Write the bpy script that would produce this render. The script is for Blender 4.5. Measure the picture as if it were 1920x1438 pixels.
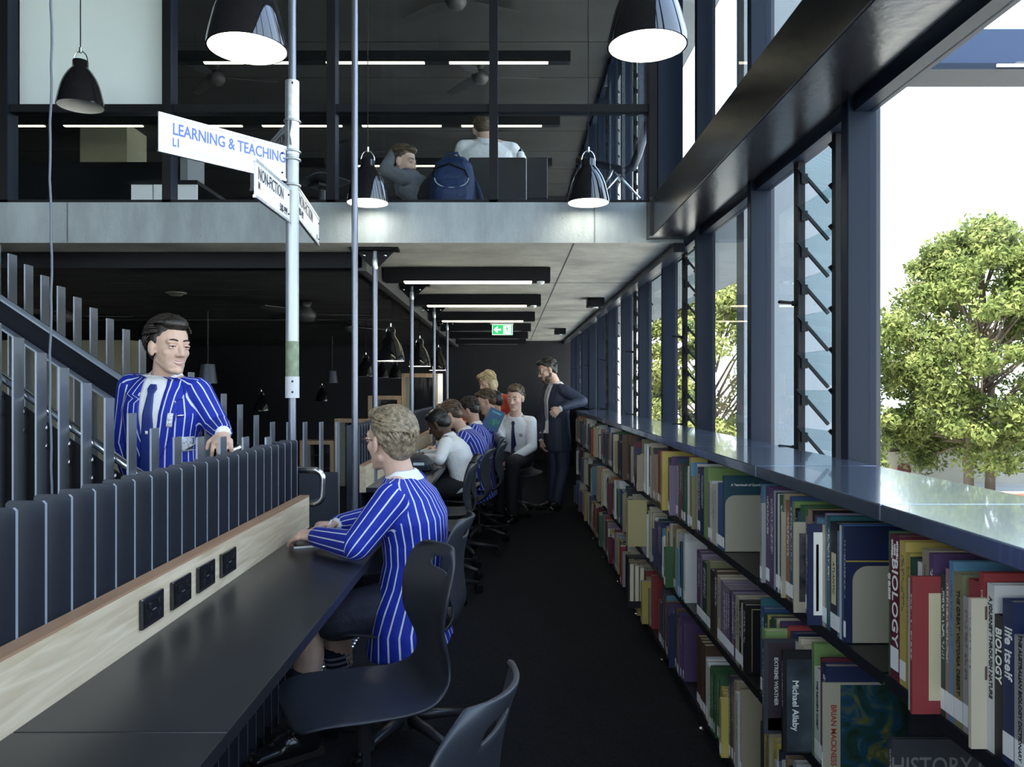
import bpy, bmesh, math, random
import numpy as np
from mathutils import Vector, Matrix
from mathutils.bvhtree import BVHTree

for o in list(bpy.data.objects):
    bpy.data.objects.remove(o, do_unlink=True)
SC = bpy.context.scene
COL = SC.collection
random.seed(7)
PI = math.pi

# ------------------------------------------------------------------ camera
FPX, VX, VY, EYE = 1470.0, 953.0, 730.0, 1.36
cam_data = bpy.data.cameras.new('camera')
cam = bpy.data.objects.new('camera', cam_data)
COL.objects.link(cam)
cam.location = (0, 0, EYE)
cam.rotation_euler = (PI / 2, 0, 0)
cam_data.sensor_width = 36.0
cam_data.lens = FPX / 1920 * 36
cam_data.shift_x = (960 - VX) / 1920
cam_data.shift_y = (VY - 719) / 1920
cam_data.clip_start = 0.02
cam_data.clip_end = 400
SC.camera = cam

# ------------------------------------------------------------------ world, sun, exposure
world = bpy.data.worlds.new('sky')
SC.world = world
world.use_nodes = True
wn, wl = world.node_tree.nodes, world.node_tree.links
wn.clear()
w_out = wn.new('ShaderNodeOutputWorld')
w_bg = wn.new('ShaderNodeBackground')
w_tc = wn.new('ShaderNodeTexCoord')
w_sep = wn.new('ShaderNodeSeparateXYZ')
w_ramp = wn.new('ShaderNodeValToRGB')
w_ramp.color_ramp.elements[0].position = 0.0
w_ramp.color_ramp.elements[0].color = (0.93, 0.97, 1.0, 1)
w_ramp.color_ramp.elements[1].position = 1.0
w_ramp.color_ramp.elements[1].color = (0.36, 0.56, 1.0, 1)
e = w_ramp.color_ramp.elements.new(0.35)
e.color = (0.70, 0.86, 1.0, 1)
wl.new(w_tc.outputs['Generated'], w_sep.inputs[0])
wl.new(w_sep.outputs['Z'], w_ramp.inputs[0])
wl.new(w_ramp.outputs[0], w_bg.inputs[0])
w_bg.inputs[1].default_value = 2.1
wl.new(w_bg.outputs[0], w_out.inputs[0])

sun_data = bpy.data.lights.new('sun', 'SUN')
sun_data.energy = 12.0
sun_data.angle = 0.01
sun_data.color = (1.0, 0.95, 0.84)
sun = bpy.data.objects.new('sun', sun_data)
COL.objects.link(sun)
sun.rotation_euler = Vector((0.40, 0.28, -0.87)).to_track_quat('-Z', 'Y').to_euler()
sun.location = (-20, -10, 30)

SC.view_settings.view_transform = 'Standard'
SC.view_settings.look = 'None'
SC.view_settings.gamma = 1.0
SC.view_settings.use_curve_mapping = False
SC.view_settings.exposure = 1.22
SC.cycles.max_bounces = 7
SC.cycles.diffuse_bounces = 4
SC.cycles.glossy_bounces = 3
SC.cycles.transparent_max_bounces = 24

# ------------------------------------------------------------------ helpers
def W(px, py, Y):
    return Vector(((px - VX) * Y / FPX, Y, EYE - (py - VY) * Y / FPX))

def V(*a):
    return Vector(a)

MATS = {}

def mat(name, col=(0.5, 0.5, 0.5), rough=0.5, metal=0.0, spec=0.5, bump=None, var=None, emit=None, coat=0.0, sss=0.0):
    """plain procedural material: bump=(scale,strength), var=(scale,amount)"""
    if name in MATS:
        return MATS[name]
    m = bpy.data.materials.new(name)
    m.use_nodes = True
    n, l = m.node_tree.nodes, m.node_tree.links
    b = n['Principled BSDF']
    b.inputs['Base Color'].default_value = (*col, 1)
    b.inputs['Roughness'].default_value = rough
    b.inputs['Metallic'].default_value = metal
    b.inputs['Specular IOR Level'].default_value = spec
    b.inputs['Coat Weight'].default_value = coat
    if sss:
        b.inputs['Subsurface Weight'].default_value = sss
        b.inputs['Subsurface Radius'].default_value = (0.02, 0.008, 0.005)
        b.inputs['Subsurface Scale'].default_value = 0.4
    tc = None
    if bump or var:
        tc = n.new('ShaderNodeTexCoord')
    if var:
        nz = n.new('ShaderNodeTexNoise')
        nz.inputs['Scale'].default_value = var[0]
        nz.inputs['Detail'].default_value = 6
        l.new(tc.outputs['Object'], nz.inputs['Vector'])
        mr = n.new('ShaderNodeMapRange')
        mr.inputs[1].default_value = 0.3
        mr.inputs[2].default_value = 0.7
        mr.inputs[3].default_value = 1 - var[1]
        mr.inputs[4].default_value = 1 + var[1]
        l.new(nz.outputs[0], mr.inputs[0])
        mx = n.new('ShaderNodeVectorMath')
        mx.operation = 'SCALE'
        mx.inputs[0].default_value = col
        l.new(mr.outputs[0], mx.inputs['Scale'])
        l.new(mx.outputs[0], b.inputs['Base Color'])
    if bump:
        nz = n.new('ShaderNodeTexNoise')
        nz.inputs['Scale'].default_value = bump[0]
        nz.inputs['Detail'].default_value = 4
        l.new(tc.outputs['Object'], nz.inputs['Vector'])
        bp = n.new('ShaderNodeBump')
        bp.inputs['Strength'].default_value = bump[1]
        bp.inputs['Distance'].default_value = 0.02
        l.new(nz.outputs[0], bp.inputs['Height'])
        l.new(bp.outputs[0], b.inputs['Normal'])
    if emit:
        b.inputs['Emission Color'].default_value = (*emit[0], 1)
        b.inputs['Emission Strength'].default_value = emit[1]
    MATS[name] = m
    return m

def glass_mat(name, tint=(0.95, 0.98, 1.0), refl=1.0, base=0.03):
    m = bpy.data.materials.new(name)
    m.use_nodes = True
    n, l = m.node_tree.nodes, m.node_tree.links
    n.clear()
    out = n.new('ShaderNodeOutputMaterial')
    tr = n.new('ShaderNodeBsdfTransparent')
    tr.inputs[0].default_value = (*tint, 1)
    gl = n.new('ShaderNodeBsdfGlossy')
    gl.inputs['Roughness'].default_value = 0.0
    fr = n.new('ShaderNodeFresnel')
    fr.inputs[0].default_value = 1.45
    mu = n.new('ShaderNodeMath')
    mu.operation = 'MULTIPLY_ADD'
    mu.use_clamp = True
    mu.inputs[1].default_value = refl
    mu.inputs[2].default_value = base
    mx = n.new('ShaderNodeMixShader')
    l.new(fr.outputs[0], mu.inputs[0])
    geo = n.new('ShaderNodeNewGeometry')
    fs = n.new('ShaderNodeMath')
    fs.operation = 'SUBTRACT'
    fs.inputs[0].default_value = 1.0
    l.new(geo.outputs['Backfacing'], fs.inputs[1])
    ml = n.new('ShaderNodeMath')
    ml.operation = 'MULTIPLY'
    l.new(mu.outputs[0], ml.inputs[0])
    l.new(fs.outputs[0], ml.inputs[1])
    l.new(ml.outputs[0], mx.inputs[0])
    l.new(tr.outputs[0], mx.inputs[1])
    l.new(gl.outputs[0], mx.inputs[2])
    l.new(mx.outputs[0], out.inputs[0])
    MATS[name] = m
    return m

class MB:
    def __init__(s):
        s.v, s.f, s.m = [], [], []
    def add(s, vs, fs, mi=0):
        k = len(s.v)
        s.v += [tuple(p) for p in vs]
        s.f += [tuple(i + k for i in f) for f in fs]
        s.m += [mi] * len(fs)
        return s
    def box(s, x0, x1, y0, y1, z0, z1, mi=0):
        vs = [(x0, y0, z0), (x1, y0, z0), (x1, y1, z0), (x0, y1, z0), (x0, y0, z1), (x1, y0, z1), (x1, y1, z1), (x0, y1, z1)]
        return s.add(vs, [(0, 3, 2, 1), (4, 5, 6, 7), (0, 1, 5, 4), (1, 2, 6, 5), (2, 3, 7, 6), (3, 0, 4, 7)], mi)
    def obox(s, c, ax, ay, az, mi=0):
        """oriented box: centre and three half-extent vectors"""
        c, ax, ay, az = Vector(c), Vector(ax), Vector(ay), Vector(az)
        vs = [c + ax * i + ay * j + az * k for k in (-1, 1) for i, j in ((-1, -1), (1, -1), (1, 1), (-1, 1))]
        return s.add(vs, [(0, 3, 2, 1), (4, 5, 6, 7), (0, 1, 5, 4), (1, 2, 6, 5), (2, 3, 7, 6), (3, 0, 4, 7)], mi)
    def prism(s, pts, ext, mi=0):
        """planar polygon pts (3d) extruded by vector ext"""
        n = len(pts)
        a = [Vector(p) for p in pts]
        b = [p + Vector(ext) for p in a]
        fs = [tuple(range(n))[::-1], tuple(range(n, 2 * n))] + [(i, (i + 1) % n, n + (i + 1) % n, n + i) for i in range(n)]
        return s.add(a + b, fs, mi)
    def tube(s, pts, r, n=10, mi=0, closed=False, caps=True):
        pts = [Vector(p) for p in pts]
        N = len(pts)
        rs = r if isinstance(r, (list, tuple)) else [r] * N
        t0 = (pts[1] - pts[0]).normalized()
        ref = t0.cross(V(0, 0, 1))
        if ref.length < 0.05:
            ref = t0.cross(V(1, 0, 0))
        ref.normalize()
        vs = []
        for i, p in enumerate(pts):
            if closed:
                t = pts[(i + 1) % N] - pts[i - 1]
            else:
                t = pts[min(i + 1, N - 1)] - pts[max(i - 1, 0)]
            t.normalize()
            ref = (ref - t * ref.dot(t)).normalized()
            b = t.cross(ref)
            for k in range(n):
                a = 2 * PI * k / n
                vs.append(p + (ref * math.cos(a) + b * math.sin(a)) * rs[i])
        fs = []
        for i in range(N if closed else N - 1):
            j = (i + 1) % N
            for k in range(n):
                q = (k + 1) % n
                fs.append((i * n + k, i * n + q, j * n + q, j * n + k))
        if caps and not closed:
            fs.append(tuple(range(n))[::-1])
            fs.append(tuple((N - 1) * n + k for k in range(n)))
        return s.add(vs, fs, mi)
    def lathe(s, prof, n=32, mi=0, c=(0, 0, 0), mis=None):
        vs, fs, ms = [], [], []
        for r, z in prof:
            for k in range(n):
                a = 2 * PI * k / n
                vs.append((c[0] + r * math.cos(a), c[1] + r * math.sin(a), c[2] + z))
        for i in range(len(prof) - 1):
            for k in range(n):
                q = (k + 1) % n
                fs.append((i * n + k, i * n + q, (i + 1) * n + q, (i + 1) * n + k))
        k0 = len(s.f)
        s.add(vs, fs, mi)
        if mis:
            for i in range(len(prof) - 1):
                for k in range(n):
                    s.m[k0 + i * n + k] = mis[i]
        return s
    def ellipsoid(s, c, r, rot=None, nu=16, nv=10, mi=0):
        c = Vector(c)
        rot = rot or Matrix.Identity(3)
        vs = [c + rot @ V(0, 0, r[2])]
        for j in range(1, nv):
            th = PI * j / nv
            for k in range(nu):
                a = 2 * PI * k / nu
                vs.append(c + rot @ V(r[0] * math.sin(th) * math.cos(a), r[1] * math.sin(th) * math.sin(a), r[2] * math.cos(th)))
        vs.append(c + rot @ V(0, 0, -r[2]))
        fs = [(0, 1 + k, 1 + (k + 1) % nu) for k in range(nu)]
        for j in range(nv - 2):
            for k in range(nu):
                q = (k + 1) % nu
                fs.append((1 + j * nu + k, 1 + (j + 1) * nu + k, 1 + (j + 1) * nu + q, 1 + j * nu + q))
        L = len(vs) - 1
        fs += [(L, 1 + (nv - 2) * nu + (k + 1) % nu, 1 + (nv - 2) * nu + k) for k in range(nu)]
        return s.add(vs, fs, mi)
    def capsule(s, p0, r0, p1, r1, n=14, side=None, sx=1.0, sy=1.0, mi=0):
        """tapered capsule with round ends; optional elliptic section: scaled sx along side, sy across"""
        p0, p1 = Vector(p0), Vector(p1)
        t = (p1 - p0)
        L = t.length
        t = t.normalized() if L > 1e-6 else V(0, 0, 1)
        a = Vector(side) if side is not None else (t.cross(V(0, 0, 1)) if abs(t.z) < 0.95 else t.cross(V(1, 0, 0)))
        a = (a - t * a.dot(t)).normalized()
        b = t.cross(a)
        rings = []
        h = 4
        m_ = min(sx, sy)
        for i in range(h):
            th = PI / 2 * (1 - i / h)
            rings.append((p0 - t * r0 * m_ * math.sin(th), r0 * math.cos(th)))
        for i in range(5):
            k = i / 4
            rings.append((p0.lerp(p1, k), r0 + (r1 - r0) * k))
        for i in range(1, h + 1):
            th = PI / 2 * i / h
            rings.append((p1 + t * r1 * m_ * math.sin(th), r1 * math.cos(th)))
        vs = []
        for c, r in rings[1:-1]:
            for k in range(n):
                an = 2 * PI * k / n
                vs.append(c + a * (r * sx * math.cos(an)) + b * (r * sy * math.sin(an)))
        M = len(rings) - 2
        fs = []
        for i in range(M - 1):
            for k in range(n):
                q = (k + 1) % n
                fs.append((i * n + k, i * n + q, (i + 1) * n + q, (i + 1) * n + k))
        vs += [rings[0][0], rings[-1][0]]
        for k in range(n):
            q = (k + 1) % n
            fs.append((len(vs) - 2, q, k))
            fs.append((len(vs) - 1, (M - 1) * n + k, (M - 1) * n + q))
        return s.add(vs, fs, mi)
    def loft(s, rings, n=24, mi=0):
        """rings: (centre, axis a half-vector, axis b half-vector); closed with caps"""
        vs, fs = [], []
        for c, a, b in rings:
            c, a, b = Vector(c), Vector(a), Vector(b)
            for k in range(n):
                an = 2 * PI * k / n
                ca, sa = math.cos(an), math.sin(an)
                e_ = 0.82
                ca = math.copysign(abs(ca) ** e_, ca)
                sa = math.copysign(abs(sa) ** e_, sa)
                vs.append(c + a * ca + b * sa)
        for i in range(len(rings) - 1):
            for k in range(n):
                q = (k + 1) % n
                fs.append((i * n + k, i * n + q, (i + 1) * n + q, (i + 1) * n + k))
        fs.append(tuple(range(n))[::-1])
        fs.append(tuple((len(rings) - 1) * n + k for k in range(n)))
        return s.add(vs, fs, mi)
    def mesh(s, name, mats, smooth=False):
        me = bpy.data.meshes.new(name)
        me.from_pydata(s.v, [], s.f)
        for m in (mats if isinstance(mats, (list, tuple)) else [mats]):
            me.materials.append(m)
        me.polygons.foreach_set('material_index', s.m)
        if smooth:
            me.polygons.foreach_set('use_smooth', [True] * len(me.polygons))
        bm = bmesh.new()
        bm.from_mesh(me)
        bmesh.ops.recalc_face_normals(bm, faces=bm.faces)
        bm.to_mesh(me)
        bm.free()
        me.update()
        return me
    def build(s, name, mats, parent=None, smooth=False, bevel=0.0, autosmooth=False):
        me = s.mesh(name, mats, smooth)
        if autosmooth:
            me.polygons.foreach_set('use_smooth', [True] * len(me.polygons))
            me.set_sharp_from_angle(angle=math.radians(38))
        o = bpy.data.objects.new(name, me)
        COL.objects.link(o)
        if parent is not None:
            attach(o, parent)
        if bevel:
            md = o.modifiers.new('bevel', 'BEVEL')
            md.width = bevel
            md.segments = 2
            md.limit_method = 'ANGLE'
        return o

def attach(o, parent):
    """parent keeping the child's world-space mesh coordinates"""
    o.parent = parent
    o.matrix_parent_inverse = world_of(parent).inverted()

def world_of(o):
    m = Matrix.LocRotScale(o.location, o.rotation_euler, o.scale)
    if o.parent:
        m = world_of(o.parent) @ o.matrix_parent_inverse @ m
    return m

def tag(o, label=None, cat=None, group=None, kind=None):
    if label: o['label'] = label
    if cat: o['category'] = cat
    if group: o['group'] = group
    if kind: o['kind'] = kind
    return o

def thing(name, loc, label, cat, group=None, rz=0.0):
    o = bpy.data.objects.new(name, None)
    o.empty_display_size = 0.05
    COL.objects.link(o)
    o.location = loc
    o.rotation_euler = (0, 0, rz)
    return tag(o, label, cat, group)

def struct_root(name, loc=(0, 0, 0)):
    o = bpy.data.objects.new(name, None)
    o.empty_display_size = 0.05
    COL.objects.link(o)
    o.location = loc
    o['kind'] = 'structure'
    return o

def inst(name, me, parent=None, loc=(0, 0, 0), rot=(0, 0, 0), scale=(1, 1, 1)):
    o = bpy.data.objects.new(name, me)
    COL.objects.link(o)
    o.location, o.rotation_euler, o.scale = loc, rot, scale
    if parent is not None:
        o.parent = parent
    return o

def copy_tree(o, parent=None):
    c = o.copy()
    COL.objects.link(c)
    if parent is not None:
        c.parent = parent
    for ch in list(o.children):
        copy_tree(ch, c)
    return c

def text_mesh(body, size, depth=0.0008, xs=1.0, bold=0.0, align='CENTER'):
    cu = bpy.data.curves.new('lettering', 'FONT')
    cu.body = body
    cu.size = size
    cu.extrude = depth
    cu.offset = bold
    cu.align_x = align
    cu.align_y = 'CENTER'
    cu.resolution_u = 3
    t = bpy.data.objects.new('lettering_tmp', cu)
    COL.objects.link(t)
    dg = bpy.context.evaluated_depsgraph_get()
    me = bpy.data.meshes.new_from_object(t.evaluated_get(dg))
    bpy.data.objects.remove(t, do_unlink=True)
    for v in me.vertices:
        v.co.x *= xs
    return me

def put_text(name, body, size, origin, right, up, m, parent, xs=1.0, depth=0.0008, bold=0.0, align='CENTER'):
    me = text_mesh(body, size, depth, xs, bold, align)
    right, up = Vector(right).normalized(), Vector(up).normalized()
    nrm = right.cross(up)
    M = Matrix((right, up, nrm)).transposed().to_4x4()
    M.translation = Vector(origin)
    me.transform(M)
    me.materials.clear()
    me.materials.append(m)
    o = bpy.data.objects.new(name, me)
    COL.objects.link(o)
    attach(o, parent)
    return o

# ------------------------------------------------------------------ materials
M_STEEL = mat('charcoal_steel', (0.014, 0.019, 0.032), 0.36, 0.0, 0.4, var=(3, 0.15))
M_FRAME = mat('window_frame_paint', (0.006, 0.012, 0.026), 0.42, 0.0, 0.16)
M_BEAM = mat('beam_paint', (0.007, 0.007, 0.009), 0.24, 0.0, 0.5, bump=(30, 0.05), var=(6, 0.2))
M_SLAT = mat('slat_paint', (0.17, 0.19, 0.22), 0.36, 0.3, 0.5)
M_EDGE = mat('cut_steel_edge', (0.27, 0.31, 0.38), 0.4, 0.2)
M_FIN = mat('fin_paint', (0.032, 0.039, 0.058), 0.34, 0.2, 0.6, var=(8, 0.1))
M_BLACK = mat('black_paint', (0.006, 0.007, 0.010), 0.5, 0.0, 0.18)
M_DARKCEIL = mat('dark_ceiling', (0.070, 0.070, 0.070), 0.7, 0.0, 0.2, var=(2, 0.25))
M_UPCEIL = mat('upper_ceiling', (0.040, 0.042, 0.040), 0.75, var=(2, 0.2))
M_DARKWALL = mat('dark_wall', (0.006, 0.007, 0.011), 0.6, var=(1.5, 0.2))
M_CHROME = mat('chrome', (0.62, 0.64, 0.68), 0.22, 1.0)
M_GALV = mat('galvanised', (0.62, 0.66, 0.70), 0.38, 0.9, var=(40, 0.18))
M_POLE = mat('pole_paint', (0.20, 0.22, 0.27), 0.3, 0.7)
M_WHITE = mat('white_paint', (0.86, 0.88, 0.90), 0.45)
M_PLASTIC = mat('chair_plastic', (0.030, 0.034, 0.044), 0.42, bump=(400, 0.04))
M_CHAIRLEG = mat('chair_leg', (0.035, 0.037, 0.043), 0.35, 0.3)
M_GLOSSBLK = mat('gloss_black', (0.008, 0.008, 0.010), 0.06, 0.0, 0.6, coat=0.6)
M_LAMPIN = mat('lamp_inside', (0.85, 0.84, 0.80), 0.5)
M_GLOW = mat('lamp_diffuser', (1, 1, 1), 0.5, emit=((1.0, 0.93, 0.76), 8.0))
M_TUBE = mat('tube_glow', (1, 1, 1), 0.5, emit=((1.0, 0.90, 0.62), 2.2))
M_DESK = mat('desk_laminate', (0.016, 0.017, 0.020), 0.30, 0.0, 0.5, var=(5, 0.12))
M_GLASS = glass_mat('window_glass', (0.97, 0.985, 0.99), 0.8, 0.0)
M_GLASS_CASE = glass_mat('case_glass', (0.94, 0.96, 0.97), 0.25, 0.0)
M_GLASS_IN = glass_mat('inner_glass', (0.94, 0.96, 0.97), 0.9, 0.0)
M_LOUVRE = glass_mat('louvre_glass', (0.86, 0.94, 0.95), 1.0, 0.03)
M_SHELF = mat('shelf_metal', (0.010, 0.011, 0.015), 0.4, 0.1)
M_TOP = mat('shelf_top_laminate', (0.20, 0.25, 0.34), 0.17, 0.7, 0.8, coat=0.5)
M_BEIGE = mat('bookend_beige', (0.36, 0.34, 0.27), 0.5, 0.2)

def concrete(name, col, scale=1.5, dark=0.6, streak=False):
    m = bpy.data.materials.new(name)
    m.use_nodes = True
    n, l = m.node_tree.nodes, m.node_tree.links
    b = n['Principled BSDF']
    b.inputs['Roughness'].default_value = 0.75
    tc = n.new('ShaderNodeTexCoord')
    mp = n.new('ShaderNodeMapping')
    mp.inputs['Scale'].default_value = (1, 1, 0.25) if streak else (1, 1, 1)
    l.new(tc.outputs['Object'], mp.inputs[0])
    n1 = n.new('ShaderNodeTexNoise')
    n1.inputs['Scale'].default_value = scale
    n1.inputs['Detail'].default_value = 8
    n1.inputs['Roughness'].default_value = 0.65
    l.new(mp.outputs[0], n1.inputs['Vector'])
    r = n.new('ShaderNodeValToRGB')
    r.color_ramp.elements[0].position = 0.3
    r.color_ramp.elements[0].color = (*[c * dark for c in col], 1)
    r.color_ramp.elements[1].position = 0.72
    r.color_ramp.elements[1].color = (*[min(1, c * 1.25) for c in col], 1)
    l.new(n1.outputs[0], r.inputs[0])
    vo = n.new('ShaderNodeTexVoronoi')
    vo.inputs['Scale'].default_value = 14
    l.new(tc.outputs['Object'], vo.inputs['Vector'])
    pit = n.new('ShaderNodeMapRange')
    pit.inputs[1].default_value = 0.02
    pit.inputs[2].default_value = 0.07
    pit.inputs[3].default_value = 0.55
    pit.inputs[4].default_value = 1.0
    l.new(vo.outputs['Distance'], pit.inputs[0])
    sc = n.new('ShaderNodeVectorMath')
    sc.operation = 'SCALE'
    l.new(r.outputs[0], sc.inputs[0])
    l.new(pit.outputs[0], sc.inputs['Scale'])
    l.new(sc.outputs[0], b.inputs['Base Color'])
    n2 = n.new('ShaderNodeTexNoise')
    n2.inputs['Scale'].default_value = 60
    n2.inputs['Detail'].default_value = 5
    l.new(tc.outputs['Object'], n2.inputs['Vector'])
    bp = n.new('ShaderNodeBump')
    bp.inputs['Strength'].default_value = 0.15
    bp.inputs['Distance'].default_value = 0.01
    l.new(n2.outputs[0], bp.inputs['Height'])
    l.new(bp.outputs[0], b.inputs['Normal'])
    MATS[name] = m
    return m

M_CONC = concrete('slab_edge_concrete', (0.30, 0.345, 0.37), 4.0, 0.66, True)
M_SOFFIT = concrete('soffit_concrete', (0.68, 0.66, 0.58), 1.6, 0.55)
M_CONC_OUT = concrete('column_concrete', (0.21, 0.24, 0.265), 1.2, 0.8, True)

def wood(name, c1, c2, axis='Y', scale=6.0):
    m = bpy.data.materials.new(name)
    m.use_nodes = True
    n, l = m.node_tree.nodes, m.node_tree.links
    b = n['Principled BSDF']
    b.inputs['Roughness'].default_value = 0.45
    tc = n.new('ShaderNodeTexCoord')
    mp = n.new('ShaderNodeMapping')
    s = {'X': (0.08, 1, 1), 'Y': (1, 0.08, 1), 'Z': (1, 1, 0.08)}[axis]
    mp.inputs['Scale'].default_value = tuple(q * scale for q in s)
    l.new(tc.outputs['Object'], mp.inputs[0])
    n1 = n.new('ShaderNodeTexNoise')
    n1.inputs['Scale'].default_value = 3.0
    n1.inputs['Detail'].default_value = 8
    n1.inputs['Distortion'].default_value = 0.8
    l.new(mp.outputs[0], n1.inputs['Vector'])
    r = n.new('ShaderNodeValToRGB')
    r.color_ramp.elements[0].position = 0.3
    r.color_ramp.elements[0].color = (*c1, 1)
    r.color_ramp.elements[1].position = 0.7
    r.color_ramp.elements[1].color = (*c2, 1)
    l.new(n1.outputs[0], r.inputs[0])
    l.new(r.outputs[0], b.inputs['Base Color'])
    MATS[name] = m
    return m

M_WOOD = wood('pale_timber', (0.50, 0.39, 0.26), (0.70, 0.60, 0.45), 'Y', 14.0)
M_WOODTOP = wood('timber_edge', (0.30, 0.17, 0.10), (0.42, 0.26, 0.16))
M_WOODZ = wood('frame_timber', (0.36, 0.23, 0.13), (0.52, 0.36, 0.22), 'Z')

def carpet_mat():
    m = bpy.data.materials.new('ribbed_carpet')
    m.use_nodes = True
    n, l = m.node_tree.nodes, m.node_tree.links
    b = n['Principled BSDF']
    b.inputs['Roughness'].default_value = 0.9
    b.inputs['Specular IOR Level'].default_value = 0.2
    tc = n.new('ShaderNodeTexCoord')
    wv = n.new('ShaderNodeTexWave')
    wv.bands_direction = 'Y'
    wv.inputs['Scale'].default_value = 26
    wv.inputs['Distortion'].default_value = 6
    wv.inputs['Detail'].default_value = 3
    wv.inputs['Detail Scale'].default_value = 4
    l.new(tc.outputs['Object'], wv.inputs['Vector'])
    r = n.new('ShaderNodeValToRGB')
    r.color_ramp.elements[0].color = (0.004, 0.005, 0.007, 1)
    r.color_ramp.elements[1].color = (0.018, 0.020, 0.026, 1)
    l.new(wv.outputs[0], r.inputs[0])
    l.new(r.outputs[0], b.inputs['Base Color'])
    bp = n.new('ShaderNodeBump')
    bp.inputs['Strength'].default_value = 0.6
    bp.inputs['Distance'].default_value = 0.006
    l.new(wv.outputs[0], bp.inputs['Height'])
    l.new(bp.outputs[0], b.inputs['Normal'])
    return m
M_CARPET = carpet_mat()

# ------------------------------------------------------------------ the shell
YB, YF, XL, XR = -3.2, 15.2, -9.0, 1.13
ZS0, ZS1, ZC = 2.30, 2.56, 5.10

fl = MB().box(XL, 1.26, YB, YF, -0.10, 0.0).build('floor', M_CARPET)
tag(fl, kind='structure')

def S(name, mb, m, **kw):
    return tag(mb.build(name, m, **kw), kind='structure')

S('wall_left', MB().box(XL - 0.2, XL, YB, YF, -0.1, ZC + 0.2), mat('left_wall_paint', (0.05, 0.05, 0.05), 0.7, var=(1, 0.1)))
S('wall_back', MB().box(XL, 1.26, YF, YF + 0.2, -0.1, ZC + 0.2), M_DARKWALL)
S('wall_behind', MB().box(XL, 1.26, YB - 0.2, YB, -0.1, 0.9), mat('rear_wall_paint', (0.04, 0.04, 0.045), 0.7, var=(1, 0.05)))
rw = struct_root('window_21', (-4, YB, 0.9))          # unseen glazed end wall, added behind the camera to light the double-height room
for i in range(9):
    x = XL + 1.28 * i
    MB().box(x - 0.03, x + 0.03, YB - 0.15, YB - 0.05, 0.9, 4.42).build('mullion', M_FRAME, rw)
    if i < 8:
        MB().box(x + 0.03, x + 1.25, YB - 0.104, YB - 0.096, 0.9, 4.42).build('glass_pane', M_GLASS, rw)
MB().box(XL, 1.26, YB - 0.15, YB - 0.05, 2.9, 2.98).build('transom', M_FRAME, rw)
MB().box(XL, 1.26, YB - 0.2, YB, 4.42, ZC + 0.2).build('reflection_mask', MATS['rear_wall_paint'], rw)  # unseen dark panel, added to keep sky reflections off the upper glazing
S('wall_right', MB().box(1.135, 1.26, YB, YF, 0.0, 1.06), M_STEEL)
S('roof', MB().box(XL - 0.2, 1.30, YB - 0.2, YF + 0.2, ZC + 0.22, ZC + 0.45), M_BLACK)

# upper ceiling boards run across the room; the seams between them show
cr = struct_root('ceiling', (0, 0, ZC))
yy = YB
k = 0
while yy < YF - 0.01:
    y1 = min(yy + 0.97, YF)
    MB().box(XL, 1.25, yy + 0.008, y1 - 0.008, ZC, ZC + 0.2).build('ceiling_board', M_UPCEIL, cr)
    yy = y1

# concrete slab of the upper floor with its bright edge and mottled soffit
slab = MB()
slab.box(XL, 1.125, 5.03, YF, ZS0, ZS1)
so = slab.build('upper_floor_slab', [M_CONC, M_SOFFIT], None)
for p in so.data.polygons:
    if p.normal.z < -0.5:
        p.material_index = 1
tag(so, kind='structure')
# shadow-gap seams in the slab edge and soffit
for i, x in enumerate((-2.83, 0.55)):
    MB().box(x, x + 0.006, 5.024, 5.032, ZS0 + 0.004, ZS1 - 0.004).build('edge_joint', mat('joint_dark', (0.12, 0.14, 0.15), 0.8), so)
for y in (6.9, 9.3, 11.7):
    MB().box(-0.95, 1.08, y, y + 0.007, ZS0 - 0.002, ZS0 + 0.003).build('soffit_joint', MATS['joint_dark'], so)
MB().box(0.42, 0.427, 5.05, YF, ZS0 - 0.002, ZS0 + 0.003).build('soffit_joint', MATS['joint_dark'], so)

# dark steel edge beam and the dark plank ceiling beyond it
S('edge_beam', MB().box(XL, -1.0, 5.36, 5.50, 2.19, ZS0), M_BLACK)
S('corridor_edge_beam', MB().box(-1.03, -0.97, 5.36, YF, 2.17, ZS0), mat('edge_steel', (0.075, 0.078, 0.078), 0.6))
pc = struct_root('plank_ceiling', (0, 0, 2.22))
yy = 5.5
while yy < YF - 0.01:
    y1 = min(yy + 0.41, YF)
    MB().box(XL, -1.03, yy + 0.006, y1 - 0.006, 2.205 + (0.012 if int(yy * 10) % 2 else 0), 2.26).build('plank', M_DARKCEIL, pc)
    yy = y1

# beige wall lit behind the stair
S('wall_stairwell', MB().box(-6.6, -4.52, 9.4, 9.6, 0, 1.95), mat('beige_wall', (0.30, 0.28, 0.20), 0.7, var=(1.2, 0.15)))

# ------------------------------------------------------------------ right-hand steel beam
bm_root = thing('steel_beam', (1.0, 1.0, 2.32), 'long glossy black steel beam running above the lower windows', 'beam')
MB().box(0.90, 1.13, YB, 5.026, 2.32, 2.557).build('beam_body', M_BEAM, bm_root, bevel=0.006)
MB().box(0.885, 0.90, 4.90, 5.026, 2.318, 2.56).build('end_plate', M_BEAM, bm_root)

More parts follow.
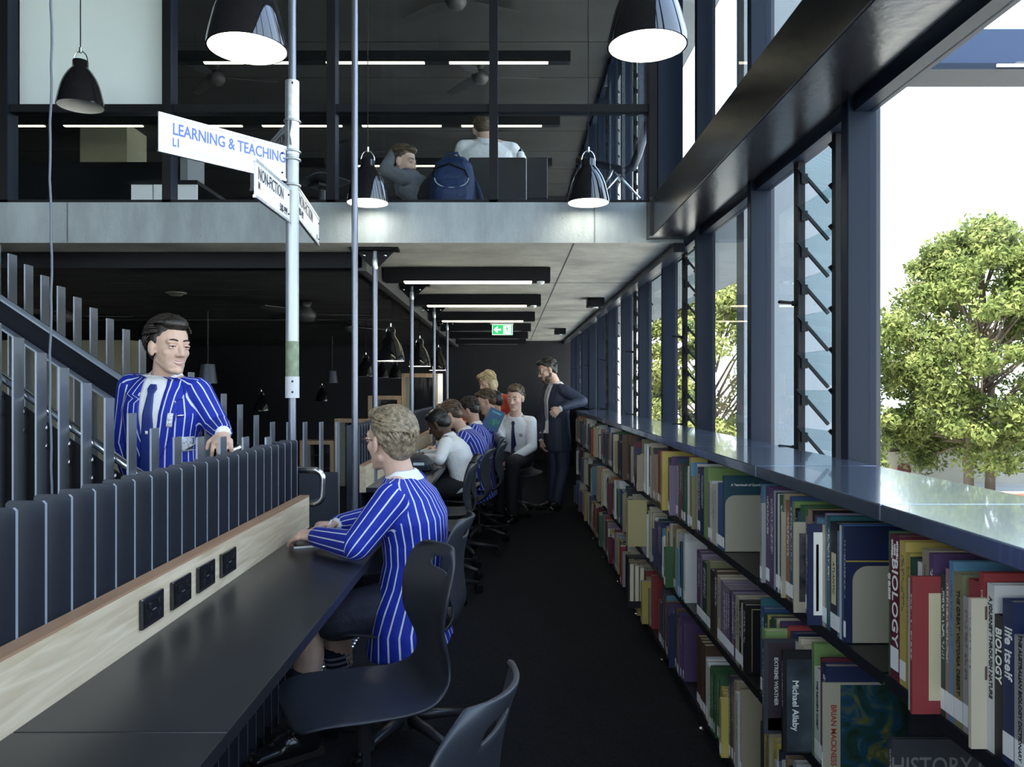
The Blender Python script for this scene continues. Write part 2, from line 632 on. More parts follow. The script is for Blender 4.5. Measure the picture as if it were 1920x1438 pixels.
# ------------------------------------------------------------------ window wall
POST0, PITCH = 2.61, 1.045
BLADE = None
def blade_mesh(w):
    b = MB()
    d = V(0.11, 0, -0.126)
    n_ = V(0.126, 0, 0.11).normalized() * 0.003
    b.obox(d / 2 + V(0, w / 2, 0), d / 2, V(0, w / 2, 0), n_)
    return b.mesh('louvre_blade', M_LOUVRE)
def clip_mesh():
    b = MB()
    d = V(0.125, 0, -0.143)
    n_ = V(0.143, 0, 0.125).normalized() * 0.008
    b.obox(d / 2 - n_ * 0.4 + V(-0.008, 0, 0.008), d / 2, V(0, 0.006, 0), n_ * 0.75)
    b.box(0.005, 0.03, -0.005, 0.005, -0.06, -0.02)
    return b.mesh('louvre_clip', M_BLACK)
BLADE, CLIP = blade_mesh(0.31), clip_mesh()
HANDLE = (MB().capsule((0, 0, 0), 0.010, (-0.05, 0, 0.004), 0.012, sy=0.6).box(0, 0.035, -0.004, 0.004, -0.012, 0.008)).mesh('louvre_handle', M_BLACK, True)

def louvre(root, y0, z_top, n, handle=True):
    y1 = y0 + 0.33
    MB().box(1.18, 1.215, y0 - 0.035, y0, z_top - 0.15 * n - 0.02, z_top + 0.06).build('louvre_jamb', M_BLACK, root)
    MB().box(1.18, 1.208, y1, y1 + 0.05, z_top - 0.15 * n - 0.02, z_top + 0.06).build('louvre_jamb', M_BLACK, root)
    for i in range(n):
        z = z_top - 0.15 * i
        a = inst('glass_blade', BLADE, None, (1.185, y0 + 0.01, z))
        attach(a, root)
        for yq in (y0 + 0.006, y1 - 0.006):
            c = inst('blade_clip', CLIP, None, (1.185, yq, z))
            attach(c, root)
    if handle:
        for z in (z_top - 0.15 * 3.6, z_top - 0.15 * 7.55):
            h = inst('louvre_handle', HANDLE, None, (1.165, y1 + 0.03, z))
            attach(h, root)

wn_i = 1
for k in range(-5, 12):
    y0 = POST0 + PITCH * k
    y1 = y0 + PITCH
    if y0 > YF - 0.1 or y0 < YB - 1:
        continue
    root = struct_root('window_%d' % wn_i, (1.18, y0, 1.06))
    wn_i += 1
    y0c = max(y0, YB)
    MB().box(1.13, 1.228, y0c, y0c + 0.055, 1.05, ZC).build('window_post', M_FRAME, root, bevel=0.004)
    MB().box(1.228, 1.245, y0c + 0.012, y0c + 0.043, 1.05, ZC).build('post_cover_strip', M_STEEL, root)
    y1c = min(y1, YF)
    MB().box(1.15, 1.22, y0c + 0.055, y1c, 2.285, 2.36).build('window_head', M_FRAME, root)
    MB().box(1.15, 1.22, y0c + 0.055, y1c, 1.05, 1.085).build('window_sill', M_FRAME, root)
    MB().box(1.15, 1.22, y0c + 0.055, y1c, ZC - 0.06, ZC).build('window_head', M_FRAME, root)
    hasl = (k % 2 == 0 and k >= 0)
    ya = y0c + 0.055
    if hasl:
        louvre(root, y0 + 0.25, 2.255, 8)
        MB().box(1.197, 1.205, ya, y0 + 0.215, 1.085, 2.285).build('glass_pane', M_GLASS, root)
        ya = y0 + 0.63
    MB().box(1.197, 1.205, ya, y1c, 1.085, 2.285).build('glass_pane', M_GLASS, root)
    ya = y0c + 0.055
    zb = 2.36
    if hasl and y0 > 5.0:
        louvre(root, y0 + 0.25, 4.95, 16, False)
        ya = y0 + 0.63
    MB().box(1.197, 1.205, ya, y1c, zb, ZC - 0.06).build('glass_pane', M_GLASS, root)
# heavy trim where the soffit meets the windows
S('trim_1', MB().box(1.06, 1.135, 5.03, YF, 2.24, ZS0), M_STEEL)

# ------------------------------------------------------------------ outdoors
GZ = -1.5
S('unseen_ground', MB().box(-120, 1.35, -120, 160, GZ - 0.2, GZ), mat('unseen_ground_green', (0.06, 0.085, 0.03), 0.95, var=(2, 0.3)))  # unseen dark ground, added so the upper glazing reflects less brightness
S('ground', MB().box(1.35, 120, -120, 160, GZ - 0.2, GZ), mat('outdoor_paving', (0.50, 0.48, 0.42), 0.9, var=(0.6, 0.15)))
t = thing('concrete_column', (1.55, 4.37, GZ), 'tall pale concrete blade column standing just outside the windows', 'column')
MB().box(1.293, 1.796, 4.30, 4.44, GZ, 3.9).build('column_shaft', M_CONC_OUT, t)
MB().box(1.293, 1.796, 4.30, 4.44, 3.908, 7.5).build('column_shaft', M_CONC_OUT, t)
MB().box(1.30, 1.79, 4.31, 4.43, 3.90, 3.908).build('formwork_joint', MATS['joint_dark'], t)
tag(MB().box(1.26, 2.0, 5.03, YF + 2, ZS0, ZS1 - 0.04).build('concrete_canopy', M_CONC_OUT), 'flat concrete canopy slab outside the windows at upper floor level', 'canopy')
tag(MB().box(1.31, 2.0, 5.03, YF + 2, 5.04, 5.3).build('roof_canopy', M_CONC_OUT), 'pale roof overhang outside the upper windows', 'canopy')
t = thing('awning_beam', (3.5, 4.55, 3.18), 'horizontal blue steel beam outside against the sky', 'beam')
MB().box(1.80, 7.5, 4.48, 4.62, 3.20, 3.42).build('beam_web', mat('blue_steel', (0.012, 0.026, 0.065), 0.5, 0.0, 0.3), t)
MB().box(1.80, 7.5, 4.42, 4.68, 3.165, 3.20).build('bottom_flange', M_FRAME, t)
for x in (2.75, 3.35):
    MB().box(x, x + 0.22, 4.405, 4.418, 3.175, 3.19).build('light_fitting', mat('fitting_white', (0.7, 0.7, 0.65), 0.4), t)

# house, brick wall
t = thing('house', (16, 24, GZ), 'white rendered house with a terracotta-edged roof behind the trees', 'house')
MB().box(11.3, 34, 24, 32, GZ, 0.40).build('wall', mat('render_white', (0.50, 0.47, 0.40), 0.8, var=(0.8, 0.12)), t)
MB().prism([(10.9, 23.5, 0.40), (10.9, 32.5, 0.40), (10.9, 28, 1.9)], (24, 0, 0)).build('roof', mat('roof_sheet', (0.40, 0.42, 0.45), 0.5), t)
MB().box(10.9, 34.5, 23.4, 23.52, 0.26, 0.44).build('gutter', mat('terracotta', (0.26, 0.08, 0.045), 0.6), t)
for x in (11.6, 13.6):
    MB().box(x, x + 0.8, 23.96, 24.02, -0.55, 0.1).build('window_pane', M_GLOSSBLK, t)
t = thing('hose_reel', (12.1, 23.9, -1.3), 'round red hose reel on the white house wall', 'hose reel')
dm = MB().lathe([(0, 0), (0.19, 0), (0.19, 0.1), (0.16, 0.1), (0.16, 0.07), (0.05, 0.07), (0.05, 0.12), (0, 0.12)], 20).mesh('reel_disc', mat('hose_red', (0.16, 0.03, 0.02), 0.5))
a = inst('reel_disc', dm, None, (12.1, 23.995, -1.09), (PI / 2, 0, 0)); attach(a, t)
MB().box(12.07, 12.13, 23.94, 23.995, -1.45, -1.1).build('bracket', M_BLACK, t)
brick_root = struct_root('wall_garden', (15, 17.4, GZ))
MB().box(9.2, 26, 17.32, 17.52, GZ, -0.92).build('mortar_core', mat('mortar', (0.30, 0.20, 0.15), 0.9), brick_root)
BR = MB().box(0, 0.44, 0, 0.03, 0, 0.15).mesh('brick', mat('brick_red', (0.16, 0.055, 0.035), 0.8, var=(3, 0.3)))
for r in range(3):
    for i in range(24):
        a = inst('brick', BR, None, (9.25 + i * 0.47 + (0.23 if r % 2 else 0), 17.29, GZ + 0.05 + r * 0.175))
        attach(a, brick_root)

def leaf_mat(name, c1, c2):
    m = bpy.data.materials.new(name)
    m.use_nodes = True
    n, l = m.node_tree.nodes, m.node_tree.links
    n.clear()
    out = n.new('ShaderNodeOutputMaterial')
    tc = n.new('ShaderNodeTexCoord')
    nz = n.new('ShaderNodeTexNoise')
    nz.inputs['Scale'].default_value = 2.2
    nz.inputs['Detail'].default_value = 5
    r = n.new('ShaderNodeValToRGB')
    r.color_ramp.elements[0].position = 0.35
    r.color_ramp.elements[1].position = 0.65
    r.color_ramp.elements[0].color = (*c1, 1)
    r.color_ramp.elements[1].color = (*c2, 1)
    d = n.new('ShaderNodeBsdfDiffuse')
    tr = n.new('ShaderNodeBsdfTranslucent')
    mx = n.new('ShaderNodeMixShader')
    mx.inputs[0].default_value = 0.35
    l.new(tc.outputs['Object'], nz.inputs['Vector'])
    l.new(nz.outputs[0], r.inputs[0])
    l.new(r.outputs[0], d.inputs[0])
    l.new(r.outputs[0], tr.inputs[0])
    l.new(d.outputs[0], mx.inputs[1])
    l.new(tr.outputs[0], mx.inputs[2])
    l.new(mx.outputs[0], out.inputs[0])
    return m
M_LEAF = leaf_mat('leaf_green', (0.06, 0.085, 0.025), (0.24, 0.27, 0.09))
M_LEAF2 = leaf_mat('leaf_pale', (0.12, 0.145, 0.04), (0.34, 0.36, 0.14))
M_BARK = mat('bark', (0.16, 0.12, 0.09), 0.9, bump=(20, 0.5))

def tree(name, base, height, rad, nclump, leaves, label, m, crown_lo=0.25, seed=1, leaf=0.10, trunks=1):
    rng = np.random.default_rng(seed)
    root = thing(name, base, label, 'tree', 'trees outside the windows')
    bx, by, bz = base
    tk = MB()
    clumps = []
    for q in range(trunks):
        ox = (q - (trunks - 1) / 2) * 0.55
        tk.tube([(bx + ox, by, bz), (bx + ox * 1.2, by, bz + height * 0.35), (bx + ox * 0.5, by + 0.1, bz + height * 0.85)], [0.13, 0.10, 0.03], 8)
    for i in range(nclump):
        zf = crown_lo + (1 - crown_lo) * rng.random() ** 0.9
        prof = math.sin(PI * min(1, (zf - crown_lo) / (1 - crown_lo) * 0.82 + 0.16)) ** 0.6
        a = rng.random() * 2 * PI
        r = rad * prof * (0.35 + 0.65 * rng.random() ** 0.5)
        c = np.array([bx + r * math.cos(a), by + r * math.sin(a), bz + height * zf])
        clumps.append(c)
        if i % 2 == 0:
            st = (bx + (rng.random() - 0.5) * 0.3, by, bz + height * max(0.2, zf - 0.25))
            md = tuple((np.array(st) + c) / 2 + np.array([0, 0, 0.1]))
            tk.tube([st, md, tuple(c)], [0.045, 0.03, 0.012], 5)
    tk.build('trunk', M_BARK, root, smooth=True)
    per = leaves // nclump
    C = np.repeat(np.array(clumps), per, axis=0)
    n = len(C)
    off = rng.normal(size=(n, 3))
    off /= np.linalg.norm(off, axis=1)[:, None]
    sz = np.repeat(0.34 + 0.40 * rng.random(nclump), per)
    P = C + off * (sz * rng.random(n) ** 0.4)[:, None] * np.array([1, 1, 0.72])
    d1 = rng.normal(size=(n, 3)); d1 /= np.linalg.norm(d1, axis=1)[:, None]
    d2 = np.cross(d1, off + rng.normal(size=(n, 3)) * 0.4); d2 /= np.linalg.norm(d2, axis=1)[:, None]
    s1 = (leaf * (0.6 + 0.8 * rng.random(n)))[:, None]
    v = np.stack([P - d1 * s1, P + d2 * s1 * 0.42, P + d1 * s1, P - d2 * s1 * 0.42], axis=1).reshape(-1, 3)
    me = bpy.data.meshes.new('foliage')
    me.vertices.add(n * 4); me.vertices.foreach_set('co', v.ravel())
    me.loops.add(n * 4); me.loops.foreach_set('vertex_index', np.arange(n * 4))
    me.polygons.add(n); me.polygons.foreach_set('loop_start', np.arange(n) * 4)
    me.update(calc_edges=True)
    me.materials.append(m)
    o = bpy.data.objects.new('foliage', me)
    COL.objects.link(o)
    o['kind'] = 'stuff'
    attach(o, root)
    return root

tree('leafy_tree', (12.5, 20.8, GZ), 7.1, 2.6, 190, 62000, 'large leafy tree filling the big clear pane', M_LEAF, 0.13, 3, 0.075, 2)
tree('leafy_tree', (16.0, 19.0, GZ), 6.4, 1.8, 90, 26000, 'bushy yellow-green tree cut by the right edge of the picture', M_LEAF2, 0.06, 5, 0.08)
tree('leafy_tree', (6.0, 23.0, GZ), 6.9, 2.0, 120, 36000, 'pale sunlit tree seen through the narrow panes beside the louvres', M_LEAF2, 0.06, 8, 0.08)
tree('leafy_tree', (8.6, 21.0, GZ), 5.6, 1.5, 70, 16000, 'smaller tree showing in the slit beside the near louvre', M_LEAF, 0.12, 11, 0.08)

# ------------------------------------------------------------------ upper glazing on the slab edge
YG = 5.10
gz = struct_root('window_20', (-1.0, YG, ZS1))
MX = [-7.44, -6.39, -5.34, -4.30, -3.255, -2.205, -1.145, -0.097, 0.935]
for i, x in enumerate(MX):
    MB().box(x - 0.026, x + 0.026, YG - 0.05, YG + 0.06, ZS1, ZC).build('mullion', M_BLACK, gz)
    MB().box(x + 0.026, x + 0.030, YG - 0.05, YG + 0.06, ZS1, ZC).build('mullion_strip', M_FRAME, gz)
MB().box(XL, 0.96, YG - 0.03, YG + 0.05, 3.155, 3.205).build('transom', M_BLACK, gz)
MB().box(XL, 1.10, YG - 0.05, YG + 0.06, ZS1, ZS1 + 0.022).build('sill_rail', M_BLACK, gz)
MB().box(XL, 1.10, YG - 0.05, YG + 0.06, ZC - 0.05, ZC).build('head_rail', M_BLACK, gz)
for i in range(len(MX) - 1):
    for z0, z1 in ((ZS1 + 0.022, 3.155), (3.205, ZC - 0.05)):
        MB().box(MX[i] + 0.03, MX[i + 1] - 0.026, YG - 0.004, YG + 0.004, z0, z1).build('glass_pane', M_GLASS_IN, gz)
MB().box(0.96, 1.125, YG - 0.05, YG + 0.10, ZS1, ZC).build('end_post', M_FRAME, gz)
M_FROST = mat('frosted_white', (0.88, 0.93, 0.93), 0.6, var=(0.8, 0.04))
for x0, x1, lb in ((-3.225, -2.235, 'wide pale frosted board behind the upper glazing'), (-4.27, -3.285, 'pale frosted board cut by the left edge of the picture')):
    t = thing('white_board', ((x0 + x1) / 2, YG + 0.09, 3.2), lb, 'board')
    MB().box(x0, x1, YG + 0.075, YG + 0.095, 3.21, ZC - 0.06).build('board_panel', M_FROST, t)
    MB().box(x0, x1, YG + 0.07, YG + 0.10, 3.20, 3.212).build('board_edge', M_WHITE, t)

# ------------------------------------------------------------------ pendant lamps
def pendant(name, loc, top, label, lit=True, k=1.0, group='black bell pendant lamps'):
    t = thing(name, loc, label, 'pendant lamp', group)
    prof = [(0.130, 0), (0.128, 0.02), (0.120, 0.06), (0.108, 0.11), (0.092, 0.155), (0.070, 0.195), (0.048, 0.222), (0.044, 0.228), (0.044, 0.262), (0.040, 0.268), (0.0, 0.270)]
    inner = [(r * 0.955, z * 0.96) for r, z in prof[:7]] + [(0, 0.21)]
    mis = [0] * (len(prof) - 1) + [0] + [1] * (len(inner) - 1)
    p = prof[::-1] + inner
    p = [(r * k, z * k) for r, z in p]
    sh = MB().lathe(p, 40, mis=mis)
    L = lambda o: setattr(o, 'parent', t) or o
    def mk(nm, mb, m, smooth=True):
        o = mb.build(nm, m, None, autosmooth=True) if smooth else mb.build(nm, m)
        o.parent = t
        return o
    mk('shade', sh, [M_GLOSSBLK, M_LAMPIN])
    pts = [(0.042 * k * math.cos(a) , 0, (0.262 + 0.062 * math.sin(a)) * k) for a in [PI * i / 12 for i in range(13)]]
    mk('hanger_ring', MB().tube(pts, 0.0035 * k, 8), M_CHROME)
    mk('cord_grip', MB().lathe([(0, 0.315 * k), (0.009 * k, 0.315 * k), (0.009 * k, 0.345 * k), (0, 0.345 * k)], 10), M_CHROME)
    mk('cord', MB().tube([(0, 0, 0.34 * k), (0, 0, top - loc[2])], 0.0032, 6), M_BLACK)
    if lit:
        mk('diffuser', MB().lathe([(0, 0.012 * k), (0.118 * k, 0.012 * k), (0.118 * k, 0.016 * k), (0, 0.016 * k)], 40), M_GLOW)
    else:
        mk('bulb', MB().ellipsoid((0, 0, 0.12 * k), (0.03 * k, 0.03 * k, 0.045 * k)), M_LAMPIN)
    return t

pendant('pendant_lamp', (-0.855, 2.57, 2.475), ZC, 'lit black bell pendant hanging just above the street-sign pole')
pendant('pendant_lamp', (0.452, 2.55, 2.475), ZC, 'lit black bell pendant beside the upper end of the long steel beam')
pendant('pendant_lamp', (-0.868, 4.84, 2.51), ZC, 'lit black bell pendant in front of the concrete slab edge, by the tall pole')
pendant('pendant_lamp', (0.494, 4.84, 2.51), ZC, 'lit black bell pendant in front of the slab edge near the steel beam')
pendant('pendant_lamp', (-2.51, 4.60, 3.02), ZC, 'unlit black bell pendant hanging before the frosted white board', lit=False)
for i, (x, y) in enumerate(((-1.08, 7.2), (-1.0, 8.85), (-0.955, 10.7))):
    p = pendant('pendant_lamp', (x, y, 1.62), 2.30, 'black bell pendant with thin lit rim, %s in the row beside the corridor poles' % ('first', 'second', 'third')[i])
    cup = MB().lathe([(0, 0.0), (0.035, -0.0), (0.048, -0.03), (0.04, -0.065), (0.015, -0.08), (0, -0.08)], 16)
    o = cup.build('ceiling_cup', M_GLOSSBLK, None, smooth=True); o.parent = p; o.location = (0, 0, 2.30 - 1.62)
for px, py, Y, lb in ((490, 770, 11.0, 'small dark bell pendant hanging deep in the dark room, right of the smiling student'),
                      (686, 706, 9.6, 'dark bell pendant half hidden behind the tall corridor pole'),
                      (716, 708, 12.2, 'dark bell pendant under the first lit corridor pendant'),
                      (741, 709, 12.6, 'dark bell pendant just right of another under the lit row'),
                      (604, 752, 13.2, 'tiny dark bell pendant far back between sign pole and tall pole')):
    c = W(px, py, Y)
    pendant('pendant_lamp', tuple(c), 2.2, lb, lit=False, k=0.85, group='dark pendants in the back room')
M_GREYMETAL = mat('grey_lamp_metal', (0.10, 0.12, 0.15), 0.4, 0.4)
for px, py, Y, k, lb in ((390, 719, 8.6, 0.10, 'grey cone pendant on a chain behind the smiling student'), (623, 718, 12.5, 0.09, 'small grey cone pendant on a chain left of the tall pole')):
    c = W(px, py, Y)
    t = thing('cone_pendant', tuple(c), lb, 'pendant lamp', 'grey cone pendants')
    MB().lathe([(k, 0), (k * 0.72, k * 2.1), (0.01, k * 2.15), (0, k * 2.15)], 24, c=c).build('shade', M_GREYMETAL, t, autosmooth=True)
    ch = MB()
    z = c.z + k * 2.15
    i = 0
    while z < 2.2:
        a = i * 1.57
        ch.tube([(c.x - 0.008 * math.cos(a), c.y - 0.008 * math.sin(a), z), (c.x, c.y, z + 0.03), (c.x + 0.008 * math.cos(a), c.y + 0.008 * math.sin(a), z)], 0.003, 4)
        z += 0.028
        i += 1
    ch.build('chain', M_GREYMETAL, t)

# ------------------------------------------------------------------ slim steel poles
def pole(x, y, z0, z1, r, label, bracket=False):
    t = thing('steel_pole', (x, y, 0), label, 'pole', 'slim steel poles along the screen')
    MB().tube([(x, y, z0), (x, y, z1)], r, 20).build('tube', M_POLE, t, smooth=False, autosmooth=True)
    if bracket:
        b = MB()
        b.box(x - 0.16, x + 0.16, y - 0.05, y + 0.05, z1 + 0.0, z1 + 0.02)
        b.prism([(x - 0.13, y - 0.008, z1), (x + 0.13, y - 0.008, z1), (x + 0.03, y - 0.008, z1 - 0.10), (x - 0.03, y - 0.008, z1 - 0.10)], (0, 0.016, 0))
        b.build('ceiling_bracket', M_BLACK, t)
        for dx in (-0.07, 0.07):
            MB().ellipsoid((x + dx, y - 0.012, z1 - 0.03), (0.012, 0.01, 0.012)).build('bolt', M_CHROME, t, smooth=True)
        MB().ellipsoid((x, y, z1 - 0.085), (r * 1.25, r * 1.25, 0.06)).build('swage', M_GALV, t, smooth=True)
    else:
        MB().lathe([(0, 0), (r * 2.2, 0), (r * 2.2, 0.012), (r, 0.012)], 18, c=(x, y, 0)).build('foot_plate', M_POLE, t)
    return t
pole(-0.848, 4.33, 0.0, ZC, 0.0178, 'tall bare steel pole rising in front of the slab edge')
for i, (px, Y) in enumerate(((703, 5.22), (772, 7.0), (814, 8.8), (838.5, 10.6))):
    pole((px - VX) * Y / FPX, Y, 0.745, 2.28, 0.0178, 'slim corridor pole with ceiling bracket, %s from the front' % ('first', 'second', 'third', 'fourth')[i], True)

# ------------------------------------------------------------------ street-sign pole with blades
PX_, PY_ = -1.033, 3.75
t = thing('sign_pole', (PX_, PY_, 0), 'slim steel pole with galvanised sleeve carrying street-style signs', 'sign post')
MB().tube([(PX_, PY_, 0), (PX_, PY_, ZC)], 0.0178, 20).build('inner_tube', M_POLE, t, autosmooth=True)
def zt(py): return EYE - (py - VY) * PY_ / FPX
MB().tube([(PX_, PY_, zt(640)), (PX_, PY_, zt(290))], 0.031, 24).build('white_sleeve', mat('sleeve_white', (0.42, 0.46, 0.50), 0.35, 0.5), t, autosmooth=True)
MB().tube([(PX_, PY_, zt(292)), (PX_, PY_, zt(153))], 0.033, 24).build('galvanised_sleeve', M_GALV, t, autosmooth=True)
MB().tube([(PX_, PY_, zt(706)), (PX_, PY_, zt(640))], 0.0315, 24).build('green_band', mat('green_band', (0.20, 0.26, 0.17), 0.5, var=(30, 0.25)), t, autosmooth=True)
MB().tube([(PX_, PY_, zt(746)), (PX_, PY_, zt(706))], 0.033, 24).build('lower_collar', mat('collar_white', (0.55, 0.58, 0.62), 0.4), t, autosmooth=True)
for z in (zt(228), zt(285), zt(300), zt(348)):
    MB().tube([(PX_ + 0.037 * math.cos(a), PY_ + 0.037 * math.sin(a), z) for a in [2 * PI * i / 20 for i in range(20)]], 0.005, 6, closed=True).build('clamp_band', M_GALV, t, smooth=True)
MB().tube([(PX_ + 0.004, PY_ - 0.042, zt(232)), (PX_ + 0.004, PY_ - 0.042, zt(276))], 0.007, 8).build('clamp_bolt', M_GALV, t, smooth=True)
for z in (zt(160), zt(715), zt(735)):
    MB().ellipsoid((PX_ + 0.01, PY_ - 0.034, z), (0.005, 0.004, 0.005)).build('screw', M_STEEL, t, smooth=True)

M_SIGN = mat('sign_white', (0.72, 0.74, 0.77), 0.45)
M_SIGNTXT = mat('sign_blue', (0.10, 0.17, 0.50), 0.5)
M_SIGNBLK = mat('sign_black', (0.02, 0.025, 0.04), 0.5)
M_SIGNUNLIT = mat('sign_unlit_grey', (0.30, 0.33, 0.38), 0.45)  # unlit look of the COLLECTION sign put into its colour
def sign(a, b, zc, h, label, texts, m=M_SIGN, tm=M_SIGNTXT):
    """blade sign between plan points a (left in view) and b; texts: (string,size,u,v,xscale,align)"""
    a, b = Vector((*a, 0)), Vector((*b, 0))
    r = (b - a)
    L = r.length
    r.normalize()
    nrm = r.cross(V(0, 0, 1))          # faces the viewer
    c = (a + b) / 2 + V(0, 0, zc)
    t = thing('street_sign', (b.x, b.y, zc - h / 2), label, 'sign', 'street-style signs on the pole')
    MB().obox(c, r * (L / 2), V(0, 0, h / 2), nrm * 0.003).build('sign_plate', m, t)
    for s in (-1, 1):
        MB().obox(c + V(0, 0, s * (h / 2)), r * (L / 2 + 0.002), V(0, 0, 0.006), nrm * 0.007).build('edge_rail', M_GALV if m is M_SIGN else M_SIGNUNLIT, t)
    for z_ in (-0.3, 0.3):
        for uu in (L / 2 - 0.02,):
            MB().ellipsoid(c + r * uu + V(0, 0, z_ * h) + nrm * 0.005, (0.005, 0.005, 0.005)).build('rivet', M_STEEL, t, smooth=True)
    MB().obox(c + r * (L / 2 - 0.045) + nrm * 0.0036, r * 0.0008, V(0, 0, h / 2 - 0.006), nrm * 0.0006).build('seam_line', M_GALV, t)
    for (s, sz, u, v, xs, al) in texts:
        put_text('lettering', s, sz, c + r * ((u - 0.5) * L) + V(0, 0, (v - 0.5) * h) + nrm * 0.0040, r, (0, 0, 1), tm, t, xs, 0.0006, 0.0009 if tm is M_SIGNTXT else 0.0002, al)
    return t
sign((-1.453, 3.255), (-1.058, 3.722), 2.430, 0.153, 'long white sign reading LEARNING & TEACHING in blue capitals',
     [('LEARNING & TEACHING', 0.070, 0.095, 0.66, 0.72, 'LEFT'), ('L1', 0.050, 0.095, 0.30, 0.7, 'LEFT')])
sign((-1.040, 3.215), (-1.036, 3.70), 2.228, 0.150, 'white sign reading NON-FICTION 500-999 angled towards the viewer',
     [('NON-FICTION', 0.075, 0.07, 0.68, 0.72, 'LEFT'), ('M', 0.045, 0.07, 0.35, 0.72, 'LEFT'), ('500-999', 0.050, 0.93, 0.22, 0.72, 'RIGHT')], tm=M_SIGNBLK)
sign((-1.030, 3.80), (-1.105, 4.56), 2.275, 0.150, 'white sign reading NON-FICTION 200-499 pointing away behind the pole',
     [('NON-FICTION', 0.085, 0.10, 0.68, 0.8, 'LEFT'), ('200-499', 0.055, 0.08, 0.28, 0.8, 'LEFT'), ('M', 0.045, 0.92, 0.20, 0.8, 'RIGHT')], tm=M_SIGNBLK)
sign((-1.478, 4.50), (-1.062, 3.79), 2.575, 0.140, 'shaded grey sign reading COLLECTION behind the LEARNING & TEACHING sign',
     [('COLLECTION', 0.075, 0.95, 0.62, 0.8, 'RIGHT')], m=M_SIGNUNLIT, tm=M_SIGNBLK)

# cable hanging at the left
pts = []
for i in range(40):
    py = -420 + i * 36
    pts.append(W(95 + 1.6 * math.sin(i * 0.55) + (0.8 if i % 3 else -0.6), py, 2.9))
t = MB().tube(pts, 0.0045, 8).build('hanging_cable', mat('cable_grey', (0.10, 0.12, 0.16), 0.45), None, smooth=True)
tag(t, 'thin grey cable hanging straight down in front of the stair', 'cable')

# ------------------------------------------------------------------ corridor ceiling lights
for i, Y in enumerate((6.0, 7.72, 9.46, 11.1, 12.75, 14.3)):
    lit = i < 3
    t = thing('ceiling_light', (-0.3, Y, 2.19), 'black ceiling light bar across the corridor, %s from the front' % ('first', 'second', 'third', 'fourth', 'fifth', 'sixth')[i], 'light', 'black ceiling light bars')
    MB().box(-0.955, 0.322, Y, Y + 0.14, 2.19, 2.295).build('housing', M_BLACK, t)
    MB().box(-0.80, 0.18, Y + 0.004, Y + 0.10, 2.180, 2.192).build('tube_diffuser' if lit else 'louvre_grille', M_TUBE if lit else mat('grille_grey', (0.12, 0.12, 0.13), 0.4), t)
    if i < 2:
        MB().ellipsoid((0.25, Y + 0.03, 2.186), (0.03, 0.03, 0.022)).build('motion_sensor', M_WHITE, t, smooth=True)
for px, py, Y in ((1118, 558, 8.0), (1051, 623, 12.0)):
    c = W(px, py, Y)
    t = thing('ceiling_speaker', (c.x, c.y, 2.2), 'small dark box speaker under the soffit, %s' % ('nearer one by the window head' if Y < 9 else 'further one above the man in the suit'), 'speaker')
    MB().box(c.x - 0.085, c.x + 0.085, Y, Y + 0.2, 2.21, 2.30).build('case', M_BLACK, t, bevel=0.01)
    MB().lathe([(0, 0), (0.03, 0), (0.03, 0.01), (0, 0.01)], 14, c=(c.x, Y + 0.1, 2.20)).build('dome', M_WHITE, t)

# exit sign
c = W(942, 618, 10.8)
t = thing('exit_sign', tuple(c), 'green exit sign with white arrow and running figure hanging from soffit', 'sign')
M_EXIT = mat('exit_green', (0.02, 0.32, 0.10), 0.4, emit=((0.02, 0.42, 0.12), 0.6))
M_EXITW = mat('exit_white', (0.9, 0.95, 0.9), 0.4, emit=((0.9, 1.0, 0.92), 0.7))
x0, x1, z0, z1, Y = c.x - 0.135, c.x + 0.135, c.z - 0.066, c.z + 0.066, 10.8
MB().box(x0 - 0.006, x1 + 0.006, Y, Y + 0.02, z0 - 0.006, z1 + 0.006).build('edge_frame', M_EXITW, t)
MB().box(x0, x1, Y - 0.004, Y, z0, z1).build('green_face', M_EXIT, t)
MB().box(x0 - 0.03, x1 + 0.02, Y - 0.01, Y + 0.05, z1 + 0.006, 2.30).build('top_housing', mat('sign_housing', (0.55, 0.57, 0.56), 0.5), t)
ax, az = c.x - 0.065, c.z
MB().prism([(ax - 0.055, Y - 0.0042, az), (ax - 0.005, Y - 0.0042, az + 0.045), (ax + 0.005, Y - 0.0042, az + 0.030), (ax - 0.015, Y - 0.0042, az + 0.010), (ax + 0.045, Y - 0.0042, az + 0.010),
            (ax + 0.045, Y - 0.0042, az - 0.010), (ax - 0.015, Y - 0.0042, az - 0.010), (ax + 0.005, Y - 0.0042, az - 0.030), (ax - 0.005, Y - 0.0042, az - 0.045)], (0, -0.002, 0)).build('arrow', M_EXITW, t)
MB().box(c.x + 0.012, c.x + 0.118, Y - 0.006, Y - 0.004, z0 + 0.008, z1 - 0.008).build('door_panel', M_EXITW, t)
rx, rz = c.x + 0.062, c.z
fg = MB()
fg.ellipsoid((rx - 0.006, Y - 0.007, rz + 0.042), (0.010, 0.002, 0.010))
for a_, b_, r_ in (((rx, rz + 0.028), (rx + 0.004, rz - 0.004), 0.009), ((rx, rz + 0.024), (rx - 0.028, rz + 0.008), 0.005), ((rx, rz + 0.024), (rx + 0.026, rz + 0.004), 0.005),
                   ((rx + 0.004, rz - 0.004), (rx - 0.018, rz - 0.024), 0.006), ((rx - 0.018, rz - 0.024), (rx - 0.012, rz - 0.048), 0.005), ((rx + 0.004, rz - 0.004), (rx + 0.020, rz - 0.028), 0.006), ((rx + 0.020, rz - 0.028), (rx + 0.042, rz - 0.036), 0.005)):
    fg.capsule((a_[0], Y - 0.007, a_[1]), r_, (b_[0], Y - 0.007, b_[1]), r_ * 0.8, n=8, side=(0, 1, 0), sx=0.25)
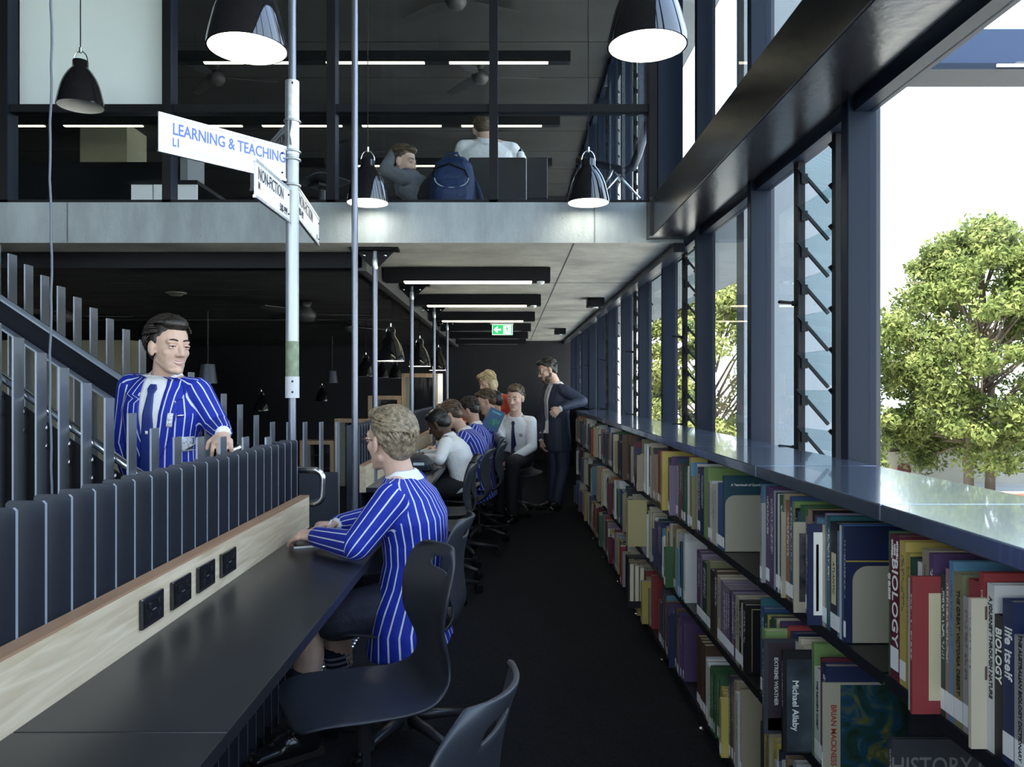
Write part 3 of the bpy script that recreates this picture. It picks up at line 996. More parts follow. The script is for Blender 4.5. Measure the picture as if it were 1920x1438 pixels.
fg.build('running_figure', M_EXIT, t)

# ------------------------------------------------------------------ ceiling fans
def fan(c, top, rot, label, k=1.0, m=M_BLACK):
    t = thing('ceiling_fan', tuple(c), label, 'fan', 'three-blade ceiling fans')
    MB().tube([c, (c[0], c[1], top)], 0.014, 8).build('rod', m, t)
    MB().lathe([(0, -0.08), (0.07, -0.075), (0.10, -0.03), (0.10, 0.01), (0.06, 0.05), (0.02, 0.08), (0, 0.08)], 24, c=c).build('motor', m, t, smooth=True)
    MB().lathe([(0, 0), (0.06, 0), (0.03, -0.09), (0, -0.09)], 18, c=(c[0], c[1], top)).build('canopy', m, t, smooth=True)
    for i in range(3):
        a = rot + i * 2 * PI / 3
        d = V(math.cos(a), math.sin(a), 0)
        s = V(-math.sin(a), math.cos(a), 0.25).normalized()
        ctr = Vector(c)
        b = MB().prism([ctr + d * 0.09 - s * 0.03, ctr + d * 0.25 - s * 0.06, ctr + d * 0.66 * k - s * 0.045, ctr + d * 0.68 * k + s * 0.03, ctr + d * 0.25 + s * 0.06, ctr + d * 0.09 + s * 0.03], (0, 0, 0.006))
        b.build('blade', m, t)
    return t
M_FAN = mat('fan_grey', (0.05, 0.05, 0.05), 0.5)
fan(W(900, 143, 8.9), ZC, 0.1, 'dark three-blade ceiling fan upstairs above the white-shirted student', m=M_FAN)
fan(W(855, 0, 7.4), ZC, 0.4, 'dark ceiling fan upstairs cut by the top edge of the picture', m=M_FAN)
fan(W(405, 145, 8.9), ZC, 0.2, 'dark ceiling fan upstairs left of the lit pendant by the signs', m=M_FAN)
fan(W(573, 588, 7.6), 2.205, 0.2, 'dark ceiling fan below just right of the sign pole', m=M_FAN)
fan(W(655, 612, 10.0), 2.205, 0.9, 'small dark ceiling fan behind the tall pole', m=M_FAN)
fan(W(118, 590, 8.2), 2.205, 0.3, 'dark ceiling fan glimpsed behind the stair slats', m=M_FAN)
for px, py, Y in ((330, 548, 6.9),):
    c = W(px, py, Y)
    t = thing('smoke_detector', tuple(c), 'round beige detector under the dark plank ceiling', 'detector')
    MB().lathe([(0, 2.205 - c.z), (0.09, 2.205 - c.z), (0.085, -0.0), (0.05, -0.03), (0, -0.03)], 20, c=c).build('housing', mat('detector_beige', (0.30, 0.29, 0.24), 0.5), t, smooth=True)

# ------------------------------------------------------------------ upstairs strip lights
for py, z, Y, segs, hx in ((112, 4.75, 8.06, ((380, 545), (610, 795), (842, 1028)), (300, 1070)),
                           (232, 4.75, 10.0, ((-40, 80), (117, 265), (303, 452), (490, 640), (678, 827), (865, 1016)), (-60, 1050)),
                           (308, 4.75, 11.8, ((650, 715), (735, 820), (985, 1008)), (560, 1035))):
    zz = EYE - (py - VY) * Y / FPX
    xa, xb = (hx[0] - VX) * Y / FPX, (hx[1] - VX) * Y / FPX
    t = thing('strip_light', ((xa + xb) / 2, Y, zz), 'long suspended strip light upstairs, %s row from the glazing' % {8.06: 'first', 10.0: 'second', 11.8: 'third'}[Y], 'light', 'suspended strip lights upstairs')
    MB().box(xa, xb, Y + 0.01, Y + 0.11, zz - 0.01, zz + 0.10).build('housing', M_BLACK, t)
    for a_, b_ in segs:
        MB().box((a_ - VX) * Y / FPX, (b_ - VX) * Y / FPX, Y + 0.02, Y + 0.065, zz - 0.020, zz - 0.008).build('tube_diffuser', M_TUBE, t)
    for i in range(5):
        x = xa + (xb - xa) * (0.08 + 0.2 * i)
        MB().tube([(x, Y + 0.05, zz + 0.09), (x, Y + 0.05, ZC - 0.001)], 0.003, 5).build('suspension_wire', M_CHROME, t)

# ------------------------------------------------------------------ bench screens of upright fins
FZ = 1.135
FINM = MB().prism([(-1.015, 0, 0), (-0.935, 0, 0), (-0.935, 0, FZ - 0.006), (-0.941, 0, FZ), (-1.009, 0, FZ), (-1.015, 0, FZ - 0.006)], (0, 0.008, 0)).mesh('fin', [M_FIN, M_EDGE])
for p_ in FINM.polygons:
    if p_.normal.x > 0.5: p_.material_index = 1
def screen(y0, n, label, pitch=0.0944):
    t = thing('fin_screen', (-0.975, y0, 0), label, 'screen', 'charcoal fin screens behind the benches')
    for i in range(n):
        a = inst('fin', FINM, None, (0, y0 + i * pitch, 0)); attach(a, t)
    MB().box(-1.008, -0.945, y0 - 0.03, y0 + n * pitch, 0.0, 0.03).build('base_rail', M_STEEL, t)
    MB().box(-1.000, -0.985, y0 - 0.02, y0 + n * pitch, 0.30, 0.34).build('cross_rail', M_STEEL, t)
    return t
screen(1.4876 - 0.0944 * 8, 30, 'row of charcoal upright fins behind the empty near bench')
screen(4.92, 72, 'long receding row of upright fins behind the far bench')

def bench(y0, y1, splits, label):
    t = thing('study_bench', (-0.7, (y0 + y1) / 2, 0), label, 'bench', 'dark study benches')
    ys = [y0] + splits + [y1]
    for a, b in zip(ys[:-1], ys[1:]):
        MB().box(-0.890, -0.504, a + 0.0012, b - 0.0012, 0.715, 0.745).build('bench_top', M_DESK, t, bevel=0.002)
    MB().box(-0.930, -0.890, y0, y1, 0.715, 0.882).build('timber_upstand', M_WOOD, t)
    MB().box(-0.931, -0.889, y0, y1, 0.882, 0.888).build('timber_edging', M_WOODTOP, t)
    yy = y0 + 0.35
    while yy < y1:
        MB().box(-0.88, -0.60, yy, yy + 0.008, 0.60, 0.715).build('bracket', M_STEEL, t)
        yy += 1.2
    MB().box(-0.93, -0.92, y0, y1, 0.55, 0.715).build('rear_rail', M_STEEL, t)
    return t
bench(-0.6, 3.505, [1.406], 'dark bench top with pale timber upstand in the foreground')
bench(4.90, 11.4, [7.3, 9.7], 'dark far bench where the row of students work')

# power outlets on the upstand
def outlet(px0, px1, idx):
    x = -0.890
    ya, yb = -x * FPX / (VX - px0), -x * FPX / (VX - px1)
    zc = 0.815
    t = thing('power_outlet', (x, (ya + yb) / 2, zc - 0.037), 'black double power outlet on timber upstand, %s' % idx, 'outlet', 'black power outlets on the upstand')
    w = (yb - ya)
    MB().box(x, x + 0.010, ya, yb, zc - 0.037, zc + 0.037).build('face_plate', M_GLOSSBLK, t, bevel=0.003)
    MB().box(x + 0.0095, x + 0.0115, ya + 0.010, yb - 0.010, zc - 0.027, zc + 0.027).build('inset_plate', M_BLACK, t)
    for k in (0.28, 0.72):
        y = ya + w * k
        MB().box(x + 0.011, x + 0.015, y - 0.008, y + 0.008, zc + 0.008, zc + 0.022).build('switch', M_GLOSSBLK, t, bevel=0.001)
        MB().box(x + 0.0115, x + 0.0125, y - 0.007, y - 0.004, zc - 0.012, zc - 0.004).build('pin_slot', M_CHAIRLEG, t)
        MB().box(x + 0.0115, x + 0.0125, y + 0.004, y + 0.007, zc - 0.012, zc - 0.004).build('pin_slot', M_CHAIRLEG, t)
        MB().box(x + 0.0115, x + 0.0125, y - 0.0015, y + 0.0015, zc - 0.022, zc - 0.014).build('pin_slot', M_CHAIRLEG, t)
    MB().box(x + 0.0114, x + 0.0119, ya + w * 0.42, ya + w * 0.58, zc - 0.001, zc + 0.002).build('maker_mark', M_GALV, t)
for a, b, i in ((260, 301, 'nearest the camera'), (318, 353, 'second from the camera'), (367, 398, 'third from the camera'), (411, 438, 'furthest from the camera')):
    outlet(a, b, i)

# ------------------------------------------------------------------ stair with slatted balustrades
YN, YFAR = 3.20, 4.45
def edge_front(o):
    for p_ in o.data.polygons:
        if p_.normal.y < -0.5: p_.material_index = 1
SN = FPX / YN
SFR = FPX / YFAR
st = thing('staircase', (-1.9, 3.8, 0), 'dark steel stair rising to the left behind the fin screen', 'staircase')
for i in range(-9, 12):
    px = 22 + 43.1 * i
    top = min(632 + 28.6 * i, 820)
    x = (px - VX) / SN
    z = EYE - (top - VY) / SN
    edge_front(MB().box(x, x + 0.008, YN, YN + 0.07, 0.0, z).build('near_slat', [M_SLAT, M_EDGE], st))
for i in range(-9, 21):
    px = 14 + 30.75 * i
    top = min(475 + 20.25 * i, 791.5)
    x = (px - VX) / SFR
    z = EYE - (top - VY) / SFR
    edge_front(MB().box(x, x + 0.008, YFAR, YFAR + 0.075, 0.0, z).build('far_slat', [M_SLAT, M_EDGE], st))
# channel stringer in front of the far slats
YS_ = 4.36
def Q(px, py): return W(px, py, YS_)
MB().prism([Q(-300, 350), Q(262, 727), Q(262, 778), Q(-300, 406)], (0, 0.01, 0)).build('stringer_web', mat('stringer_paint', (0.008, 0.011, 0.020), 0.55, 0.0, 0.15), st)
for a, b in ((350, 727), (406, 778)):
    p, q = Q(-300, a), Q(262, b)
    MB().prism([p, q, q - V(0, 0, 0.012), p - V(0, 0, 0.012)], (0, -0.075, 0)).build('stringer_flange', M_EDGE, st)
# inner rail and dark infill panels on the near side
YI = 3.30
R1 = [W(-330, 471, YI), W(234, 870, YI), W(268, 892, YI), W(300, 900, YI), W(420, 900, YI)]
MB().tube(R1, 0.019, 14).build('handrail', M_CHROME, st, smooth=True)
for i in range(-8, 7):
    pa, pb = 47 + 43.1 * i, 60 + 43.1 * (i + 1) - 18
    ya_ = lambda p: 704 + 0.70 * p + 27
    MB().prism([W(pa - 24, ya_(pa - 24), 3.285), W(pa + 19, ya_(pa + 19), 3.285), W(pa + 19, 1180, 3.285), W(pa - 24, 1180, 3.285)], (0, 0.008, 0)).build('infill_panel', M_BLACK, st)
    for dy in (26, 60):
        c = W(pa - 3, ya_(pa - 24) + dy, 3.27)
        MB().ellipsoid(c, (0.006, 0.008, 0.014)).build('panel_clip', M_CHROME, st, smooth=True)
# treads and risers
for i in range(9):
    x1 = -1.84 - i * 0.26
    MB().box(x1 - 0.29, x1, 3.30, 4.34, 0.172 * (i + 1) - 0.03, 0.172 * (i + 1)).build('tread', M_STEEL, st)
    MB().box(x1 - 0.012, x1 + 0.004, 3.30, 4.34, 0.172 * (i + 1) - 0.025, 0.172 * (i + 1) + 0.004).build('nosing', mat('nosing_white', (0.6, 0.62, 0.65), 0.5), st)
# balustrade panel at the right end and looped rail
MB().box(-1.175, -0.962, 4.40, 4.44, 0.10, 0.892).build('end_panel', mat('navy_panel', (0.014, 0.020, 0.036), 0.4), st)
def loop(Y):
    p = [(-1.28, 0.993), (-0.885, 0.993)]
    for i in range(1, 9):
        a = PI / 2 - PI / 2 * i / 8
        p.append((-0.885 + 0.042 * math.cos(a), 0.951 + 0.042 * math.sin(a)))
    for i in range(1, 9):
        a = -PI / 2 * i / 8
        p.append((-0.885 + 0.042 * math.cos(a), 0.885 + 0.042 * math.sin(a)))
    p.append((-0.96, 0.843))
    return [(x, Y, z) for x, z in p]
t = MB().tube(loop(3.56), 0.0155, 14).build('looped_handrail', M_CHROME, st, smooth=True)
MB().tube([W(392, 872, 3.40), W(452, 837, 3.40)], 0.014, 12).build('short_rail', M_CHROME, st, smooth=True)

# tactile studs on the floor by the stair
t = thing('tactile_strip', (-0.70, 3.75, 0), 'strip of shiny steel tactile studs on the floor under the bench', 'tactile strip')
MB().box(-0.975, -0.815, 3.75, 4.42, 0.0, 0.004).build('strip_base', M_STEEL, t)
STUD = MB().lathe([(0.017, 0.0), (0.013, 0.005), (0, 0.005)], 12).mesh('stud', M_CHROME)
for i in range(4):
    for j in range(13):
        a = inst('stud', STUD, None, (-0.955 + i * 0.042, 3.79 + j * 0.05, 0.004)); attach(a, t)

# timber-edged display cases stepping up along the back
for i, (x0, x1, top, bot) in enumerate(((562, 626, 826, 960), (627, 690, 785, 960), (690, 752, 742, 960), (753, 819, 700, 960))):
    Y = 11.0 + 0.0 * i
    a, b = W(x0, top, Y), W(x1, bot, Y)
    z0 = 0.0
    t = thing('display_case', ((a.x + b.x) / 2, Y, z0), 'timber-edged glazed display case, %s of the four stepping up' % ('lowest', 'second lowest', 'second highest', 'highest')[i], 'display case', 'stepped timber display cases')
    w = 0.055
    MB().box(a.x, b.x, Y, Y + 0.30, a.z - w, a.z).build('timber_head', M_WOODZ, t)
    MB().box(a.x, a.x + w, Y, Y + 0.30, z0, a.z - w).build('timber_jamb', M_WOODZ, t)
    MB().box(b.x - w, b.x, Y, Y + 0.30, z0, a.z - w).build('timber_jamb', M_WOODZ, t)
    MB().box(a.x + w, b.x - w, Y + 0.28, Y + 0.30, z0, a.z - w).build('back_panel', M_BLACK, t)
    MB().box(a.x + w, a.x + w + 0.09, Y + 0.02, Y + 0.27, z0, a.z - w).build('pale_reveal', mat('pale_reveal', (0.26, 0.27, 0.22), 0.6), t)
    MB().box(a.x + w, b.x - w, Y + 0.01, Y + 0.018, z0, a.z - w).build('glass_pane', M_GLASS_CASE, t)
    if i < 2:
        for k in range(3):
            MB().box(a.x + w + 0.09, b.x - w, Y + 0.05, Y + 0.28, a.z - 0.22 - 0.19 * k, a.z - 0.21 - 0.19 * k).build('shelf', M_STEEL, t)
c = W(822, 740, 10.7)
tag(MB().box(c.x - 0.035, c.x + 0.035, 10.98, 10.99, 1.16, 1.58).build('paper_notice', M_WHITE), 'narrow white notice beside the highest timber display case', 'notice')

# ------------------------------------------------------------------ low bookcase along the windows
XS, XE = 0.760, 1.126
J0, MOD, NB = 0.79, 0.80, 10
ROWZ = (0.785, 0.442, 0.090)      # top of each shelf board
bc = []
ctr = thing('counter', (0.94, 4.8, 1.092), 'long glossy dark blue counter running over the low bookcase under the windows', 'counter')
ORD = ['first', 'second', 'third', 'fourth', 'fifth', 'sixth', 'seventh', 'eighth', 'ninth', 'tenth']
for b in range(NB):
    y0 = J0 + MOD * b
    y1 = y0 + MOD
    t = thing('bookcase_unit', (0.93, (y0 + y1) / 2, 0), 'black low bookcase bay, %s from the camera along the windows' % ORD[b], 'bookcase', 'black bookcase bays under the windows')
    for r, z in enumerate(ROWZ):
        MB().box(XS + 0.004, XE - 0.02, y0 + 0.006, y1 - 0.006, z - 0.018, z).build('shelf_board', M_SHELF, t)
        MB().box(XS, XS + 0.004, y0 + 0.006, y1 - 0.006, z - 0.026, z).build('shelf_lip', M_SHELF, t)
    MB().box(XS + 0.05, XE - 0.02, y1 - 0.012, y1 - 0.001, 0.07, 1.09).build('upright', M_SHELF, t)
    MB().box(XE - 0.02, XE - 0.012, y0 + 0.001, y1 - 0.001, 0.07, 1.09).build('back_sheet', M_SHELF, t)
    for yq in (y1 - 0.105,):
        MB().box(XS + 0.01, XS + 0.07, yq, yq + 0.10, 0.02, 0.072).build('foot_bracket', M_SHELF, t)
        MB().lathe([(0, 0), (0.022, 0), (0.022, 0.006), (0.008, 0.012), (0.006, 0.03), (0, 0.03)], 14, c=(XS + 0.025, yq + 0.05, 0)).build('levelling_foot', M_CHROME, t, smooth=False)
    bc.append(t)
    MB().box(XS - 0.006, XE, y0 + 0.0015, y1 - 0.0015, 1.092, 1.127).build('top_panel', M_TOP, ctr, bevel=0.003)
MB().box(XS - 0.006, XE, -0.4, J0 - 0.0015, 1.092, 1.127).build('top_panel', M_TOP, ctr, bevel=0.003)
# stanchion under the far end where the man leans: end panel
MB().box(XS + 0.01, XE - 0.012, J0 + MOD * NB, J0 + MOD * NB + 0.012, 0.0, 1.092).build('end_panel', M_SHELF, bc[-1])

# ------------------------------------------------------------------ books
def book_mat(name, attr=False):
    m = bpy.data.materials.new(name)
    m.use_nodes = True
    n, l = m.node_tree.nodes, m.node_tree.links
    b = n['Principled BSDF']
    b.inputs['Roughness'].default_value = 0.42
    if attr:
        at = n.new('ShaderNodeAttribute')
        at.attribute_name = 'cover_colour'
        l.new(at.outputs['Color'], b.inputs['Base Color'])
        return m
    oi = n.new('ShaderNodeObjectInfo')
    tc = n.new('ShaderNodeTexCoord')
    sp = n.new('ShaderNodeSeparateXYZ')
    l.new(tc.outputs['Generated'], sp.inputs[0])
    sn = n.new('ShaderNodeSeparateXYZ')
    l.new(tc.outputs['Normal'], sn.inputs[0])
    def math_(op, a, b_=None, c=None):
        q = n.new('ShaderNodeMath')
        q.operation = op
        for i, v in enumerate((a, b_, c)):
            if v is None: continue
            if isinstance(v, (int, float)): q.inputs[i].default_value = v
            else: l.new(v, q.inputs[i])
        return q.outputs[0]
    spine = math_('LESS_THAN', sn.outputs['X'], -0.5)
    mp = n.new('ShaderNodeMapping')
    mp.inputs['Scale'].default_value = (1, 130, 260)
    l.new(tc.outputs['Object'], mp.inputs[0])
    ad = n.new('ShaderNodeVectorMath')
    ad.operation = 'ADD'
    l.new(mp.outputs[0], ad.inputs[0])
    cx = n.new('ShaderNodeCombineXYZ')
    l.new(math_('MULTIPLY', oi.outputs['Random'], 90.0), cx.inputs[0])
    l.new(cx.outputs[0], ad.inputs[1])
    nz = n.new('ShaderNodeTexNoise')
    nz.inputs['Scale'].default_value = 1.0
    nz.inputs['Detail'].default_value = 2
    l.new(ad.outputs[0], nz.inputs['Vector'])
    ink = math_('GREATER_THAN', nz.outputs[0], 0.52)
    lo = math_('MULTIPLY_ADD', oi.outputs['Random'], 0.25, 0.28)
    zr = math_('MULTIPLY', math_('GREATER_THAN', sp.outputs['Z'], lo), math_('LESS_THAN', sp.outputs['Z'], 0.9))
    yc = math_('LESS_THAN', math_('ABSOLUTE', math_('SUBTRACT', sp.outputs['Y'], 0.5)), 0.24)
    gate = math_('MULTIPLY', math_('GREATER_THAN', math_('FRACT', math_('MULTIPLY', oi.outputs['Random'], 7.3)), 0.35), oi.outputs['Alpha'])
    msk = math_('MULTIPLY', math_('MULTIPLY', ink, zr), math_('MULTIPLY', math_('MULTIPLY', yc, spine), gate))
    hsv = n.new('ShaderNodeSeparateColor')
    l.new(oi.outputs['Color'], hsv.inputs[0])
    lum = math_('GREATER_THAN', hsv.outputs['Green'], 0.16)
    inkc = math_('SUBTRACT', 0.75, math_('MULTIPLY', lum, 0.70))
    mx = n.new('ShaderNodeMix')
    mx.data_type = 'RGBA'
    l.new(math_('MULTIPLY', msk, 0.8), mx.inputs['Factor'])
    l.new(oi.outputs['Color'], mx.inputs['A'])
    l.new(inkc, mx.inputs['B'])
    l.new(mx.outputs['Result'], b.inputs['Base Color'])
    return m
M_BOOK = book_mat('book_cover')
M_BOOKA = book_mat('book_covers_far', True)
M_PAGE = mat('page_paper', (0.62, 0.56, 0.44), 0.8)
M_TAG = mat('call_number_tag', (0.78, 0.79, 0.80), 0.5)
M_INKW = mat('ink_white', (0.80, 0.80, 0.76), 0.5)
M_INKK = mat('ink_black', (0.02, 0.02, 0.02), 0.5)
M_INKR = mat('ink_red', (0.36, 0.05, 0.02), 0.5)

CN = {  # name: colour
 'cream': (0.56, 0.50, 0.36), 'white': (0.66, 0.67, 0.66), 'pale grey': (0.42, 0.43, 0.44), 'beige': (0.40, 0.32, 0.20), 'tan': (0.34, 0.22, 0.12), 'navy': (0.016, 0.028, 0.10),
 'blue': (0.03, 0.09, 0.28), 'sky blue': (0.09, 0.27, 0.44), 'teal': (0.02, 0.15, 0.18), 'green': (0.05, 0.15, 0.06), 'dark green': (0.02, 0.08, 0.05), 'lime': (0.20, 0.34, 0.09),
 'yellow': (0.56, 0.42, 0.06), 'orange': (0.42, 0.17, 0.05), 'red': (0.36, 0.03, 0.035), 'maroon': (0.16, 0.015, 0.04), 'purple': (0.10, 0.05, 0.15), 'lilac': (0.25, 0.18, 0.30), 'pink': (0.40, 0.20, 0.26),
 'brown': (0.12, 0.06, 0.03), 'black': (0.014, 0.014, 0.018), 'charcoal': (0.05, 0.055, 0.07), 'olive': (0.22, 0.21, 0.10)}
PAL = ['cream'] * 10 + ['white'] * 9 + ['pale grey'] * 8 + ['beige'] * 6 + ['charcoal'] * 4 + ['tan'] * 2 + ['navy'] * 6 + ['blue'] * 5 + ['sky blue'] * 3 + ['teal'] * 3 + ['green'] * 3 + ['dark green'] * 3 + ['lime'] + ['yellow'] * 3 + ['orange'] * 2 + ['red'] * 4 + ['maroon'] * 2 + ['purple'] * 4 + ['lilac'] * 2 + ['brown'] * 2 + ['black'] * 5 + ['charcoal'] * 3 + ['olive'] * 2

N2W = ['zeroth', 'first', 'second', 'third', 'fourth', 'fifth', 'sixth', 'seventh', 'eighth', 'ninth', 'tenth', 'eleventh', 'twelfth', 'thirteenth', 'fourteenth', 'fifteenth', 'sixteenth', 'seventeenth', 'eighteenth', 'nineteenth', 'twentieth']
def nth(i):
    if i <= 20: return N2W[i]
    t_, u_ = divmod(i, 10)
    tens = {2: 'twent', 3: 'thirt', 4: 'fort', 5: 'fift'}[t_]
    return tens + 'ieth' if u_ == 0 else tens + 'y-' + N2W[u_]
ROWN = ('top', 'middle', 'bottom')
BAYN = ('nearest', 'second', 'third', 'fourth', 'fifth')
FARV, FARF, FARC = [], [], []

def far_book(y, t_, h, d, z, col, x):
    k = len(FARV)
    FARV.extend([(x, y - t_, z), (x + d, y - t_, z), (x + d, y, z), (x, y, z), (x, y - t_, z + h), (x + d, y - t_, z + h), (x + d, y, z + h), (x, y, z + h)])
    for f, c in (((4, 5, 6, 7), (0.5, 0.46, 0.38)), ((0, 1, 5, 4), col), ((2, 3, 7, 6), col), ((3, 0, 4, 7), col), ((1, 2, 6, 5), (0.5, 0.46, 0.38))):
        FARF.append(tuple(i + k for i in f)); FARC.append(c)
    if random.random() < 0.75:
        k = len(FARV)
        xx = x - 0.0008
        FARV.extend([(xx, y - t_ * 0.95, z + 0.012), (xx, y - t_ * 0.05, z + 0.012), (xx, y - t_ * 0.05, z + 0.045), (xx, y - t_ * 0.95, z + 0.045)])
        FARF.append((k, k + 1, k + 2, k + 3)); FARC.append((0.75, 0.76, 0.77))

def book(y, z, t_, h, cname, label, d=0.17, pull=0.0, tagged=True, lean=0.0, group='books on the low bookcase'):
    """y: far side of the spine; the book occupies y-t_ .. y"""
    root = thing('book', (XS + 0.004 - pull, y - t_ / 2, z), label, 'book', group)
    root.rotation_euler = (lean, 0, 0)
    c = MB()
    th = min(0.0025, t_ * 0.2)
    c.box(0, th, -t_ / 2, t_ / 2, 0, h)
    c.box(th, d, -t_ / 2, -t_ / 2 + th, 0, h)
    c.box(th, d, t_ / 2 - th, t_ / 2, 0, h)
    o = c.build('cover', M_BOOK); o.parent = root
    cc = CN[cname]
    gy = sum(cc) / 3
    cc = [0.80 * (q * 0.82 + gy * 0.18) for q in cc]
    j = random.uniform(0.8, 1.2)
    o.color = (*[min(1, q * j) for q in cc], 1)
    p = MB().box(th, d - 0.004, -t_ / 2 + th, t_ / 2 - th, 0.003, h - 0.004).build('pages', M_PAGE); p.parent = root
    if tagged:
        g = MB().box(-0.0008, 0.0, -t_ / 2 * 0.92, t_ / 2 * 0.92, 0.012, 0.048).build('spine_tag', M_TAG); g.parent = root
    return root

def bookend(y, z, label, h=0.16, w=0.15, x=XS + 0.06):
    z = z + 0.001
    t_ = thing('bookend', (x + w / 2, y, z), label, 'bookend', 'beige metal bookends')
    pts = [(x, y, z), (x + w, y, z), (x + w, y, z + h)]
    r = 0.035
    for i in range(7):
        a = PI / 2 * (1 + i / 6)
        pts.append((x + r + r * math.cos(a), y, z + h - r + r * math.sin(a)))
    MB().prism(pts, (0, 0.0025, 0)).build('upright_plate', M_BEIGE, t_)
    MB().box(x, x + w, y, y + 0.06, z, z + 0.0015).build('foot_plate', M_BEIGE, t_)
    return t_

COUNT = [0]
def size_word(h, t_):
    a = 'tall' if h > 0.265 else ('short' if h < 0.215 else '')
    b_ = 'thick' if t_ > 0.032 else ('thin' if t_ < 0.013 else '')
    return (b_ + ' ' + a).strip() or 'medium'

def fill(bay, row, spec=None, seed=0, end=None, limit=300, hmax=0.29):
    """books of one shelf, from the far divider towards the camera"""
    rng = random.Random(seed * 17 + bay * 3 + row)
    y = J0 + MOD * (bay + 1) - 0.016
    ylo = J0 + MOD * bay + 0.012
    z = ROWZ[row] + 0.001
    stop = end if end is not None else ylo
    n = 0
    if spec is None:
        spec = []
        yy = y
        run = None
        while True:
            if run and rng.random() < 0.72:
                cn, h, t_, d = run
                h += rng.uniform(-0.003, 0.003)
            else:
                cn = rng.choice(PAL)
                h = min(hmax, max(0.185, rng.gauss(0.245, 0.026)))
                t_ = min(0.07, max(0.010, abs(rng.gauss(0.019, 0.012)) + 0.004))
                d = h * rng.uniform(0.62, 0.76)
                run = (cn, h, t_, d) if rng.random() < 0.22 else None
            if yy - t_ < stop: break
            spec.append((t_, h, cn, 0.012 * rng.random() ** 2 + (0.03 if rng.random() < 0.05 else 0), d))
            yy -= t_ + 0.0006
    for s in spec:
        t_, h, cn, pull = s[:4]
        d = s[4] if len(s) > 4 and s[4] else h * 0.68
        if y - t_ < ylo - 0.03: break
        n += 1
        if COUNT[0] < limit and bay <= 4:
            COUNT[0] += 1
            lb = s[5] if len(s) > 5 and s[5] else '%s %s book, %s from the divider, %s shelf, %s bay' % (size_word(h, t_), cn, nth(n), ROWN[row], BAYN[bay])
            o = book(y, z, t_, h, cn, lb, d, pull, tagged=rng.random() < 0.7, lean=0.0)
            if len(s) > 6 and s[6]:
                s[6](o, t_, h, d)
        else:
            j = rng.uniform(0.75, 1.2)
            far_book(y, t_, h, d, z, tuple(0.80 * min(1, (q * 0.82 + sum(CN[cn]) / 3 * 0.18) * j) for q in CN[cn]), XS + 0.004 - pull)
        y -= t_ + 0.0006
    return y

def spine_txt(s, size, m, zc=0.6, xs=1.0, yo=0.0, up=(0, -1, 0)):
    def f(o, t_, h, d):
        L = o.location
        o.children[0].color[3] = 0.0
        put_text('title_lettering', s, size, (L.x - 0.0006, L.y + yo, L.z + h * zc), (0, 0, -1), up, m, o, xs, 0.0004, 0.0003)
    return f
def cover_panel(col, x0, x1, z0, z1, name='cover_panel'):
    def f(o, t_, h, d):
        L = o.location
        MB().box(L.x + x0 * d, L.x + x1 * d, L.y - t_ / 2 - 0.0007, L.y - t_ / 2, L.z + z0 * h, L.z + z1 * h).build(name, col, o)
    return f
def cover_txt(s, size, m, xf, zf, down=False, xs=1.0, align='CENTER'):
    def f(o, t_, h, d):
        L = o.location
        r_, u_ = ((0, 0, -1), (1, 0, 0)) if down else ((1, 0, 0), (0, 0, 1))
        put_text('cover_lettering', s, size, (L.x + xf * d, L.y - t_ / 2 - 0.0010, L.z + zf * h), r_, u_, m, o, xs, 0.0004, 0.0003, align)
    return f
def many(*fs):
    def f(o, t_, h, d):
        for q in fs: q(o, t_, h, d)
    return f
P_CREAM = mat('print_cream', (0.55, 0.49, 0.32), 0.6)
P_ORANGE = mat('print_orange', (0.45, 0.22, 0.08), 0.6, var=(12, 0.5))
P_PHOTO = mat('print_photo_dark', (0.06, 0.06, 0.065), 0.5, var=(30, 0.9))
P_BLUE = mat('print_blue', (0.03, 0.22, 0.45), 0.5)
P_NAVY = mat('print_navy', (0.012, 0.02, 0.06), 0.4)
P_RED = mat('print_red', (0.35, 0.02, 0.02), 0.5)
def paint_mat():
    m = bpy.data.materials.new('painted_dinosaur_print')
    m.use_nodes = True
    n, l = m.node_tree.nodes, m.node_tree.links
    b = n['Principled BSDF']
    tc = n.new('ShaderNodeTexCoord')
    nz = n.new('ShaderNodeTexNoise'); nz.inputs['Scale'].default_value = 14; nz.inputs['Detail'].default_value = 3; nz.inputs['Distortion'].default_value = 1.2
    l.new(tc.outputs['Object'], nz.inputs['Vector'])
    r = n.new('ShaderNodeValToRGB')
    el = r.color_ramp.elements
    el[0].position = 0.30; el[0].color = (0.012, 0.018, 0.012, 1)
    el[1].position = 0.72; el[1].color = (0.22, 0.20, 0.12, 1)
    q = el.new(0.47); q.color = (0.02, 0.05, 0.04, 1)
    q = el.new(0.54); q.color = (0.015, 0.06, 0.11, 1)
    q = el.new(0.64); q.color = (0.09, 0.11, 0.03, 1)
    l.new(nz.outputs[0], r.inputs[0])
    l.new(r.outputs[0], b.inputs['Base Color'])
    b.inputs['Roughness'].default_value = 0.25
    return m
P_DINO = paint_mat()
P_STORM = mat('print_storm', (0.03, 0.04, 0.05), 0.3, var=(9, 1.2))


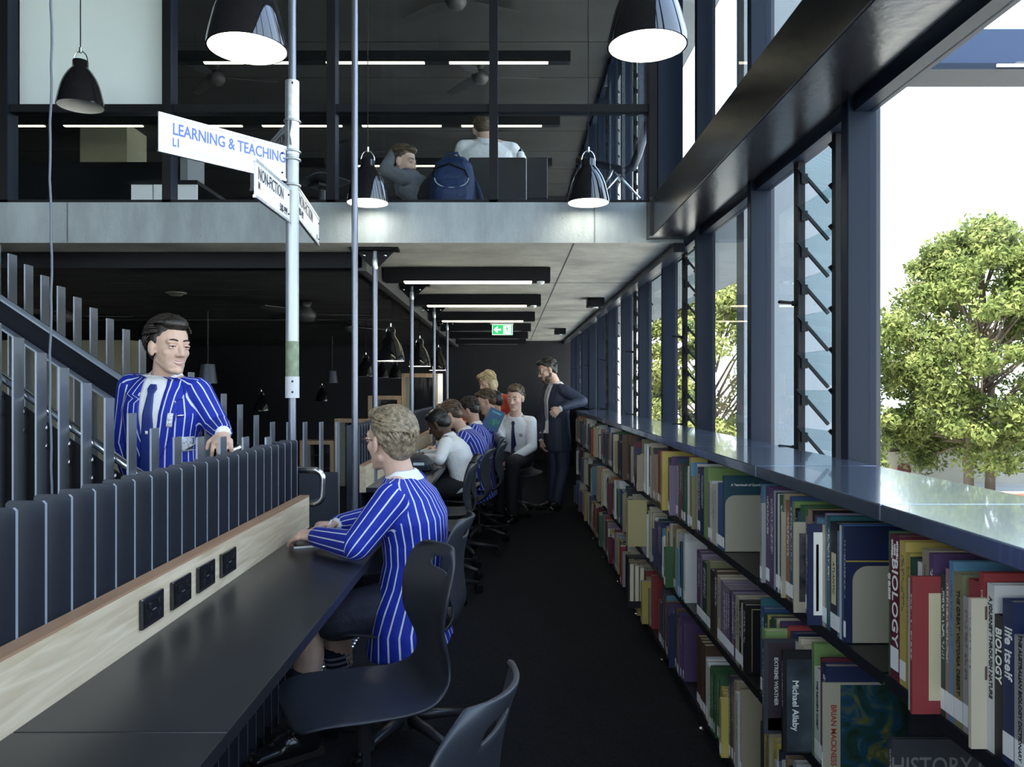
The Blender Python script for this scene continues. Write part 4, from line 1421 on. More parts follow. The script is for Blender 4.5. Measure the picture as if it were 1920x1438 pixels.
def pxrow(bay, row, items, px_end, fillh=0.245):
    """items: (left px, h, colour, pull, depth, label, decoration, max thickness); gaps behind pulled books are filled"""
    rng = random.Random(bay * 10 + row)
    x0 = XS + 0.004
    z = ROWZ[row] + 0.001
    ys = [FPX * (x0 - it[3]) / (it[0] - VX) for it in items] + [FPX * x0 / (px_end - VX)]
    n = 0
    y = min(ys[0], J0 + MOD * (bay + 1) - 0.016)
    for i, it in enumerate(items):
        it = tuple(it) + (None,) * (8 - len(it))
        px, h, cn, pull, d, label, deco, tmax = it
        y = min(y, ys[i]) if i == 0 else min(y, max(ys[i], y - 0.3)) if False else y
        # hidden books between the running edge and this book's far side
        while y - ys[i] > 0.012 and i > 0:
            t_ = min(y - ys[i], rng.uniform(0.012, 0.03))
            n += 1
            COUNT[0] += 1
            c2 = rng.choice(PAL)
            h2 = fillh + rng.uniform(-0.02, 0.02)
            book(y, z, t_ - 0.0006, h2, c2, '%s %s book, %s from the divider, %s shelf, %s bay' % (size_word(h2, t_), c2, nth(n), ROWN[row], BAYN[bay]), h2 * 0.66, 0.0, rng.random() < 0.6)
            y -= t_
        nxt = ys[i + 1]
        t_ = max(0.006, min(y - nxt, tmax or (0.014 if pull > 0.035 else 0.07)))
        n += 1
        COUNT[0] += 1
        lb = label or '%s %s book, %s from the divider, %s shelf, %s bay' % (size_word(h, t_), cn, nth(n), ROWN[row], BAYN[bay])
        o = book(y, z, t_ - 0.0006, h, cn, lb, d or h * 0.66, pull, tagged=(rng.random() < 0.7 and pull < 0.03), lean=0.0)
        if deco: deco(o, t_, h, d or h * 0.66)
        y -= t_
    return y

BIOTAG = lambda o, t_, h, d: MB().box(o.location.x - 0.0014, o.location.x - 0.0003, o.location.y - 0.015, o.location.y + 0.015, o.location.z + 0.02, o.location.z + 0.064).build('white_tag', M_TAG, o)
TOP0 = [
 (1656, 0.290, 'green', 0, 0.19, 'thin green and white guide beside the maroon BIOLOGY spine', spine_txt('QI GUIDES', 0.011, M_INKW, 0.62)),
 (1662, 0.286, 'maroon', 0, 0.20, 'thick maroon book with BIOLOGY in large white capitals on the spine', many(spine_txt('BIOLOGY', 0.031, M_INKW, 0.54, 1.3), spine_txt('CAMPBELL', 0.008, M_INKW, 0.90, yo=0.010), spine_txt('REECE', 0.008, M_INKW, 0.90), spine_txt('MITCHELL', 0.008, M_INKW, 0.90, yo=-0.010), BIOTAG)),
 (1687, 0.280, 'yellow', 0, 0.19, None, None, 0.024),
 (1703, 0.236, 'white', 0.046, 0.17, 'cream-edged book standing proud beside the bright red one'),
 (1708.5, 0.243, 'red', 0.050, 0.18, 'bright red book pulled forward showing its cover with a cream panel', cover_panel(P_CREAM, 0.16, 0.6, 0.10, 0.88)),
 (1764, 0.250, 'dark green', 0, 0.17), (1773, 0.262, 'pink', 0, 0.18), (1780, 0.278, 'sky blue', 0, 0.18),
 (1788, 0.262, 'olive', 0, 0.18, 'tall olive-grey book titled THE GREAT VICTORIA DESERT on the spine', spine_txt('THE GREAT VICTORIA DESERT', 0.013, M_INKK, 0.55)),
 (1806, 0.228, 'pale grey', 0, 0.16, None, None, 0.016),
 (1816, 0.240, 'cream', 0.025, 0.18, 'cream book pulled forward with brown specimen pictures on its cover', many(*[cover_panel(mat('print_brown', (0.10, 0.05, 0.03), 0.6), 0.12 + 0.02 * (k % 2), 0.20, 0.86 - 0.2 * k, 0.95 - 0.2 * k, 'specimen_print') for k in range(4)]), 0.02),
 (1851, 0.266, 'white', 0, 0.18, 'white spine titled A JOURNEY THROUGH NATURE', spine_txt('A JOURNEY THROUGH NATURE', 0.011, M_INKK, 0.62)),
 (1865, 0.222, 'black', 0, 0.16, 'black book with BIOLOGY in bold white letters on the spine', spine_txt('BIOLOGY', 0.020, M_INKW, 0.72)),
 (1880, 0.252, 'navy', 0, 0.18, 'navy book titled life itself in white on the spine', spine_txt('life itself', 0.024, M_INKW, 0.68)),
 (1902, 0.205, 'pale grey', 0, 0.15, 'pale grey biology dictionary cut by the right edge of the picture', spine_txt('THE AUSTRALIAN BIOLOGY DICTIONARY', 0.010, M_INKK, 0.55)),
 (1925, 0.22, 'teal', 0, 0.16)]
TOP1 = [
 (1419, 0.292, 'navy', 0, 0.19), (1423, 0.288, 'sky blue', 0, 0.19, None, None, 0.03), (1425, 0.235, 'pale grey', 0.012, 0.17, None, None, 0.03), (1436, 0.288, 'purple', 0, 0.19), (1443, 0.286, 'purple', 0, 0.19), (1451, 0.283, 'pale grey', 0, 0.18), (1455, 0.28, 'navy', 0, 0.18),
 (1458, 0.278, 'white', 0, 0.18), (1462, 0.278, 'green', 0, 0.20, None, None, 0.03),
 (1464, 0.235, 'cream', 0.012, 0.17, None, None, 0.03), (1473, 0.270, 'orange', 0, 0.18, 'orange and blue picture-spined book between cream and blue spines'),
 (1481, 0.284, 'blue', 0, 0.18), (1486, 0.274, 'lime', 0, 0.18, None, None, 0.02),
 (1490, 0.232, 'cream', 0.030, 0.17, 'cream book pulled forward with a dark framed photograph on its cover', cover_panel(P_PHOTO, 0.08, 0.30, 0.12, 0.88)),
 (1508, 0.250, 'lilac', 0, 0.17, None, None, 0.016),
 (1514, 0.246, 'navy', 0.036, 0.18, 'navy book pulled forward with a white panel and a blue line on its cover', many(cover_panel(M_INKW, 0.08, 0.26, 0.10, 0.92), cover_panel(P_BLUE, 0.115, 0.15, 0.14, 0.80, 'blue_line'))),
 (1538, 0.246, 'cream', 0, 0.17), (1547, 0.276, 'lilac', 0, 0.18), (1550, 0.272, 'teal', 0, 0.19, 'teal book with a map-coloured spine beside the ATLANTIC book'),
 (1557, 0.262, 'black', 0, 0.18, 'black spine with a pale ATLANTIC title patch', many(lambda o, t_, h, d: MB().box(o.location.x - 0.0008, o.location.x, o.location.y - 0.012, o.location.y + 0.012, o.location.z + 0.07, o.location.z + 0.19).build('title_patch', P_CREAM, o), spine_txt('ATLANTIC', 0.016, M_INKK, 0.50))),
 (1570, 0.246, 'sky blue', 0, 0.17), (1574, 0.262, 'white', 0, 0.18), (1578, 0.266, 'blue', 0, 0.19),
 (1582, 0.262, 'navy', 0, 0.20, 'wide navy atlas with a yellow line standing against the bookend', cover_panel(mat('print_yellow', (0.30, 0.24, 0.05), 0.5), 0.0, 1.0, 0.70, 0.712))]
MID1 = [
 (1421, 0.285, 'teal', 0, 0.19), (1427, 0.262, 'blue', 0, 0.18, None, None, 0.03),
 (1429, 0.255, 'lime', 0.06, 0.18, 'green-topped thick book left of the EXTREME WEATHER cover', None, 0.03),
 (1431, 0.250, 'charcoal', 0.084, 0.19, 'dark plum book pulled forward with EXTREME WEATHER lettered down its cover',
   many(cover_panel(mat('print_plum', (0.045, 0.028, 0.04), 0.5), 0.06, 0.98, 0.03, 0.97), cover_txt('EXTREME WEATHER', 0.014, M_INKW, 0.17, 0.56, True), cover_txt('WITH DRAMATIC RECONSTRUCTIONS', 0.008, M_INKR, 0.26, 0.56, True), cover_txt('AND ADVICE FROM EXPERTS', 0.008, M_INKR, 0.33, 0.56, True), cover_panel(P_RED, 0.06, 0.40, 0.04, 0.17, 'red_corner'))),
 (1468, 0.258, 'black', 0.072, 0.19, 'black stormy book pulled forward with an author name lettered down its cover',
   many(cover_panel(P_STORM, 0.05, 0.98, 0.02, 0.92), cover_txt('Michael Allaby', 0.022, M_INKW, 0.16, 0.47, True))),
 (1522, 0.282, 'lime', 0, 0.20, 'tall bright green book beside the black stormy cover', None, 0.02), (1527, 0.228, 'white', 0.0, 0.17, 'white spine of a digest book beside the tall green one', spine_txt('THE READER\'S DIGEST', 0.012, M_INKK, 0.6)),
 (1538.5, 0.262, 'maroon', 0, 0.19, None, None, 0.012), (1541, 0.252, 'navy', 0, 0.19, None, None, 0.03),
 (1543, 0.215, 'cream', 0.012, 0.21, 'cream-spined picture book showing a dark painted dinosaur cover', many(cover_panel(P_DINO, 0.20, 0.99, 0.02, 0.98), cover_txt('BRIAN MACKNESS', 0.018, M_INKR, 0.12, 0.42, True)), 0.016)]
pxrow(0, 0, TOP0, 1960, 0.262)
e1 = pxrow(1, 0, TOP1, 1586, 0.268)
bookend(e1 - 0.004, ROWZ[0], 'beige bookend holding the navy atlas on the top shelf', 0.175, 0.19, XS + 0.018)
pxrow(1, 1, MID1, 1552, 0.252)
MID0 = [(0.012, 0.22, 'charcoal', 0.0, 0.22, 'large dark book with huge grey capitals on its shaded cover', many(cover_txt('HISTORY OF', 0.05, mat('ink_grey', (0.16, 0.16, 0.16), 0.5), 0.5, 0.75, False, 0.8), cover_txt('AUSTRALIA', 0.05, mat('ink_grey', (0.16, 0.16, 0.16), 0.5), 0.5, 0.45, False, 0.8)))]
fill(0, 1, MID0)
fill(1, 2, None, 4)
T2 = [(1304, 0.272, 'white', 0, 0.18), (1308, 0.262, 'charcoal', 0, 0.17), (1313, 0.262, 'navy', 0, 0.17), (1320, 0.272, 'lime', 0.0, 0.18), (1328, 0.222, 'lilac', 0, 0.16), (1331, 0.228, 'white', 0, 0.16), (1335, 0.222, 'cream', 0, 0.16), (1339, 0.225, 'white', 0, 0.16), (1343, 0.225, 'cream', 0, 0.16), (1346, 0.235, 'blue', 0, 0.17, 'mid blue spine with white print beside the tall beige bookend'),
      (1355, 0.268, 'teal', 0.0, 0.22, 'large dark teal chemistry textbook standing by the bookend', cover_txt('A Text-book of Quantitative Inorganic', 0.011, M_INKW, 0.5, 0.88), 0.03)]
CN['teal'] = (0.012, 0.07, 0.10)
e = pxrow(2, 0, T2, 1358, 0.24)
bookend(e - 0.006, ROWZ[0], 'beige bookend against the teal chemistry textbook', 0.20, 0.20, XS + 0.006)
M2 = [(1303, 0.27, 'purple', 0, 0.19), (1308, 0.268, 'purple', 0, 0.19), (1313, 0.262, 'lilac', 0, 0.19), (1317, 0.245, 'dark green', 0, 0.18), (1325, 0.262, 'olive', 0, 0.18), (1332, 0.24, 'charcoal', 0.0, 0.17), (1339, 0.25, 'brown', 0, 0.18), (1345, 0.24, 'cream', 0, 0.17), (1351, 0.232, 'lilac', 0, 0.16), (1356, 0.228, 'lilac', 0, 0.16), (1360, 0.226, 'lilac', 0, 0.16), (1364, 0.226, 'lilac', 0, 0.16), (1368, 0.224, 'purple', 0, 0.16), (1372, 0.226, 'lilac', 0, 0.16), (1376, 0.222, 'purple', 0, 0.16),
      (1379, 0.226, 'cream', 0, 0.16), (1386, 0.222, 'black', 0, 0.17), (1390, 0.218, 'cream', 0, 0.16), (1393, 0.222, 'black', 0, 0.19, 'black book with a thin gold frame line on its cover, before the middle bookend', many(cover_panel(mat('print_gold', (0.3, 0.25, 0.08), 0.5), 0.10, 0.115, 0.04, 0.95), cover_panel(MATS['print_gold'], 0.10, 0.9, 0.93, 0.945)), 0.03)]
e = pxrow(2, 1, M2, 1399, 0.23)
bookend(e - 0.006, ROWZ[1], 'dark beige bookend after the lilac set on the middle shelf', 0.14)
e = fill(2, 2, None, 2, end=J0 + MOD * 2 + 0.16)
fill(3, 0, None, 5)
e = fill(3, 1, None, 6, end=J0 + MOD * 3 + 0.16)
bookend(e - 0.006, ROWZ[1], 'bookend beside dark blue books on the middle shelf of the fourth bay', 0.14)
e = fill(3, 2, None, 7, end=J0 + MOD * 3 + 0.2)
bookend(e - 0.006, ROWZ[2], 'bookend on the bottom shelf of the fourth bay', 0.17)
for b in range(4, NB):
    for r in range(3):
        e = fill(b, r, None, 11, end=J0 + MOD * b + (0.16 if (b + r) % 3 == 0 else 0.02))
        if (b + r) % 3 == 0:
            bookend(e - 0.006, ROWZ[r], 'small bookend on the %s shelf of the %s bay from the camera' % (ROWN[r], ORD[b]), 0.15)
me = bpy.data.meshes.new('shelved_books')
me.from_pydata(FARV, [], FARF)
ca = me.color_attributes.new('cover_colour', 'FLOAT_COLOR', 'CORNER')
flat = []
for f, c in zip(FARF, FARC):
    flat += [c[0], c[1], c[2], 1.0] * len(f)
ca.data.foreach_set('color', flat)
me.materials.append(M_BOOKA)
fb = bpy.data.objects.new('shelved_books', me)
COL.objects.link(fb)
tag(fb, 'many small book spines packed on the far bookcase bays', 'books', kind='stuff')

# boxes jutting out of the shelves half-way along
t = thing('file_box', (0.70, 4.32, 0.50), 'pale yellow card box jutting out in front of the middle shelf', 'box')
MB().box(0.655, 0.7585, 4.290, 4.294, 0.500, 0.754).build('front_card', mat('card_yellow', (0.40, 0.35, 0.17), 0.7), t)
MB().box(0.655, 0.659, 4.294, 4.36, 0.500, 0.754).build('side_card', MATS['card_yellow'], t)
MB().box(0.659, 0.7585, 4.294, 4.36, 0.500, 0.504).build('bottom_card', MATS['card_yellow'], t)
MB().box(0.662, 0.7585, 4.298, 4.35, 0.505, 0.735).build('papers', M_PAGE, t)
t = thing('magazine_holder', (0.70, 4.32, 0.16), 'black magazine holder with pale journals jutting out of the bottom shelf', 'magazine holder')
for q, nm in (((0.655, 0.7585, 4.29, 4.293, 0.163, 0.20), 'front_lip'), ((0.655, 0.659, 4.293, 4.38, 0.163, 0.44), 'side_panel'), ((0.659, 0.7585, 4.293, 4.38, 0.163, 0.167), 'base_panel'), ((0.655, 0.7585, 4.293, 4.38, 0.432, 0.438), 'top_bar')):
    MB().box(*q).build(nm, M_SHELF, t)
for i in range(3):
    MB().box(0.668 + 0.028 * i, 0.688 + 0.028 * i, 4.30, 4.37, 0.168, 0.40 - 0.01 * i).build('journal', M_PAGE, t)

# ------------------------------------------------------------------ swivel chairs
def catmull(pts, n):
    out = []
    P = [pts[0]] + list(pts) + [pts[-1]]
    seg = len(pts) - 1
    for i in range(n):
        t = i / (n - 1) * seg
        k = min(int(t), seg - 1)
        u = t - k
        p0, p1, p2, p3 = [np.array(P[k + j], float) for j in range(4)]
        out.append(0.5 * ((2 * p1) + (-p0 + p2) * u + (2 * p0 - 5 * p1 + 4 * p2 - p3) * u * u + (-p0 + 3 * p1 - 3 * p2 + p3) * u ** 3))
    return out

def chair_parts():
    # profile: forward, height, half width
    prof = [(0.225, 0.425, 0.135), (0.215, 0.442, 0.190), (0.16, 0.455, 0.212), (0.05, 0.452, 0.220), (-0.07, 0.448, 0.212), (-0.150, 0.455, 0.190), (-0.200, 0.490, 0.160),
            (-0.222, 0.550, 0.146), (-0.222, 0.610, 0.158), (-0.216, 0.680, 0.186), (-0.222, 0.750, 0.202), (-0.238, 0.810, 0.196), (-0.255, 0.855, 0.168), (-0.265, 0.880, 0.110)]
    N, C = 46, 17
    rows = catmull(prof, N)
    vs, fs = [], []
    for i, (f, z, w) in enumerate(rows):
        for j in range(C):
            v = -1 + 2 * j / (C - 1)
            # dish the seat, wrap the back
            back = max(0, min(1, (z - 0.50) / 0.15))
            dz = (1 - back) * 0.018 * (abs(v) ** 2.2)
            df = back * 0.045 * (abs(v) ** 2)
            vs.append((-(f + df), v * w, z + dz))
    slot = lambda i, j: N - 8 <= i <= N - 7 and 5 <= j <= C - 7
    for i in range(N - 1):
        for j in range(C - 1):
            if slot(i, j): continue
            a = i * C + j
            fs.append((a, a + 1, a + C + 1, a + C))
    m = bpy.data.meshes.new('seat_shell')
    m.from_pydata(vs, [], fs)
    m.materials.append(M_PLASTIC)
    tmp = bpy.data.objects.new('tmp', m)
    COL.objects.link(tmp)
    sd = tmp.modifiers.new('s', 'SOLIDIFY'); sd.thickness = 0.011; sd.offset = 0
    ss = tmp.modifiers.new('u', 'SUBSURF'); ss.levels = 1; ss.render_levels = 1
    dg = bpy.context.evaluated_depsgraph_get()
    shell = bpy.data.meshes.new_from_object(tmp.evaluated_get(dg))
    shell.name = 'seat_shell'
    bpy.data.objects.remove(tmp, do_unlink=True)
    shell.polygons.foreach_set('use_smooth', [True] * len(shell.polygons))
    col = MB().lathe([(0.014, 0.10), (0.014, 0.30), (0.026, 0.30), (0.026, 0.40), (0.05, 0.42), (0.06, 0.436)], 16).mesh('gas_column', M_CHAIRLEG)
    und = MB().box(-0.09, 0.09, -0.075, 0.075, 0.415, 0.438).mesh('seat_mount', M_CHAIRLEG)
    hub = MB().lathe([(0, 0.065), (0.045, 0.065), (0.045, 0.125), (0.03, 0.135), (0.014, 0.135)], 18).mesh('base_hub', M_CHAIRLEG)
    leg = MB()
    leg.loft([((0.03, 0, 0.10), (0, 0.022, 0), (0, 0, 0.022)), ((0.15, 0, 0.088), (0, 0.019, 0), (0, 0, 0.017)), ((0.285, 0, 0.068), (0, 0.015, 0), (0, 0, 0.012))], 12)
    legm = leg.mesh('base_leg', M_CHAIRLEG, True)
    cs = MB()
    for s in (-1, 1):
        c = MB()
        for k in range(16):
            pass
        cs.tube([(0.29, s * 0.006, 0.027), (0.29, s * 0.024, 0.027)], 0.027, 18)
    cs.tube([(0.285, 0, 0.03), (0.285, 0, 0.068)], 0.008, 8)
    cs.ellipsoid((0.288, 0, 0.046), (0.022, 0.02, 0.016))
    csm = cs.mesh('castor', M_BLACK)
    return shell, col, und, hub, legm, csm
CH = chair_parts()
def chair(x, y, rz, label, base=0.35, group='charcoal plastic swivel chairs', z=0.0):
    t = thing('swivel_chair', (x, y, z), label, 'chair', group, rz)
    inst('seat_shell', CH[0], t)
    inst('gas_column', CH[1], t)
    inst('seat_mount', CH[2], t)
    inst('base_hub', CH[3], t)
    for k in range(5):
        a = base + k * 2 * PI / 5
        inst('base_leg', CH[4], t, rot=(0, 0, a))
        inst('castor', CH[5], t, rot=(0, 0, a))
    return t
# rz = 0 faces -x (towards the bench)
chair(-0.420, 2.31, 0.44, 'empty charcoal chair in front of the blond student, seat fully in view', 0.9)
chair(-0.245, 1.35, -0.30, 'charcoal chair at the bottom edge showing only its backrest', 0.3)
chair(-0.395, 3.02, -0.10, 'charcoal chair that the blond striped-blazer student sits on', 0.55)
chair(-0.47, 5.15, 0.05, 'empty charcoal chair at the near end of the far bench', 0.3)
chair(-0.46, 5.75, 0.10, 'empty charcoal chair just before the student in the white shirt', 0.6)
chair(-0.37, 6.42, -0.15, 'charcoal chair under the white-shirted student at the far bench', 0.2)
chair(-0.27, 7.15, -0.10, 'charcoal chair under the brown-haired striped student', 0.8)
chair(-0.30, 7.85, 0.0, 'charcoal chair under the curly-haired student', 0.4)
chair(-0.30, 8.42, 0.1, 'charcoal chair under the student beside the blue book', 0.5)
chair(0.14, 8.60, 1.75, 'charcoal chair under the student with a tie who faces the camera', 0.7)

# ------------------------------------------------------------------ people
def skin_mat(name, col):
    return mat(name, col, 0.48, 0, 0.4, var=(25, 0.06), sss=0.12)
SK_FAIR = skin_mat('skin_fair', (0.62, 0.42, 0.33))
SK_TAN = skin_mat('skin_tan', (0.52, 0.34, 0.26))
SK_DARK = skin_mat('skin_dark', (0.085, 0.045, 0.03))
LIP = mat('lip', (0.50, 0.27, 0.22), 0.4)
M_EYEW = mat('eye_white', (0.75, 0.75, 0.74), 0.2)
M_IRIS = mat('iris', (0.05, 0.04, 0.03), 0.15)
M_SHIRT = mat('white_shirt', (0.78, 0.80, 0.84), 0.75, bump=(28, 0.35))
M_TROUSER = mat('dark_trousers', (0.016, 0.017, 0.024), 0.8, bump=(22, 0.4))
M_NAVYTR = mat('navy_trousers', (0.018, 0.020, 0.038), 0.8, bump=(22, 0.4))
M_SUIT = mat('navy_suit', (0.024, 0.033, 0.065), 0.65, bump=(20, 0.4))
M_RED = mat('coral_red_knit', (0.62, 0.075, 0.04), 0.8, bump=(40, 0.3))
M_GREYJ = mat('grey_jumper', (0.14, 0.15, 0.17), 0.85, bump=(40, 0.35))
M_TIE = mat('royal_tie', (0.012, 0.030, 0.20), 0.5)
M_TIENAVY = mat('navy_tie', (0.014, 0.018, 0.07), 0.5)
M_SHOE = mat('black_leather', (0.010, 0.010, 0.012), 0.22, 0, 0.6)
M_SOLE = mat('shoe_sole', (0.02, 0.018, 0.016), 0.6)
M_SOCK = mat('navy_sock', (0.016, 0.020, 0.045), 0.9)
M_STRIPEW = mat('sock_stripe', (0.25, 0.27, 0.34), 0.9)

def hair_mat(name, c1, c2):
    m = bpy.data.materials.new(name)
    m.use_nodes = True
    n, l = m.node_tree.nodes, m.node_tree.links
    b = n['Principled BSDF']
    b.inputs['Roughness'].default_value = 0.42
    tc = n.new('ShaderNodeTexCoord')
    nz = n.new('ShaderNodeTexNoise')
    nz.inputs['Scale'].default_value = 70
    nz.inputs['Detail'].default_value = 4
    l.new(tc.outputs['Object'], nz.inputs['Vector'])
    r = n.new('ShaderNodeValToRGB')
    r.color_ramp.elements[0].position = 0.35
    r.color_ramp.elements[0].color = (*c1, 1)
    r.color_ramp.elements[1].position = 0.65
    r.color_ramp.elements[1].color = (*c2, 1)
    l.new(nz.outputs[0], r.inputs[0])
    l.new(r.outputs[0], b.inputs['Base Color'])
    return m
H_DARK = hair_mat('hair_dark', (0.012, 0.010, 0.009), (0.035, 0.028, 0.022))
H_BROWN = hair_mat('hair_brown', (0.045, 0.028, 0.016), (0.12, 0.08, 0.048))
H_BLOND = hair_mat('hair_ash_blond', (0.11, 0.085, 0.055), (0.32, 0.26, 0.18))
H_YELLOW = hair_mat('hair_blond', (0.34, 0.26, 0.13), (0.62, 0.52, 0.32))
H_BLACK = hair_mat('hair_black', (0.006, 0.006, 0.007), (0.018, 0.016, 0.018))

def blazer_mat():
    m = bpy.data.materials.new('striped_blazer')
    m.use_nodes = True
    n, l = m.node_tree.nodes, m.node_tree.links
    b = n['Principled BSDF']
    b.inputs['Roughness'].default_value = 0.75
    at = n.new('ShaderNodeAttribute')
    at.attribute_name = 'weave'
    sp = n.new('ShaderNodeSeparateXYZ')
    l.new(at.outputs['Vector'], sp.inputs[0])
    def mt(op, a, b_=None):
        q = n.new('ShaderNodeMath'); q.operation = op
        for i, v in enumerate((a, b_)):
            if v is None: continue
            if isinstance(v, (int, float)): q.inputs[i].default_value = v
            else: l.new(v, q.inputs[i])
        return q.outputs[0]
    ang = mt('DIVIDE', mt('ARCTAN2', sp.outputs['Y'], sp.outputs['X']), 2 * PI)
    fr = mt('FRACT', mt('ADD', mt('MULTIPLY', ang, sp.outputs['Z']), 40.5))
    st_ = mt('LESS_THAN', mt('ABSOLUTE', mt('SUBTRACT', fr, 0.5)), 0.085)
    mx = n.new('ShaderNodeMix'); mx.data_type = 'RGBA'
    mx.inputs['A'].default_value = (0.003, 0.020, 0.34, 1)
    mx.inputs['B'].default_value = (0.62, 0.68, 0.80, 1)
    l.new(st_, mx.inputs['Factor'])
    l.new(mx.outputs['Result'], b.inputs['Base Color'])
    tc = n.new('ShaderNodeTexCoord')
    nz = n.new('ShaderNodeTexNoise'); nz.inputs['Scale'].default_value = 18; nz.inputs['Detail'].default_value = 3
    l.new(tc.outputs['Object'], nz.inputs['Vector'])
    bp = n.new('ShaderNodeBump'); bp.inputs['Strength'].default_value = 0.35; bp.inputs['Distance'].default_value = 0.02
    l.new(nz.outputs[0], bp.inputs['Height'])
    l.new(bp.outputs[0], b.inputs['Normal'])
    return m
M_BLAZER = blazer_mat()

def lapel_mat(name, nrm_stripes=True):
    """blazer cloth on a flat panel: stripes along the panel's long direction, from the panel's own coordinates"""
    m = bpy.data.materials.new(name)
    m.use_nodes = True
    n, l = m.node_tree.nodes, m.node_tree.links
    b = n['Principled BSDF']
    b.inputs['Roughness'].default_value = 0.75
    at = n.new('ShaderNodeAttribute'); at.attribute_name = 'panel_u'
    def mt(op, a, b_=None):
        q = n.new('ShaderNodeMath'); q.operation = op
        for i, v in enumerate((a, b_)):
            if v is None: continue
            if isinstance(v, (int, float)): q.inputs[i].default_value = v
            else: l.new(v, q.inputs[i])
        return q.outputs[0]
    fr = mt('FRACT', mt('MULTIPLY', at.outputs['Fac'], 1 / 0.033))
    st_ = mt('LESS_THAN', mt('ABSOLUTE', mt('SUBTRACT', fr, 0.5)), 0.085)
    mx = n.new('ShaderNodeMix'); mx.data_type = 'RGBA'
    mx.inputs['A'].default_value = (0.003, 0.020, 0.34, 1)
    mx.inputs['B'].default_value = (0.62, 0.68, 0.80, 1)
    l.new(st_, mx.inputs['Factor'])
    l.new(mx.outputs['Result'], b.inputs['Base Color'])
    return m
M_LAPEL = lapel_mat('blazer_lapel')

def remesh(mb, name, mats, vox, smooth=4):
    me = mb.mesh(name, mats, True)
    tmp = bpy.data.objects.new('tmp', me)
    COL.objects.link(tmp)
    md = tmp.modifiers.new('r', 'REMESH'); md.mode = 'VOXEL'; md.voxel_size = vox; md.use_smooth_shade = True
    sm = tmp.modifiers.new('s', 'SMOOTH'); sm.factor = 0.5; sm.iterations = smooth
    dg = bpy.context.evaluated_depsgraph_get()
    out = bpy.data.meshes.new_from_object(tmp.evaluated_get(dg))
    out.name = name
    bpy.data.objects.remove(tmp, do_unlink=True)
    out.materials.clear()
    for m in (mats if isinstance(mats, (list, tuple)) else [mats]):
        out.materials.append(m)
    out.polygons.foreach_set('use_smooth', [True] * len(out.polygons))
    return out

def addobj(name, me, parent):
    o = bpy.data.objects.new(name, me)
    COL.objects.link(o)
    attach(o, parent)
    return o

def frame(face, up):
    f = Vector(face).normalized()
    u = Vector(up)
    u = (u - f * u.dot(f)).normalized()
    r = f.cross(u)            # his right... x axis of the head frame
    return Matrix((r, f, u)).transposed()

def head_shapes(mb, H, R, k):
    """H: centre of head, R: 3x3 (x right, y forward, z up), k: scale"""
    def E(c, r, q=None):
        mb.ellipsoid(H + R @ (Vector(c) * k), [a * k for a in r], R if q is None else R @ q, 20, 14)
    def Cp(a, ra, b, rb):
        mb.capsule(H + R @ (Vector(a) * k), ra * k, H + R @ (Vector(b) * k), rb * k, 10)
    E((0, -0.012, 0.035), (0.074, 0.094, 0.083))
    E((0, 0.018, -0.022), (0.063, 0.072, 0.082))
    E((0, 0.034, -0.072), (0.047, 0.052, 0.040))
    E((0, 0.070, -0.100), (0.022, 0.020, 0.017))
    Cp((-0.046, 0.000, -0.060), 0.016, (-0.018, 0.062, -0.098), 0.015)
    Cp((0.046, 0.000, -0.060), 0.016, (0.018, 0.062, -0.098), 0.015)
    Cp((0, 0.084, 0.012), 0.008, (0, 0.106, -0.030), 0.0115)
    E((-0.012, 0.094, -0.033), (0.009, 0.010, 0.008)); E((0.012, 0.094, -0.033), (0.009, 0.010, 0.008))
    Cp((-0.040, 0.068, 0.024), 0.012, (-0.012, 0.080, 0.022), 0.010)
    Cp((0.040, 0.068, 0.024), 0.012, (0.012, 0.080, 0.022), 0.010)
    E((-0.040, 0.053, -0.022), (0.020, 0.020, 0.022)); E((0.040, 0.053, -0.022), (0.020, 0.020, 0.022))
    E((0, 0.074, -0.064), (0.026, 0.012, 0.016))
    for s in (-1, 1):
        q = Matrix.Rotation(s * 0.35, 3, 'Z')
        E((s * 0.078, -0.008, -0.006), (0.009, 0.019, 0.031), q)
        E((s * 0.076, -0.002, -0.030), (0.008, 0.011, 0.013), q)

